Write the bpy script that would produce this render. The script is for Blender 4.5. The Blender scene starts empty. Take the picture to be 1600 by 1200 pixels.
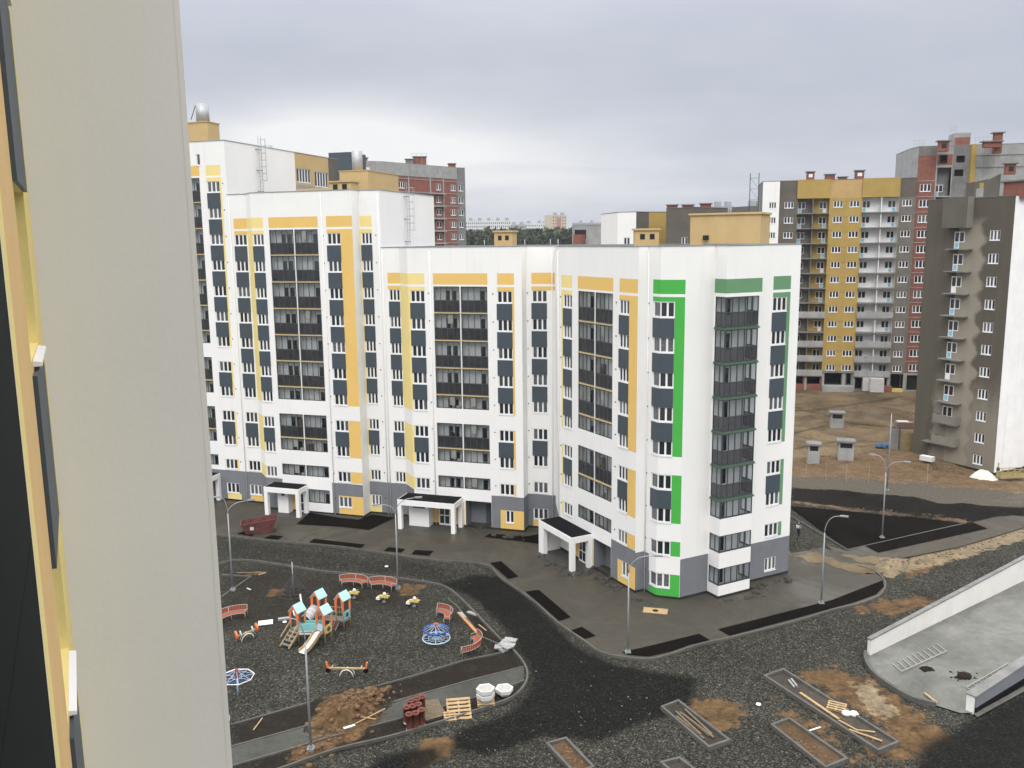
import bpy, bmesh, math, random
import numpy as np
from mathutils import Vector, Matrix
R = math.radians
random.seed(7)
rng = np.random.default_rng(7)
SC = bpy.context.scene
COL = SC.collection

# ------------------------------------------------------------------ camera
CH = 29.0                      # eye height: tenth floor window
FPX, PITCH, ROLL = 1363.0, R(9.36), R(-0.6786)
_fw = np.array([0, math.cos(PITCH), -math.sin(PITCH)]); _rt = np.array([1., 0, 0]); _up = np.cross(_rt, _fw)
RT = math.cos(ROLL)*_rt + math.sin(ROLL)*_up; UP = -math.sin(ROLL)*_rt + math.cos(ROLL)*_up; FW = _fw
cam_d = bpy.data.cameras.new('camera'); cam = bpy.data.objects.new('camera', cam_d); COL.objects.link(cam)
cam_d.sensor_width = 36.0; cam_d.lens = FPX/1600*36.0; cam_d.clip_start = 0.05; cam_d.clip_end = 6000
cam.matrix_world = Matrix(((RT[0], UP[0], -FW[0], 0), (RT[1], UP[1], -FW[1], 0), (RT[2], UP[2], -FW[2], CH), (0, 0, 0, 1)))
SC.camera = cam

# ------------------------------------------------------------------ sky, sun, exposure
SC.view_settings.view_transform = 'Standard'; SC.view_settings.look = 'None'
SC.view_settings.exposure = 0.40; SC.view_settings.gamma = 1.0
SUN_AZ, SUN_EL = R(183), R(46)          # azimuth clockwise from +Y
world = bpy.data.worlds.new('World'); SC.world = world; world.use_nodes = True

class NT:
    def __init__(s, tree): s.t = tree; s.n = tree.nodes; s.l = tree.links
    def add(s, typ, props=None, **inp):
        n = s.n.new(typ)
        for k, v in (props or {}).items(): setattr(n, k, v)
        for k, v in inp.items():
            k = int(k[1:]) if k[0] == '_' and k[1:].isdigit() else k.replace('_', ' ')
            s.set(n, k, v)
        return n
    def set(s, n, k, v):
        if isinstance(v, bpy.types.NodeSocket): s.l.new(v, n.inputs[k])
        elif isinstance(v, bpy.types.Node): s.l.new(v.outputs[0], n.inputs[k])
        else:
            if isinstance(v, (tuple, list)) and len(v) == 3 and n.inputs[k].type == 'RGBA': v = (*v, 1)
            n.inputs[k].default_value = v
    def math(s, op, a, b=0.0, c=None, clamp=False):
        n = s.n.new('ShaderNodeMath'); n.operation = op; n.use_clamp = clamp
        s.set(n, 0, a); s.set(n, 1, b)
        if c is not None: s.set(n, 2, c)
        return n.outputs[0]
    def mix(s, f, a, b):
        n = s.n.new('ShaderNodeMix'); n.data_type = 'RGBA'
        s.set(n, 0, f); s.set(n, 6, a); s.set(n, 7, b)
        return n.outputs[2]
    def ramp(s, f, stops):
        n = s.n.new('ShaderNodeValToRGB'); s.set(n, 0, f)
        e = n.color_ramp.elements
        while len(e) < len(stops): e.new(0.5)
        for el, (p, c) in zip(e, stops):
            el.position = p; el.color = (c, c, c, 1) if isinstance(c, (int, float)) else (*c, 1)
        return n.outputs[0]
    def maprange(s, v, a, b, c=0.0, d=1.0, smooth=True):
        n = s.n.new('ShaderNodeMapRange'); n.interpolation_type = 'SMOOTHSTEP' if smooth else 'LINEAR'
        s.set(n, 0, v); s.set(n, 1, a); s.set(n, 2, b); s.set(n, 3, c); s.set(n, 4, d)
        return n.outputs[0]

w = NT(world.node_tree); w.n.clear()
tc = w.add('ShaderNodeTexCoord').outputs['Generated']
sep = w.add('ShaderNodeSeparateXYZ', _0=tc)
X, Y, Z = sep.outputs
zc = w.math('MAXIMUM', Z, 0.0)
# cloud layer seen in perspective: project the direction on a flat ceiling
inv = w.math('DIVIDE', 1.0, w.math('ADD', zc, 0.10))
comb = w.add('ShaderNodeCombineXYZ', X=w.math('MULTIPLY', X, inv), Y=w.math('MULTIPLY', Y, inv), Z=0.0)
n1 = w.add('ShaderNodeTexNoise', Vector=comb.outputs[0], Scale=0.42, Detail=5.0, Roughness=0.55, Distortion=0.5)
n2 = w.add('ShaderNodeTexNoise', Vector=comb.outputs[0], Scale=1.3, Detail=4.0, Roughness=0.5)
cl = w.math('ADD', w.math('MULTIPLY', n1.outputs[0], 0.7), w.math('MULTIPLY', n2.outputs[0], 0.3))
cloud = w.ramp(cl, [(0.34, (0.400, 0.424, 0.493)), (0.50, (0.443, 0.466, 0.533)), (0.66, (0.510, 0.532, 0.585))])
az = w.math('ARCTAN2', X, Y); el = w.math('ARCSINE', Z)
def blob(azc, elc, sa, se):
    a = w.math('DIVIDE', w.math('SUBTRACT', az, R(azc)), R(sa)); e = w.math('DIVIDE', w.math('SUBTRACT', el, R(elc)), R(se))
    r2 = w.math('ADD', w.math('MULTIPLY', a, a), w.math('MULTIPLY', e, e))
    return w.math('EXPONENT', w.math('MULTIPLY', r2, -1.0))
# the thin place in the overcast, low over the left roofs
thin = w.math('ADD', blob(-11, 6.3, 10.5, 2.3), w.math('MULTIPLY', blob(-1, 4.3, 15, 2.4), 0.62))
thin = w.math('MULTIPLY', thin, w.maprange(cl, 0.30, 0.56, 0.55, 1.1))
cloud = w.mix(w.math('MINIMUM', thin, 1.0), cloud, (0.745, 0.745, 0.745))
# overcast skies brighten towards the zenith
zen = w.maprange(el, R(10.5), R(44), 1.0, 4.55)
cloud = w.mix(w.maprange(el, R(13), R(42)), cloud, (0.490, 0.482, 0.474))
sky = w.add('ShaderNodeTexSky', {'sky_type': 'NISHITA', 'sun_disc': False, 'sun_elevation': SUN_EL, 'sun_rotation': SUN_AZ})
scl = w.add('ShaderNodeVectorMath', {'operation': 'SCALE'}); w.set(scl, 0, cloud); w.set(scl, 3, zen)
bg1 = w.add('ShaderNodeBackground', Color=scl.outputs[0], Strength=0.97)
bg2 = w.add('ShaderNodeBackground', Color=sky.outputs[0], Strength=0.06)
mx = w.add('ShaderNodeMixShader', _0=0.06, _1=bg1, _2=bg2)
out = w.add('ShaderNodeOutputWorld', Surface=mx)

sd = bpy.data.lights.new('sun', 'SUN'); sd.energy = 0.95; sd.angle = R(24); sd.color = (1.0, 0.95, 0.88)
sun = bpy.data.objects.new('sun', sd); COL.objects.link(sun)
_sv = Vector((math.sin(SUN_AZ)*math.cos(SUN_EL), math.cos(SUN_AZ)*math.cos(SUN_EL), math.sin(SUN_EL)))
sun.rotation_euler = (-_sv).to_track_quat('-Z', 'Y').to_euler(); sun.location = (0, 0, 80)

# ------------------------------------------------------------------ survey helpers (photo pixel -> place on the ground / in the air)
def ray(x, y): return RT*(x-800)/FPX - UP*(y-600)/FPX + FW
def G(x, y, z=0.0):
    d = ray(x, y); t = (z-CH)/d[2]
    return Vector((d[0]*t, d[1]*t, z))
def at(x, y, D):
    d = ray(x, y); k = D/math.hypot(d[0], d[1])
    return Vector((d[0]*k, d[1]*k, CH+d[2]*k))
def zof(b, x, y):
    d = ray(x, y); return CH + d[2]/math.hypot(d[0], d[1])*math.hypot(b[0], b[1])
def dirv(a): return Vector((math.cos(R(a)), math.sin(R(a))))
A0 = -17.49
dP, dQ, dR, dS = dirv(A0), dirv(A0-45), dirv(A0+45), dirv(A0+90)

# ------------------------------------------------------------------ materials
MATS = {}
def mat(name, col, rough=0.8, var=0.0, scale=1.5, metal=0.0, spec=0.5, bump=0.0, bscale=40.0, streak=0.0, alpha=None, trans=False):
    if name in MATS: return MATS[name]
    m = bpy.data.materials.new(name); m.use_nodes = True; MATS[name] = m
    t = NT(m.node_tree); b = t.n['Principled BSDF']
    b.inputs['Base Color'].default_value = (*col, 1); b.inputs['Roughness'].default_value = rough
    b.inputs['Metallic'].default_value = metal; b.inputs['Specular IOR Level'].default_value = spec
    if var or streak or bump:
        co = t.add('ShaderNodeNewGeometry').outputs['Position']
    if var or streak:
        c = None
        n = t.add('ShaderNodeTexNoise', Vector=co, Scale=scale, Detail=6.0, Roughness=0.6)
        f = t.maprange(n.outputs[0], 0.3, 0.7, 1-var, 1+var, False)
        if streak:
            mp = t.add('ShaderNodeMapping', Vector=co, Scale=(2.2, 2.2, 0.07))
            s = t.add('ShaderNodeTexNoise', Vector=mp.outputs[0], Scale=1.0, Detail=5.0, Roughness=0.65)
            f = t.math('MULTIPLY', f, t.maprange(s.outputs[0], 0.52, 0.75, 1.0, 1-streak))
        v = t.add('ShaderNodeVectorMath', {'operation': 'SCALE'}); t.set(v, 0, tuple(col)); t.set(v, 3, f)
        t.l.new(v.outputs[0], b.inputs['Base Color'])
    if bump:
        nb = t.add('ShaderNodeTexNoise', Vector=co, Scale=bscale, Detail=3.0)
        bp = t.add('ShaderNodeBump', Strength=bump, Distance=0.02, Height=nb.outputs[0])
        t.l.new(bp.outputs[0], b.inputs['Normal'])
    if trans:
        t.n.remove(b)
        tr = t.add('ShaderNodeBsdfTransparent', Color=(*col, 1)); gl = t.add('ShaderNodeBsdfGlossy', Color=(0.9, 0.95, 1, 1), Roughness=0.02)
        fr = t.add('ShaderNodeFresnel', IOR=1.5)
        ms = t.add('ShaderNodeMixShader', _0=t.math('ADD', t.math('MULTIPLY', fr.outputs[0], 0.7), 0.02), _1=tr, _2=gl)
        t.l.new(ms.outputs[0], t.n['Material Output'].inputs[0])
    return m

M_white = mat('white_render', (0.80, 0.80, 0.785), 0.85, var=0.025, scale=0.30, streak=0.06)
M_grey = mat('grey_render', (0.165, 0.175, 0.192), 0.85, var=0.08, scale=0.6, streak=0.12)
M_ochre = mat('ochre_render', (0.73, 0.485, 0.145), 0.85, var=0.03, scale=0.6)
M_yellow = mat('yellow_render', (0.80, 0.65, 0.26), 0.85, var=0.03, scale=0.6)
M_green = mat('bright_green_render', (0.055, 0.40, 0.055), 0.8, var=0.04, scale=0.6)
M_sage = mat('sage_green_render', (0.12, 0.27, 0.135), 0.8, var=0.04, scale=0.6)
M_slate = mat('slate_panel', (0.048, 0.066, 0.082), 0.55, var=0.05, scale=0.7)
M_frame = mat('white_plastic', (0.80, 0.81, 0.82), 0.4)
M_glass = mat('dark_pane', (0.018, 0.020, 0.023), 0.06, spec=0.7)
M_glass3 = mat('painted_sky_pane', (0.045, 0.050, 0.056), 0.10, var=0.3, scale=0.8, spec=0.9)  # lighter base colour stands in for sky reflected in the pane
M_glass2 = mat('curtained_pane', (0.10, 0.105, 0.11), 0.12, var=0.35, scale=5.0, spec=0.7)
M_gframe = mat('graphite_frame', (0.050, 0.060, 0.066), 0.45)
M_clear = mat('clear_pane', (0.95, 0.97, 0.97), trans=True)
M_smoke = mat('smoked_pane', (0.052, 0.052, 0.058), 0.22, var=0.35, scale=1.2, spec=0.6)
def _smoke():
    t = NT(M_smoke.node_tree); b = t.n['Principled BSDF']; tr = t.add('ShaderNodeBsdfTransparent', Color=(0.40, 0.40, 0.43, 1))
    t.l.new(t.add('ShaderNodeMixShader', _0=0.42, _1=b, _2=tr).outputs[0], t.n['Material Output'].inputs[0])
_smoke()
M_inner = mat('loggia_plaster', (0.86, 0.86, 0.85), 0.85, var=0.04, scale=1.0)
M_lampw = mat('white_fitting', (0.85, 0.85, 0.82), 0.3)
M_cap = mat('galvanised_coping', (0.36, 0.38, 0.40), 0.45, metal=0.5, var=0.12, scale=1.0)
M_roof = mat('roofing_felt', (0.13, 0.135, 0.14), 0.8, var=0.25, scale=0.8)
M_bitumen = mat('wet_bitumen', (0.008, 0.008, 0.009), 0.8, spec=0.06, var=0.4, scale=0.8)
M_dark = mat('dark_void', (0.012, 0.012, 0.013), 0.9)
M_plinth = mat('plinth_concrete', (0.028, 0.028, 0.027), 0.9, var=0.3, scale=1.2, spec=0.1)
M_conc = mat('bare_concrete', (0.30, 0.305, 0.30), 0.9, var=0.18, scale=0.7, streak=0.25)
M_concd = mat('wet_concrete', (0.17, 0.172, 0.168), 0.85, var=0.25, scale=0.8, streak=0.3)
M_brick = mat('red_brickwork', (0.215, 0.080, 0.058), 0.9, var=0.18, scale=1.6)
M_must = mat('mustard_base_coat', (0.38, 0.265, 0.075), 0.9, var=0.10, scale=0.5, streak=0.12)
M_tan = mat('tan_base_coat', (0.46, 0.31, 0.13), 0.9, var=0.10, scale=0.5, streak=0.08)
M_pent = mat('penthouse_ochre', (0.50, 0.36, 0.17), 0.9, var=0.06, scale=0.7, streak=0.06)
M_umber = mat('umber_base_coat', (0.105, 0.095, 0.078), 0.9, var=0.16, scale=0.5, streak=0.15)
M_umberl = mat('drying_base_coat', (0.20, 0.185, 0.16), 0.9, var=0.12, scale=0.5, streak=0.12)
M_sageedge = mat('sage_slab_edge', (0.060, 0.115, 0.075), 0.8, var=0.05, scale=1)
M_yedge = mat('pale_yellow_slab_edge', (0.52, 0.41, 0.20), 0.85, var=0.05, scale=1)
M_steel = mat('galvanised_steel', (0.42, 0.44, 0.45), 0.62, metal=0.8, var=0.1, scale=3)
M_post = mat('lamp_post_grey', (0.30, 0.32, 0.33), 0.45, metal=0.3)
M_bluefilm = mat('blue_protective_film', (0.22, 0.50, 0.62), 0.5)
M_wood = mat('pale_timber', (0.38, 0.265, 0.14), 0.8, var=0.2, scale=4)
M_woodd = mat('weathered_timber', (0.135, 0.105, 0.070), 0.85, var=0.25, scale=4)
M_benchfr = mat('bench_frame_grey', (0.40, 0.38, 0.36), 0.6)
M_benchred = mat('red_stained_slats', (0.32, 0.085, 0.042), 0.6, var=0.12, scale=6)
M_orange = mat('orange_plastic', (0.72, 0.17, 0.055), 0.5, var=0.06, scale=3)
M_teal = mat('turquoise_plastic', (0.20, 0.50, 0.50), 0.5, var=0.05, scale=3)
M_tealp = mat('pale_turquoise_plastic', (0.38, 0.62, 0.62), 0.5)
M_blue = mat('blue_rope', (0.02, 0.075, 0.33), 0.6)
M_lblue = mat('pale_blue_paint', (0.42, 0.55, 0.68), 0.5)
M_ropes = mat('grey_rope', (0.16, 0.16, 0.22), 0.8)
M_whitep = mat('white_paint', (0.78, 0.78, 0.76), 0.5, var=0.06, scale=4)
M_step = mat('wet_step_concrete', (0.055, 0.053, 0.047), 0.6, var=.25, scale=1)
M_yplast = mat('yellow_plastic', (0.60, 0.46, 0.14), 0.5)
M_clayred = mat('red_brown_pipe', (0.19, 0.060, 0.043), 0.65, var=0.12, scale=5)
M_skip = mat('maroon_skip_paint', (0.115, 0.036, 0.033), 0.7, var=0.35, scale=2.0)
M_tubw = mat('white_concrete_tub', (0.62, 0.62, 0.60), 0.8, var=0.08, scale=4)
M_kerb = mat('kerb_concrete', (0.092, 0.089, 0.080), 0.85, var=0.22, scale=1.6)
M_sheet = mat('white_tarpaulin', (0.62, 0.60, 0.54), 0.6, var=0.12, scale=1.5)
M_rebar = mat('grey_reinforcing_bar', (0.36, 0.36, 0.34), 0.6, metal=0.3)
M_cyel = mat('cradle_yellow', (0.36, 0.29, 0.13), 0.6, var=0.2, scale=3)
M_skin = mat('skin', (0.55, 0.34, 0.25), 0.6)
M_cloth = mat('navy_work_clothes', (0.012, 0.015, 0.022), 0.9)

# ------------------------------------------------------------------ mesh helpers
class MB:
    def __init__(s): s.v = []; s.f = []; s.m = []; s.ms = []; s.smooth = []
    def mi(s, m):
        if m not in s.ms: s.ms.append(m)
        return s.ms.index(m)
    def poly(s, pts, m, sm=False):
        i = len(s.v); s.v += [tuple(p) for p in pts]; s.f.append(tuple(range(i, i+len(pts)))); s.m.append(s.mi(m)); s.smooth.append(sm)
    def hexa(s, p, m, skip=()):
        """p: 4 bottom (ccw from above) + 4 top"""
        i = len(s.v); s.v += [tuple(q) for q in p]; k = s.mi(m)
        for n, f in enumerate(((3, 2, 1, 0), (4, 5, 6, 7), (0, 1, 5, 4), (1, 2, 6, 5), (2, 3, 7, 6), (3, 0, 4, 7))):
            if n in skip: continue
            s.f.append(tuple(i+a for a in f)); s.m.append(k); s.smooth.append(False)
    def box(s, x0, x1, y0, y1, z0, z1, m):
        s.hexa([(x0, y0, z0), (x1, y0, z0), (x1, y1, z0), (x0, y1, z0), (x0, y0, z1), (x1, y0, z1), (x1, y1, z1), (x0, y1, z1)], m)
    def bar(s, a, b, wx, wz, m, up=(0, 0, 1)):
        """rectangular bar from a to b"""
        a = Vector(a); b = Vector(b); d = (b-a).normalized(); u = Vector(up)
        if abs(d.dot(u)) > 0.98: u = Vector((0, 1, 0))
        x = d.cross(u).normalized(); z = x.cross(d)
        x *= wx/2; z *= wz/2
        s.hexa([a-x-z, a+x-z, b+x-z, b-x-z, a-x+z, a+x+z, b+x+z, b-x+z], m)
    def tube(s, pts, r, m, n=6, close=False, caps=True):
        pts = [Vector(p) for p in pts]; k = s.mi(m); rings = []
        rs = r if isinstance(r, (list, tuple)) else [r]*len(pts)
        px = None
        for j, p in enumerate(pts):
            a = pts[j-1] if (j > 0 or close) else p; b = pts[(j+1) % len(pts)] if (j < len(pts)-1 or close) else p
            d = (b-a).normalized()
            if px is None: px = d.orthogonal().normalized()
            else:
                px = (px - d*px.dot(d)); px = px.normalized() if px.length > 1e-5 else d.orthogonal().normalized()
            py = d.cross(px); i = len(s.v); rings.append(i)
            for q in range(n):
                t = 2*math.pi*q/n; s.v.append(tuple(p+(px*math.cos(t)+py*math.sin(t))*rs[j]))
        m_ = len(pts)
        for j in range(m_ if close else m_-1):
            a, b = rings[j], rings[(j+1) % m_]
            for q in range(n):
                s.f.append((a+q, a+(q+1) % n, b+(q+1) % n, b+q)); s.m.append(k); s.smooth.append(n > 4)
        if caps and not close:
            s.f.append(tuple(rings[0]+q for q in reversed(range(n)))); s.m.append(k); s.smooth.append(False)
            s.f.append(tuple(rings[-1]+q for q in range(n))); s.m.append(k); s.smooth.append(False)
    def lathe(s, prof, m, n=12, c=(0, 0, 0), a0=0.0):
        """prof: list of (r,z)"""
        k = s.mi(m); rings = []
        for r, z in prof:
            i = len(s.v); rings.append(i)
            for q in range(n):
                t = a0+2*math.pi*q/n; s.v.append((c[0]+r*math.cos(t), c[1]+r*math.sin(t), c[2]+z))
        for a, b in zip(rings, rings[1:]):
            for q in range(n):
                s.f.append((a+q, a+(q+1) % n, b+(q+1) % n, b+q)); s.m.append(k); s.smooth.append(n > 8)
    def mesh(s, name):
        me = bpy.data.meshes.new(name); me.from_pydata(s.v, [], s.f)
        for m in s.ms: me.materials.append(m)
        me.polygons.foreach_set('material_index', s.m); me.polygons.foreach_set('use_smooth', s.smooth)
        me.update(); return me
def link(name, me, parent=None, loc=(0, 0, 0), rz=0.0):
    o = bpy.data.objects.new(name, me); COL.objects.link(o)
    o.location = loc; o.rotation_euler = (0, 0, rz)
    if parent is not None: o.parent = parent
    return o
def tag(o, label=None, cat=None, group=None, kind=None):
    if label: o['label'] = label
    if cat: o['category'] = cat
    if group: o['group'] = group
    if kind: o['kind'] = kind
    return o
def thing(name, label, cat, loc=(0, 0, 0), rz=0.0, group=None):
    return tag(link(name, None, None, loc, rz), label, cat, group)
def build(mb, name, parent=None, loc=(0, 0, 0), rz=0.0): return link(name, mb.mesh(name), parent, loc, rz)
def struct(mb, name, **k): return tag(build(mb, name, **k), kind='structure')
def copy_tree(o, parent=None):
    c = o.copy(); COL.objects.link(c)
    if parent is not None: c.parent = parent
    for ch in list(o.children): copy_tree(ch, c)
    return c
def offset_line(pts, off, close=False):
    """offset a 2D polyline to its left by off, mitred"""
    out = []; n = len(pts)
    for i in range(n):
        p = Vector(pts[i][:2])
        a = Vector(pts[i-1][:2]) if (i > 0 or close) else None; b = Vector(pts[(i+1) % n][:2]) if (i < n-1 or close) else None
        d1 = (p-a).normalized() if a is not None else (b-p).normalized(); d2 = (b-p).normalized() if b is not None else d1
        n1 = Vector((-d1.y, d1.x)); n2 = Vector((-d2.y, d2.x)); m = n1+n2
        if m.length < 1e-4: m = n1
        m.normalize(); out.append(p+m*(off/max(0.35, m.dot(n1))))
    return out
def ribbon(mb, pts, w0, w1, z0, z1, m, close=False):
    """a solid strip along a 2D polyline, between the two side offsets and two heights"""
    a = offset_line(pts, w0, close); b = offset_line(pts, w1, close); n = len(pts)
    for i in range(n if close else n-1):
        j = (i+1) % n
        mb.hexa([(*a[i], z0), (*a[j], z0), (*b[j], z0), (*b[i], z0), (*a[i], z1), (*a[j], z1), (*b[j], z1), (*b[i], z1)], m,
                skip=() if (not close and i in (0, n-2)) else (3, 5))
def smooth_line(px, n=4):
    """Catmull-Rom through points"""
    P = [Vector(p[:2]) for p in px]; out = []
    for i in range(len(P)-1):
        p0 = P[max(0, i-1)]; p1 = P[i]; p2 = P[i+1]; p3 = P[min(len(P)-1, i+2)]
        for k in range(n):
            t = k/n
            out.append(0.5*((2*p1)+(p2-p0)*t+(2*p0-5*p1+4*p2-p3)*t*t+(3*p1-p0-3*p2+p3)*t**3))
    out.append(P[-1]); return out

# ------------------------------------------------------------------ facade kit
class Seg:
    """one plane of a facade; u runs left to right seen from outside, w outwards"""
    def __init__(s, o, d, L, u0=0.0, base=Vector((0, 0))):
        s.o = Vector(o)-base; s.d = Vector(d).normalized(); s.L = L; s.u0 = u0; s.n = Vector((s.d.y, -s.d.x)); s.ang = math.atan2(s.d.y, s.d.x)
        s.holes = []; s.zones = []
    def p(s, u, w, z): q = s.o+s.d*(u-s.u0)+s.n*w; return (q.x, q.y, z)
    def xy(s, u, w=0): q = s.o+s.d*(u-s.u0)+s.n*w; return q
    def zone(s, u0, u1, z0, z1, m): s.zones.append((u0, u1, z0, z1, m))
    def hole(s, u0, u1, z0, z1, depth=0.12, m=None): s.holes.append((u0, u1, z0, z1, depth, m))
    def wall(s, mb, z0, z1, default):
        e0, e1 = s.u0, s.u0+s.L; r3 = lambda v: round(v, 3)
        us = {r3(e0), r3(e1)}; zs = {r3(z0), r3(z1)}
        for q in s.holes+s.zones:
            us |= {r3(min(max(q[0], e0), e1)), r3(min(max(q[1], e0), e1))}; zs |= {r3(min(max(q[2], z0), z1)), r3(min(max(q[3], z0), z1))}
        us = sorted(us); zs = sorted(zs)
        for za, zb in zip(zs, zs[1:]):
            run = None
            for ua, ub in list(zip(us, us[1:]))+[(None, None)]:
                key = None
                if ua is not None:
                    uc, zc_ = (ua+ub)/2, (za+zb)/2
                    if not any(h[0] < uc < h[1] and h[2] < zc_ < h[3] for h in s.holes):
                        key = default
                        for q in s.zones:
                            if q[0] < uc < q[1] and q[2] < zc_ < q[3]: key = q[4]
                if run and key == run[2]: run[1] = ub
                else:
                    if run and run[2] is not None: mb.poly([s.p(run[0], 0, za), s.p(run[1], 0, za), s.p(run[1], 0, zb), s.p(run[0], 0, zb)], run[2])
                    run = [ua, ub, key] if ua is not None else None
        for a, b, c, d, dep, m in s.holes:
            m = m or default
            mb.poly([s.p(a, 0, c), s.p(a, -dep, c), s.p(a, -dep, d), s.p(a, 0, d)], m); mb.poly([s.p(b, -dep, c), s.p(b, 0, c), s.p(b, 0, d), s.p(b, -dep, d)], m)
            mb.poly([s.p(a, 0, d), s.p(a, -dep, d), s.p(b, -dep, d), s.p(b, 0, d)], m); mb.poly([s.p(a, -dep, c), s.p(a, 0, c), s.p(b, 0, c), s.p(b, -dep, c)], m)

_cache = {}
def window_meshes(wd, ht, panes, var=0, sill=0.06, bars=None):
    key = ('win', round(wd, 2), round(ht, 2), panes, var, sill)
    if key in _cache: return _cache[key]
    f = MB(); fr, mu = 0.10, 0.15
    y0, y1 = 0.05, 0.13
    f.box(0, wd, y0, y1, 0, 0.11, M_frame); f.box(0, wd, y0, y1, ht-0.07, ht, M_frame)
    f.box(0, fr, y0, y1, 0.11, ht-0.07, M_frame); f.box(wd-0.06, wd, y0, y1, 0.11, ht-0.07, M_frame)
    pw = (wd-fr-0.06-mu*(panes-1))/panes
    for i in range(1, panes):
        x = fr+i*pw+(i-1)*mu; f.box(x, x+mu, y0+0.004, y1, 0.11, ht-0.07, M_frame)
    if sill: f.box(-0.03, wd+0.03, -0.05, y0-0.002, -0.045, 0.0, M_frame)
    g = MB()
    for i in range(panes):
        x = fr+i*(pw+mu); mm = M_glass2 if (var == 1 and i == 0) or (var == 2) or (var == 3 and i == panes-1) else M_glass3 if var == 4 or (var == 5 and i > 0) else M_glass
        g.poly([(x, y1-0.03, 0.11), (x+pw, y1-0.03, 0.11), (x+pw, y1-0.03, ht-0.07), (x, y1-0.03, ht-0.07)], mm)
    _cache[key] = (f.mesh('window'), g.mesh('pane')); return _cache[key]
def put_window(root, seg, u0, u1, z0, z1, panes=3, w=0.0, var=None, sill=0.06):
    if var is None: var = random.choice((0, 0, 0, 4, 5, 1, 3, 2) if panes > 1 else (0, 1))
    a, b = window_meshes(u1-u0, z1-z0, panes, var, sill)
    q = seg.xy(u0, w); o = link('window', a, root, (q.x, q.y, z0), seg.ang); link('pane', b, o); return o
def put_panel(root, seg, u0, u1, z0, z1, m=None, name='infill_panel', w=0.035, wb=-0.02):
    key = ('panel', round(u1-u0, 2), round(z1-z0, 2), name, w, (m or M_slate).name)
    if key not in _cache:
        b = MB(); b.box(0, u1-u0, -w, -wb, 0, z1-z0, m or M_slate); _cache[key] = b.mesh(name)
    q = seg.xy(u0); return link(name, _cache[key], root, (q.x, q.y, z0), seg.ang)

M_curt = mat('loggia_blind', (0.55, 0.52, 0.46), 0.9, var=0.1, scale=2)
def loggia_meshes(wd, ht, rail, dep, side, var=0):
    """glazed loggia cell: frame, clear sashes, smoked lower panels, the room behind, ceiling fittings.
    rail: height of the lower smoked panel (0: none)"""
    key = ('log', round(wd, 2), round(ht, 2), round(rail, 2), dep, side, var)
    if key in _cache: return _cache[key]
    f = MB(); g = MB(); lo = MB(); r = MB(); sp = MB(); y0, y1 = 0.03, 0.09; n = 4
    f.box(0, wd, y0, y1, 0, 0.08, M_gframe); f.box(0, wd, y0, y1, ht-0.09, ht, M_gframe)
    f.box(0, 0.09, y0, y1, 0.08, ht-0.09, M_gframe); f.box(wd-0.09, wd, y0, y1, 0.08, ht-0.09, M_gframe)
    if rail: f.box(0.09, wd-0.09, y0+0.004, y1, rail-0.04, rail+0.04, M_gframe)
    pw = (wd-0.18)/n
    for i in range(1, n):
        x = 0.09+i*pw; f.box(x-0.028, x+0.028, y0+0.002, y1-0.002, 0.08, ht-0.09, M_gframe)
    zb = rail if rail else 0.08
    for i in range(n):
        x = 0.09+i*pw
        g.poly([(x, 0.06, zb), (x+pw, 0.06, zb), (x+pw, 0.06, ht-0.09), (x, 0.06, ht-0.09)], M_clear)
        if rail: lo.box(x+0.01, x+pw-0.01, 0.05, 0.07, 0.08, rail-0.04, M_smoke)
    z_ = -0.0 if rail else -1.25
    d = dep
    r.poly([(0, 0.1, z_), (wd, 0.1, z_), (wd, d, z_), (0, d, z_)], M_inner); r.poly([(0, d, ht), (wd, d, ht), (wd, 0.1, ht), (0, 0.1, ht)], M_inner)
    r.poly([(0, 0.1, z_), (0, d, z_), (0, d, ht), (0, 0.1, ht)], M_inner); r.poly([(wd, d, z_), (wd, 0.1, z_), (wd, 0.1, ht), (wd, d, ht)], M_inner)
    r.poly([(0, d, z_), (wd, d, z_), (wd, d, ht), (0, d, ht)], M_inner)
    if var in (1, 3):      # a cupboard or boxes stored on the floor
        x0 = wd*(0.72 if side else 0.06); r.box(x0, x0+wd*0.16, d-0.42, d-0.02, z_+0.01, z_+(1.9 if var == 1 else 1.45), M_woodd if var == 1 else M_tubw)
    if var in (2, 3):      # a roller blind behind one sash
        x0 = 0.09+(2 if side else 1)*(wd-0.18)/4; r.box(x0+0.04, x0+(wd-0.18)/4-0.04, 0.115, 0.125, max(0.1, ht-1.0), ht-0.1, M_curt)
    # balcony door and window on the room's back wall
    xs = [(0.34, 0.54, 0), (0.58, 0.80, 1)] if side else [(0.62, 0.84, 0), (0.86, 0.97, 1)]
    dm = MB()
    for a, b, k in xs:
        za = z_+(0.75 if k else 0.05); zt = z_+2.15
        dm.box(a*wd, b*wd, d-0.06, d-0.01, za, zt, M_frame); dm.box(a*wd+0.06, b*wd-0.06, d-0.07, d-0.055, max(za+0.08, z_+0.85), zt-0.07, M_glass)
    for i in range(n):
        x = 0.09+(i+0.5)*pw
        sp.lathe([(0.0, -0.05), (0.075, -0.06), (0.075, 0.0)], M_lampw, 8, (x, 0.22, ht-0.10))
    res = [f.mesh('loggia'), g.mesh('clear_sash'), lo.mesh('smoked_panel') if rail else None, r.mesh('loggia_room'), dm.mesh('balcony_door'), sp.mesh('ceiling_spot')]
    _cache[key] = res; return res
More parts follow.
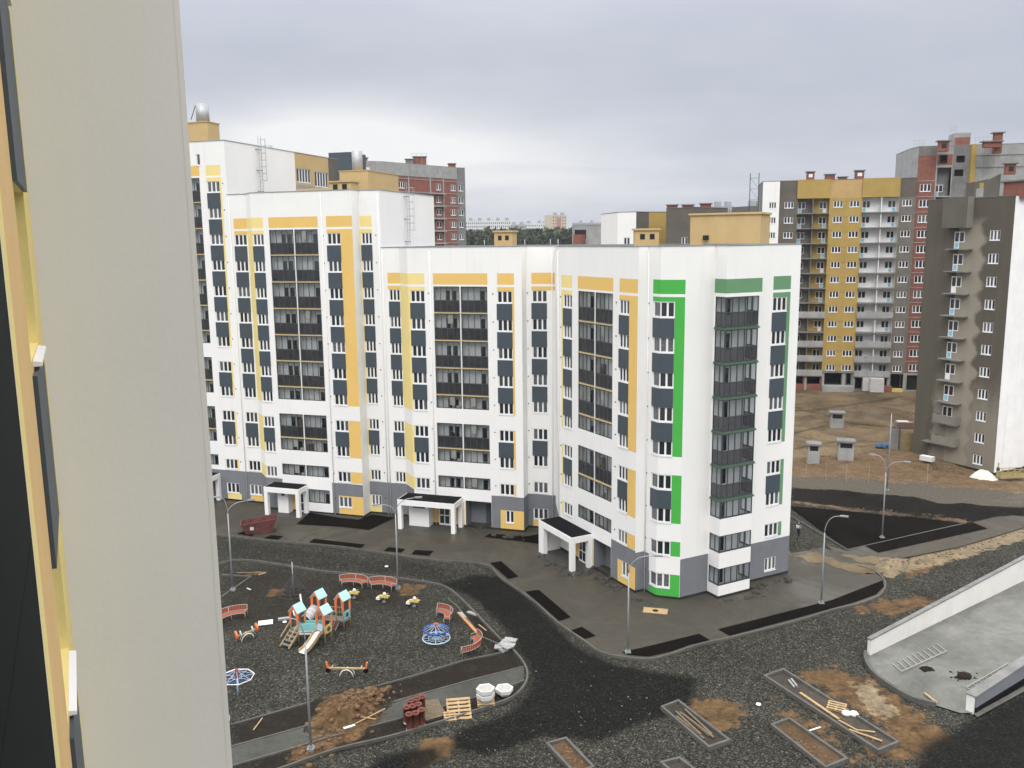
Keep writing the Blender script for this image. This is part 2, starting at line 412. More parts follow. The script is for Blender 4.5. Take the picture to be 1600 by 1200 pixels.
def put_loggia(root, seg, u0, u1, z0, z1, rail, side, dep=0.80, w=0.0):
    ms = loggia_meshes(u1-u0, z1-z0, rail, dep, side, random.choice((0, 0, 0, 0, 0, 1, 2, 2, 3))); q = seg.xy(u0, w)
    o = link('loggia', ms[0], root, (q.x, q.y, z0), seg.ang)
    for nm, me in zip(('clear_sash', 'smoked_panel', 'loggia_room', 'balcony_door', 'ceiling_spot'), ms[1:]):
        if me: link(nm, me, o)
    return o
PITCHES = {9: 2.7475, 11: 2.774, 13: 2.785}
def wt(N, k): return 2.19+PITCHES[N]*(k-1)
def groups(N): return [(5, N), (3, 4), (2, 2)] if N < 13 else [(7, N), (5, 6), (3, 4), (2, 2)]
def column(root, seg, N, u0, u1, kmin=1, panes=3, panels=True, reveal=None, caps=None, capside=0):
    for k in range(kmin, N+1):
        t = wt(N, k); b = t-1.18
        seg.hole(u0, u1, b, t, 0.10, reveal); put_window(root, seg, u0, u1, b, t, panes, sill=0.06)
        if caps is not None: caps.append((seg, u0-0.42 if capside < 0 else u1+0.45, t-0.25))
    if panels:
        for a, b_ in groups(N):
            for k in range(a+1, b_+1): put_panel(root, seg, u0-0.05, u1, wt(N, k-1)-0.04, wt(N, k)-1.24)
def accent(seg, N, u0, u1, m, band=True, lintel=True, strip=None, kmin=2):
    """painted bands over the top window and the vertical strip beside the windows"""
    t = wt(N, N)
    if band: seg.zone(u0, u1, t+0.60, t+1.70, m)
    if lintel: seg.zone(u0, u1, t, t+0.38, m)
    if strip:
        for a, b in groups(N):
            if b < kmin: continue
            seg.zone(strip[0], strip[1], wt(N, a)-1.22, wt(N, b)+(0.38 if b == N else 0.02), m)
def loggia_stack(root, seg, N, u0, u1, slabm, ground=None, mid=None):
    um = mid or (u0+u1)/2
    for gi, (a, b) in enumerate(groups(N)):
        z1 = wt(N, b)+0.42; z0 = wt(N, a)-0.80
        seg.hole(u0, u1, z0, z1, 0.02)
        edges = [z0]+[wt(N, k)-2.12 for k in range(a+1, b+1)]+[z1]
        for i in range(len(edges)-1):
            lo_, hi = edges[i], edges[i+1]
            if i > 0: lo_ += 0.002
            if i < len(edges)-2: hi -= 0.13
            for s_, (ua, ub) in enumerate(((u0+0.004, um-0.055), (um+0.055, u1-0.004))):
                put_loggia(root, seg, ua, ub, lo_, hi, 1.16 if i > 0 else 0.0, s_ == 0)
            if i > 0: put_panel(root, seg, u0, u1, edges[i]-0.118, edges[i]-0.012, slabm, 'floor_slab_edge', 0.05, -0.8)
        put_panel(root, seg, um-0.053, um+0.053, z0, z1, M_white, 'loggia_divider', 0.012, -1.2)
def finish_caps(root, caps):
    m = MB()
    for seg, u, z in caps:
        a = seg.p(u, 0.0, z); b = seg.p(u, 0.05, z); m.tube([a, b], 0.06, M_dark, 6)
    return tag(build(m, 'vent_caps', root), kind='stuff')
def roof_and_coping(root, chain, z, base, capm=None, drop=0.5):
    ch = [Vector(p[:2])-base for p in chain]
    m = MB(); ribbon(m, ch, -0.05, 0.22, z, z+0.07, capm or M_cap, close=True); build(m, 'coping', root)
    m = MB(); inn = offset_line(ch, 0.25, True)
    bm = bmesh.new(); vs = [bm.verts.new((*p, z-drop)) for p in inn]; bm.faces.new(vs); bm.normal_update(); bmesh.ops.triangulate(bm, faces=bm.faces[:])
    me = bpy.data.meshes.new('roof'); bm.to_mesh(me); bm.free(); me.materials.append(M_roof); link('roof', me, root)
def ladder(root, p0, dirx, z0, z1, out, cage=True):
    m = MB(); dx = Vector((dirx.x, dirx.y, 0)); n = Vector((out.x, out.y, 0)); c = Vector((p0[0], p0[1], 0))
    zz = Vector((0, 0, 1))
    for s_ in (-0.28, 0.28): m.tube([c+dx*s_+n*0.3+zz*z0, c+dx*s_+n*0.3+zz*(z1+1.1)], 0.03, M_steel, 4)
    z = z0+0.3
    while z < z1: m.tube([c-dx*0.28+n*0.3+zz*z, c+dx*0.28+n*0.3+zz*z], 0.018, M_steel, 4); z += 0.35
    if cage:
        hs = [z0+1.6+i*0.75 for i in range(int((z1+1.0-z0-1.6)/0.75)+1)]
        arc = [(-0.35, 0.3), (-0.42, 0.7), (0, 1.05), (0.42, 0.7), (0.35, 0.3)]
        for h in hs: m.tube([c+dx*a+n*b+zz*h for a, b in arc], 0.022, M_steel, 4)
        for a, b in arc[1:4]: m.tube([c+dx*a+n*b+zz*hs[0], c+dx*a+n*b+zz*hs[-1]], 0.02, M_steel, 4)
    for h in (z0+0.4, (z0+z1)/2, z1-0.4): m.bar(c-dx*0.45+zz*h+n*0.02, c+dx*0.3+zz*h+n*0.32, 0.06, 0.06, M_gframe)
    return build(m, 'roof_ladder', root)

# ================================================================== THE WHITE APARTMENT HOUSE (three sections of different height)
O0 = Vector((1.04, 83.9)); nP = Vector((dP.y, -dP.x)); O1 = O0-nP*1.6
V3 = lambda v, z=0.0: Vector((v.x, v.y, z))
def back_wall(mb, pts, base, z0, z1, m):
    for a, b in zip(pts, pts[1:]):
        a = Vector(a)-base; b = Vector(b)-base
        mb.poly([(a.x, a.y, z0), (b.x, b.y, z0), (b.x, b.y, z1), (a.x, a.y, z1)], m)
def plinth(root, pts, base):
    m = MB(); ribbon(m, [Vector(p)-base for p in pts], -0.03, 0.05, -0.3, 0.30, M_plinth); build(m, 'plinth', root)

# ---- section A: nine floors, turning the corner
def build_corner_section():
    N = 9; ROOF = 28.4; base = Vector((4.0, 84.0))
    root = thing('apartment_building', 'white nine-storey apartment block turning the corner, with bright green stripe and glazed corner bay', 'apartment block', V3(base), group='white apartment sections round the courtyard')
    a0 = O1+dP*(-15.4); OQ = Vector((9.963, 68.386))
    S1 = Seg(a0, dP, 1.95, -15.4, base); c = a0+dP*1.95
    S2 = Seg(c, (O0+dP*-11.85)-c, 2.263, 0.0, base)
    S3 = Seg(O0+dP*-11.85, dP, 11.85, -11.85, base)
    S4 = Seg(O0, dS, 1.6, 0, base); S5 = Seg(O1, dP, 2.95, 0, base)
    p5 = O1+dP*2.95; q0 = OQ+dQ*-12.35; pm = p5.lerp(q0, 0.22)+Vector((-0.12, 0))
    S6a = Seg(p5, pm-p5, (pm-p5).length, 0, base); S6b = Seg(pm, q0-pm, (q0-pm).length, 0, base)
    S7 = Seg(q0, dQ, 12.35, -12.35, base)
    c1 = OQ+dR*0.95; S8 = Seg(OQ, dR, 0.95, 0, base)
    c2 = c1+dQ*1.55; S9 = Seg(c1, dQ, 1.55, 0, base)
    c3 = c2+dP*1.92; S10 = Seg(c2, dP, 1.92, 0, base)
    c4 = c3+dR*2.85; S11 = Seg(c3, dR, 2.85, 0, base)
    c5 = c4+dQ*1.35; c6 = c5+dR*3.62; c7 = c6-dQ*1.35
    S12 = Seg(c7, dR, 5.38, 0, base); c8 = c7+dR*5.38
    t = wt(N, N); GZ = 3.65; caps = []
    # left inset column
    column(root, S1, N, -14.7, -13.5, 2, caps=None); accent(S1, N, -14.82, -13.45, M_ochre); S1.zone(-15.4, -13.45, -1, GZ, M_grey)
    # oblique yellow facet
    accent(S2, N, 0, 2.263, M_yellow, strip=(0, 2.263)); S2.zone(0, 2.263, -1, GZ, M_grey)
    # main front
    S3.zone(-11.85, -10.06, t+0.6, t+1.7, M_yellow); accent(S3, N, -11.85, -10.06, M_yellow, band=False, strip=(-11.85, -11.62))
    column(root, S3, N, -11.62, -10.08, 2, caps=caps, capside=1)
    S3.zone(-9.16, -3.46, t+0.6, t+1.7, M_ochre); loggia_stack(root, S3, N, -9.12, -3.5, M_yedge)
    accent(S3, N, -2.47, -0.77, M_ochre, strip=(-0.98, -0.77)); column(root, S3, N, -2.5, -0.98, 2, caps=caps, capside=-1)
    S3.zone(-3.4, 0, -1, GZ, M_grey); S3.zone(-2.46, 0, 0.05, 2.23, M_ochre)
    S3.zone(-9.9, -6.35, -1, 2.7, M_ochre)
    S3.hole(-1.92, -1.05, 0.9, 2.2, 0.1, M_ochre); put_window(root, S3, -1.92, -1.05, 0.9, 2.2, 2)
    # service recess right of the porch
    S3.hole(-6.2, -3.42, 0.0, 2.9, 1.6, M_grey)
    # return, right inset
    S4.zone(0, 1.6, -1, GZ, M_grey)
    S5.zone(0.5, 2.95, t+0.6, t+1.7, M_ochre); S5.zone(0.5, 2.95, t, t+0.38, M_ochre); column(root, S5, N, 0.54, 2.06, 1, caps=caps, capside=-1)
    S5.zone(0, 2.95, -1, GZ, M_grey); S5.zone(0.5, 1.6, 0.05, 0.95, M_ochre)
    for s_ in (S6a,): s_.zone(0, 9, t+0.6, t+1.7, M_ochre); s_.zone(0, 9, t, t+0.38, M_ochre); s_.zone(0, 9, -1, GZ, M_grey)
    S6b.zone(0, 9, -1, 3.3, M_grey)
    # wing towards the viewer
    accent(S7, N, -11.75, -9.9, M_yellow, strip=(-11.75, -11.4)); column(root, S7, N, -11.4, -9.92, 2, caps=caps, capside=-1)
    S7.zone(-8.95, -3.48, t+0.6, t+1.7, M_ochre); loggia_stack(root, S7, N, -8.87, -3.52, M_yedge)
    accent(S7, N, -2.6, -0.06, M_ochre, strip=(-1.23, -0.06)); column(root, S7, N, -2.58, -1.23, 2, caps=caps, capside=-1)
    S7.zone(-3.53, 0, -1, 3.7, M_grey); S7.zone(-2.54, 0, 0.05, 2.25, M_ochre)
    S7.hole(-1.95, -0.95, 0.95, 2.3, 0.1, M_ochre); put_window(root, S7, -1.95, -0.95, 0.95, 2.3, 2)
    S7.hole(-6.3, -3.55, 0.0, 2.9, 1.3, M_grey); S7.zone(-10.2, -6.4, -1, 2.7, M_ochre)
    S8.zone(0, 1, -1, 3.55, M_grey)
    # green corner bay: windows wrap the angle
    S9.zone(0, 1.55, -1, 3.5, M_grey); S9.zone(0.58, 1.55, 2.05, 3.6, M_white)
    for sg, ua, ub in ((S9, 0.62, 1.55), (S10, 0.0, 1.90)):
        sg.zone(ua, ub, t+0.6, t+1.7, M_green); sg.zone(ua, ub, t+0.02, t+0.38, M_green); sg.zone(ua, ub, 0.12, 0.95, M_green)
    for a, b in groups(N): S10.zone(1.13, 1.90, wt(N, a)-1.22, wt(N, b)+(0.38 if b == N else 0.02), M_green)
    S10.zone(1.13, 1.90, 0.12, 2.17, M_green)
    for k in range(1, N+1):
        z1 = wt(N, k); z0 = z1-1.22
        S9.hole(0.68, 1.548, z0, z1, 0.06); S10.hole(0.002, 1.1, z0, z1, 0.06)
        put_window(root, S9, 0.68, 1.548, z0, z1, 1, var=2 if k in (3, 6, 8) else 1); put_window(root, S10, 0.002, 1.1, z0, z1, 2, var=(2 if k in (1, 8) else 0))
        caps.append((S9, 0.12, z1-0.2))
    for a, b_ in groups(N):
        for k in range(a+1, b_+1):
            put_panel(root, S9, 0.64, 1.56, wt(N, k-1)-0.04, wt(N, k)-1.27); put_panel(root, S10, -0.012, 1.12, wt(N, k-1)-0.04, wt(N, k)-1.27, w=0.036)
    # right face
    S11.zone(0, 3, -1, 3.5, M_grey)
    accent(S12, N, 2.46, 4.38, M_sage, strip=(4.0, 4.38)); column(root, S12, N, 2.46, 3.99, 2)
    S12.zone(-0.1, 5.4, -1, 3.5, M_grey); S12.hole(2.6, 3.9, 0.72, 1.92, 0.1, M_grey); put_window(root, S12, 2.6, 3.9, 0.72, 1.92, 3, var=2)
    wb = MB()
    for s_ in (S1, S2, S3, S4, S5, S6a, S6b, S7, S8, S9, S10, S11, S12): s_.wall(wb, -0.35, ROOF, M_white)
    # wall behind the corner bay, and the hidden back
    bay_back = Seg(c4, dR, 3.62, 0, base); bay_back.wall(wb, -0.35, ROOF, M_inner)
    c9 = c8-dQ*14.0; cb = a0+dS*13.6
    back_wall(wb, [c8, c9, cb+dP*12, cb, a0], base, -0.35, ROOF, M_white)
    # blind recess backs
    for sg, ua, ub, dep in ((S3, -6.2, -3.42, 1.6), (S7, -6.3, -3.55, 1.3)):
        wb.poly([sg.p(ua, -dep, 0), sg.p(ub, -dep, 0), sg.p(ub, -dep, 2.9), sg.p(ua, -dep, 2.9)], M_grey)
    build(wb, 'wall', root)
    for sg, ua, ub, dep in ((S3, -4.55, -3.5, 1.6), (S7, -4.6, -3.65, 1.3)):
        d = MB(); d.box(0, ub-ua, -0.05, 0.0, 0.02, 2.2, M_slate); q = sg.xy(ua, -dep); link('service_door', d.mesh('service_door'), root, (q.x, q.y, 0), sg.ang)
    # the glazed corner bay: box
    bb = MB(); B1 = Seg(c4, dQ, 1.35, 0, base); B2 = Seg(c5, dR, 3.34, 0, base); B3 = Seg(c5+dR*3.34, -dQ, 1.35, 0, base)
    T2 = Seg(c5, dR, 3.62, 0, base); T3 = Seg(c6, -dQ, 1.35, 0, base); T1 = Seg(c4, dQ, 1.35, 0, base)
    gl = [(1.17, 2.62, ()), (3.95, 5.37, ()), (6.79, 24.5, [wt(N, k)-2.12 for k in range(4, N+1)])]
    gr0, gr1 = 0.14, 3.30; ZT = 24.5
    for B in (T1, T2, T3): B.zone(0, 4, 24.78, 25.87, M_sage); B.wall(bb, ZT, ROOF, M_white)
    bb.poly([T1.p(0, 0, ZT), T1.p(1.35, 0, ZT), T2.p(3.62, 0, ZT), T3.p(1.35, 0, ZT)][::-1], M_white)
    for z0, z1, _ in gl: B1.hole(gr0, 1.36, z0, z1, 0.0); B2.hole(-0.01, 3.4, z0, z1, 0.0); B3.hole(-0.01, 1.4, z0, z1, 0.0)
    for B in (B1, B2, B3): B.wall(bb, -0.1, ZT, M_white)
    build(bb, 'bay_wall', root)
    for z0, z1, slabs in gl:
        ed = [z0]+list(slabs)+[z1]
        for i in range(len(ed)-1):
            lo_, hi = ed[i]+(0.14 if i else 0.0), ed[i+1]-(0.10 if i < len(ed)-2 else 0.0)
            rail = lo_+1.10 if i else lo_+0.06
            f = MB(); g = MB(); sm = MB(); room = MB(); sp = MB()
            P = lambda B, u, w, z: Vector(B.p(u, w, z))
            for B, ua, ub, n in ((B1, gr0, 1.33, 2), (B2, 0.02, gr1, 5), (B3, 0.03, 1.25, 2)):
                for zz in (lo_+0.03, hi-0.04, rail): f.bar(P(B, ua, -0.06, zz), P(B, ub, -0.06, zz), 0.06, 0.07, M_gframe)
                for j in range(n+1):
                    u = ua+(ub-ua)*j/n; f.bar(P(B, u, -0.058, lo_), P(B, u, -0.058, hi), 0.07, 0.07, M_gframe, up=(B.d.x, B.d.y, 0))
                g.poly([B.p(ua, -0.06, rail), B.p(ub, -0.06, rail), B.p(ub, -0.06, hi), B.p(ua, -0.06, hi)], M_clear)
                if i: sm.poly([B.p(ua, -0.05, lo_), B.p(ub, -0.05, lo_), B.p(ub, -0.05, rail), B.p(ua, -0.05, rail)], M_smoke)
                for j in range(n):
                    if B is B2 and j in (0, 1, 2): sp.tube([B.p(ua+(ub-ua)*(j+0.5)/n, -0.3, hi-0.06), B.p(ua+(ub-ua)*(j+0.5)/n, -0.3, hi)], 0.06, M_lampw, 6)
            fl = lo_ if i else lo_-1.2
            room.poly([B1.p(0.02, -0.1, hi), B1.p(1.3, -0.1, hi), B2.p(gr1, -0.1, hi), B2.p(gr1, -1.33, hi)], M_inner)
            room.poly([B1.p(0.02, -0.1, fl), B1.p(1.3, -0.1, fl), B2.p(gr1, -0.1, fl), B2.p(gr1, -1.33, fl)][::-1], M_inner)
            o = build(f, 'bay_glazing', root); build(g, 'clear_sash', o); build(sp, 'ceiling_spot', o); build(room, 'loggia_room', o)
            if i: build(sm, 'smoked_panel', o)
            d = MB(); d.hexa([bay_back.p(0.95, 0.02, fl+0.05), bay_back.p(1.65, 0.02, fl+0.05), bay_back.p(1.65, 0.06, fl+0.05), bay_back.p(0.95, 0.06, fl+0.05),
                              bay_back.p(0.95, 0.02, fl+2.15), bay_back.p(1.65, 0.02, fl+2.15), bay_back.p(1.65, 0.06, fl+2.15), bay_back.p(0.95, 0.06, fl+2.15)], M_frame)
            d.hexa([bay_back.p(1.03, 0.05, fl+0.8), bay_back.p(1.57, 0.05, fl+0.8), bay_back.p(1.57, 0.075, fl+0.8), bay_back.p(1.03, 0.075, fl+0.8),
                    bay_back.p(1.03, 0.05, fl+2.08), bay_back.p(1.57, 0.05, fl+2.08), bay_back.p(1.57, 0.075, fl+2.08), bay_back.p(1.03, 0.075, fl+2.08)], M_glass)
            build(d, 'balcony_door', o)
            if i:
                s_ = MB(); zz = ed[i]
                ribbon(s_, [B1.xy(0.10), B1.xy(1.35), B2.xy(gr1+0.04), B3.xy(1.3)], -0.10, 0.6, zz-0.088, zz-0.005, M_sageedge)
                ribbon(s_, [B1.xy(0.10), B1.xy(1.35), B2.xy(gr1+0.04), B3.xy(1.3)], -0.05, 0.6, zz-0.003, zz+0.10, M_sageedge); build(s_, 'floor_slab_edge', root)
    finish_caps(root, caps)
    for sg, u in ((S5, 2.6), (S7, -12.2), (S8, 0.9), (S1, -15.3), (S3, -9.45)):
        m = MB(); m.tube([sg.p(u, 0.07, 0.1), sg.p(u, 0.07, 14), sg.p(u, 0.07, ROOF-0.4)], 0.045, M_white, 6); build(m, 'downpipe', root)
    chain = [a0, c, O0+dP*-11.85, O0, O1, p5, pm, q0, OQ, c1, c2, c3, c4, c5, c6, c7, c8]
    plinth(root, chain, base)
    roof_and_coping(root, chain+[c9, cb+dP*12, cb], ROOF, base)
    # three small rendered vent houses and the stair penthouse on the roof
    def hut(x0, x1, D, zt, dep, ang, nm='vent_house', slots=True):
        a = at(*x0, D); b = at(*x1, D); wd = (b.xy-a.xy).length
        m = MB(); h = zt-(ROOF-0.5); m.box(0, wd, 0, dep, 0, h, M_pent); m.box(-0.15, wd+0.15, -0.15, dep+0.15, h, h+0.18, M_pent)
        o = link(nm, m.mesh(nm), root, (a.x-base.x, a.y-base.y, ROOF-0.5), ang)
        if slots:
            s_ = MB()
            for u in (0.22, 0.62): s_.box(wd*u, wd*(u+0.2), -0.02, 0.05, h-0.85, h-0.35, M_dark)
            link('vent_slot', s_.mesh('vent_slot'), o)
    hut((772, 360), (801, 361), 95, 29.85, 1.8, R(-17)); hut((992, 357), (1030, 357), 85, 29.78, 2.0, R(-4))
    a = at(1079, 334, 86); b = at(1191, 334, 84.5)
    hut((1079, 334), (1191, 334), 85.2, 31.1, 4.5, math.atan2(b.y-a.y, b.x-a.x), 'stair_penthouse', False)
    s_ = MB(); q = at(1098, 372, 84.6); s_.box(0, 0.55, 0, 0.1, 0, 0.45, M_dark); link('vent_slot', s_.mesh('vent_slot'), root, (q.x-base.x, q.y-base.y, q.z-0.2), math.atan2(b.y-a.y, b.x-a.x))
    m = MB()
    for px in (757, 820, 860, 872): q = at(px, 383, 96); m.tube([(q.x-base.x, q.y-base.y, 27.9), (q.x-base.x, q.y-base.y, 29.05)], 0.05, M_steel, 5)
    tag(build(m, 'lightning_rods', root), kind='stuff')
    return root, S3, S7, base

# ---- section B: eleven floors
def build_middle_section():
    N = 11; ROOF = 34.15; base = Vector((-22.5, 92.0))
    root = thing('apartment_building', 'white eleven-storey apartment block with ochre stripes, ladder on its white side wall', 'apartment block', V3(base), group='white apartment sections round the courtyard')
    b0 = O1+dP*-33.29; e0 = O1+dP*-31.05; f0 = O0+dP*-29.45
    S1 = Seg(b0, dP, 2.24, -33.29, base); S2 = Seg(e0, f0-e0, (f0-e0).length, 0, base)
    S3 = Seg(f0, dP, 11.70, -29.45, base); g0 = O0+dP*-17.75
    S4 = Seg(g0, dS, 1.6, 0, base); h0 = O1+dP*-17.75; S5 = Seg(h0, dP, 2.35, -17.75, base)
    k0 = O1+dP*-15.4; S6 = Seg(k0, dS, 14.34, 0, base)
    t = wt(N, N); GZ = 3.65; caps = []
    column(root, S1, N, -32.72, -31.2, 1); accent(S1, N, -32.72, -31.06, M_ochre); S1.zone(-34, -31, -1, GZ, M_grey); S1.zone(-32.7, -31.06, 0.05, 0.98, M_ochre)
    accent(S2, N, 0, 2.4, M_yellow, strip=(0, 2.4)); S2.zone(0, 2.4, -1, GZ, M_grey); S2.zone(0.9, 2.4, 0.05, 2.3, M_yellow)
    accent(S3, N, -29.45, -28.04, M_yellow, strip=(-29.45, -29.36)); column(root, S3, N, -29.36, -28.06, 2)
    S3.zone(-27.4, -21.65, t+0.6, t+1.7, M_ochre); loggia_stack(root, S3, N, -27.38, -21.7, M_yedge, mid=-24.46)
    S3.zone(-20.7, -17.75, t+0.6, t+1.7, M_ochre); accent(S3, N, -20.68, -17.75, M_ochre, band=False, strip=(-19.12, -17.75))
    column(root, S3, N, -20.66, -19.12, 1, caps=caps, capside=-1)
    S3.zone(-29.45, -27.45, -1, GZ, M_grey); S3.zone(-21.4, -17.75, -1, GZ, M_grey); S3.zone(-20.66, -17.75, 0.05, 2.3, M_ochre)
    # ground-floor loggia to the right of the porch
    S3.hole(-24.3, -21.72, 1.25, 2.75, 0.02); put_loggia(root, S3, -24.29, -21.73, 1.25, 2.75, 0.0, False); S3.zone(-27.4, -24.4, -1, 2.7, M_ochre)
    S4.zone(0, 1.6, -1, GZ-2.4, M_white)
    accent(S5, N, -17.72, -16.38, M_yellow, strip=(-17.75, -17.6)); column(root, S5, N, -17.6, -16.4, 1, caps=caps, capside=1)
    S5.zone(-17.75, -15.4, -1, GZ, M_grey); S5.zone(-17.75, -16.4, 0.05, 2.2, M_yellow)
    wb = MB()
    for s_ in (S1, S2, S3, S4, S5): s_.wall(wb, -0.35, ROOF, M_white)
    S6.wall(wb, 27.0, ROOF, M_white)
    cb = k0+dS*14.34; ca = b0+dS*14.34
    back_wall(wb, [cb, ca, b0], base, -0.35, ROOF, M_white)
    build(wb, 'wall', root); finish_caps(root, caps)
    for sg, u in ((S1, -33.1), (S3, -21.15), (S5, -15.6)):
        m = MB(); m.tube([sg.p(u, 0.07, 0.1), sg.p(u, 0.07, 16), sg.p(u, 0.07, ROOF-0.4)], 0.045, M_white, 6); build(m, 'downpipe', root)
    plinth(root, [b0, e0, f0, g0, h0, k0], base)
    roof_and_coping(root, [b0, e0, f0, g0, h0, k0, cb, ca], ROOF, base)
    lp = S6.xy(6.3); ladder(root, lp, S6.d, 28.6, ROOF, S6.n)
    # penthouse and vent hut
    a = at(530, 268, 101.5)-V3(base); pent = MB(); L1, L2 = 3.5, 8.0
    p0 = Vector(a.xy); p1 = p0+dP*L1; p2 = p1+dS*L2; p3 = p0+dS*L2; h = 36.75
    pent.hexa([(*p0, 33.6), (*p1, 33.6), (*p2, 33.6), (*p3, 33.6), (*p0, h), (*p1, h), (*p2, h), (*p3, h)], M_pent)
    ribbon(pent, [p0, p1, p2, p3], -0.06, 0.2, h, h+0.1, M_pent, close=True); build(pent, 'stair_penthouse', root)
    a = at(514, 283, 97.5)-V3(base); m = MB(); p0 = Vector(a.xy); q = lambda u, v, z: (*(p0+dP*u+dS*v), z)
    m.hexa([q(0, 0, 33.6), q(2.6, 0, 33.6), q(2.6, 1.8, 33.6), q(0, 1.8, 33.6), q(0, 0, 35.3), q(2.6, 0, 35.3), q(2.6, 1.8, 35.3), q(0, 1.8, 35.3)], M_pent)
    m.hexa([q(-.15, -.15, 35.302), q(2.75, -.15, 35.302), q(2.75, 1.95, 35.302), q(-.15, 1.95, 35.302), q(-.15, -.15, 35.45), q(2.75, -.15, 35.45), q(2.75, 1.95, 35.45), q(-.15, 1.95, 35.45)], M_pent)
    o = build(m, 'vent_house', root); m = MB()
    for u in (0.45, 1.55): m.hexa([q(u, -0.02, 34.5), q(u+.55, -0.02, 34.5), q(u+.55, .05, 34.5), q(u, .05, 34.5), q(u, -0.02, 35.1), q(u+.55, -0.02, 35.1), q(u+.55, .05, 35.1), q(u, .05, 35.1)], M_dark)
    build(m, 'vent_slot', o)
    a = at(558.5, 260, 105)-V3(base); m = MB(); m.lathe([(0.0, 36.6), (0.62, 36.6), (0.62, 39.35), (0.55, 39.38), (0.0, 39.38)], M_steel, 16, (a.x, a.y, 0)); build(m, 'steel_vent_pipe', root)
    a = at(462, 290, 104)-V3(base); p0 = Vector(a.xy); m = MB()
    m.hexa([(*p0, 33.6), (*(p0+dP*5.5), 33.6), (*(p0+dP*5.5+dS*2), 33.6), (*(p0+dS*2), 33.6), (*p0, 35.0), (*(p0+dP*5.5), 35.0), (*(p0+dP*5.5+dS*2), 35.0), (*(p0+dS*2), 35.0)], M_pent); build(m, 'vent_house', root)
    return root, S3, base

# ---- section C: thirteen floors, mostly behind the near wall
def build_tall_section():
    N = 13; ROOF = 39.8; base = Vector((-38.0, 97.0))
    root = thing('apartment_building', 'tallest white apartment section at the left, partly hidden by the near wall', 'apartment block', V3(base), group='white apartment sections round the courtyard')
    e0 = O1+dP*-33.29; f0 = O1+dP*-48
    S1 = Seg(f0, dP, 14.71, -48, base); S3 = S1
    t = wt(N, N); S6 = Seg(e0, dS, 24.5, 0, base)
    column(root, S1, N, -35.75, -34.15, 1); accent(S1, N, -35.8, -33.95, M_yellow, strip=(-34.15, -33.92))
    S1.zone(-48, -33.29, -1, 3.65, M_grey); S1.zone(-35.7, -33.9, 0.05, 0.98, M_yellow)
    caps = [(S1, -33.75, wt(N, k)-0.25) for k in range(2, N+1)]
    S1.zone(-42.4, -36.6, t+0.6, t+1.7, M_ochre); loggia_stack(root, S1, N, -42.3, -36.65, M_yedge)
    S1.hole(-36.9, -36.4, 37.3, 38.5, 0.1); put_window(root, S1, -36.9, -36.4, 37.3, 38.5, 1)
    S6.zone(14.0, 22.2, 39.0-10, 60, M_pent); S6.zone(22.2, 24.5, 20, 60, M_umber); S6.zone(14.0, 22.2, 20, 36.0, M_conc)
    S6.hole(14.3, 17.6, 36.3, 38.0, 0.15, M_concd); S6.hole(18.6, 22.0, 36.0, 37.9, 0.15, M_concd)
    wb = MB()
    for s_ in (S1,): s_.wall(wb, -0.35, ROOF, M_white)
    S6.wall(wb, 27, ROOF, M_white)
    back_wall(wb, [S6.xy(24.5)+base, f0+dS*24, f0], base, -0.35, ROOF, M_white)
    build(wb, 'wall', root); finish_caps(root, caps)
    for u0, u1, z0, z1, n in ((14.3, 17.6, 36.3, 38.0, 5), (18.6, 22.0, 36.0, 37.9, 5)):
        for i in range(n): put_window(root, S6, u0+(u1-u0)*i/n, u0+(u1-u0)*(i+1)/n, z0, z1, 1, var=0, sill=0)
    plinth(root, [f0, e0], base)
    roof_and_coping(root, [f0, e0, e0+dS*24.5, f0+dS*24.5], ROOF, base)
    lp = S6.xy(6.2); ladder(root, lp, S6.d, 34.4, ROOF, S6.n)
    a = at(324, 190, 111)-V3(base); p1 = Vector(a.xy); m = MB(); p0 = p1-dP*6
    m.hexa([(*p0, 39.2), (*p1, 39.2), (*(p1+dS*2.2), 39.2), (*(p0+dS*2.2), 39.2), (*p0, 43.0), (*p1, 43.0), (*(p1+dS*2.2), 43.0), (*(p0+dS*2.2), 43.0)], M_pent)
    ribbon(m, [p0, p1, p1+dS*2.2, p0+dS*2.2], -0.08, 0.2, 43.0, 43.1, M_pent, close=True); build(m, 'stair_penthouse', root)
    a = at(317, 185, 113)-V3(base); m = MB(); m.lathe([(0, 42.9), (0.8, 42.9), (0.72, 45.3), (0.0, 45.35)], M_steel, 14, (a.x, a.y, 0)); m.bar((a.x-1.1, a.y-.9, 43.4), (a.x-.5, a.y-.8, 45.0), 0.08, 0.08, M_gframe); build(m, 'steel_vent_pipe', root)
    a = at(419, 228, 112)-V3(base); m = MB(); m.lathe([(0, 39.3), (0.5, 39.3), (0.5, 40.6), (0, 40.6)], M_steel, 10, (a.x, a.y, 0)); build(m, 'steel_vent_pipe', root)
    # dark blue-grey set-back storey and a pale one behind it
    for px, D, wd, z1, mm in (((530, 245), 131, 3.4, 41.7, M_slate), ((540, 252), 136, 2.8, 40.3, M_white)):
        a = at(*px, D)-V3(base); p0 = Vector(a.xy)-dP*wd*0.5; m = MB()
        m.hexa([(*p0, 30), (*(p0+dP*wd), 30), (*(p0+dP*wd+dS*5), 30), (*(p0+dS*5), 30), (*p0, z1), (*(p0+dP*wd), z1), (*(p0+dP*wd+dS*5), z1), (*(p0+dS*5), z1)], mm); build(m, 'setback_storey', root)
    return root, S3, base

rootA, SA3, SA7, baseA = build_corner_section()
rootB, SB3, baseB = build_middle_section()
rootC, SC3, baseC = build_tall_section()

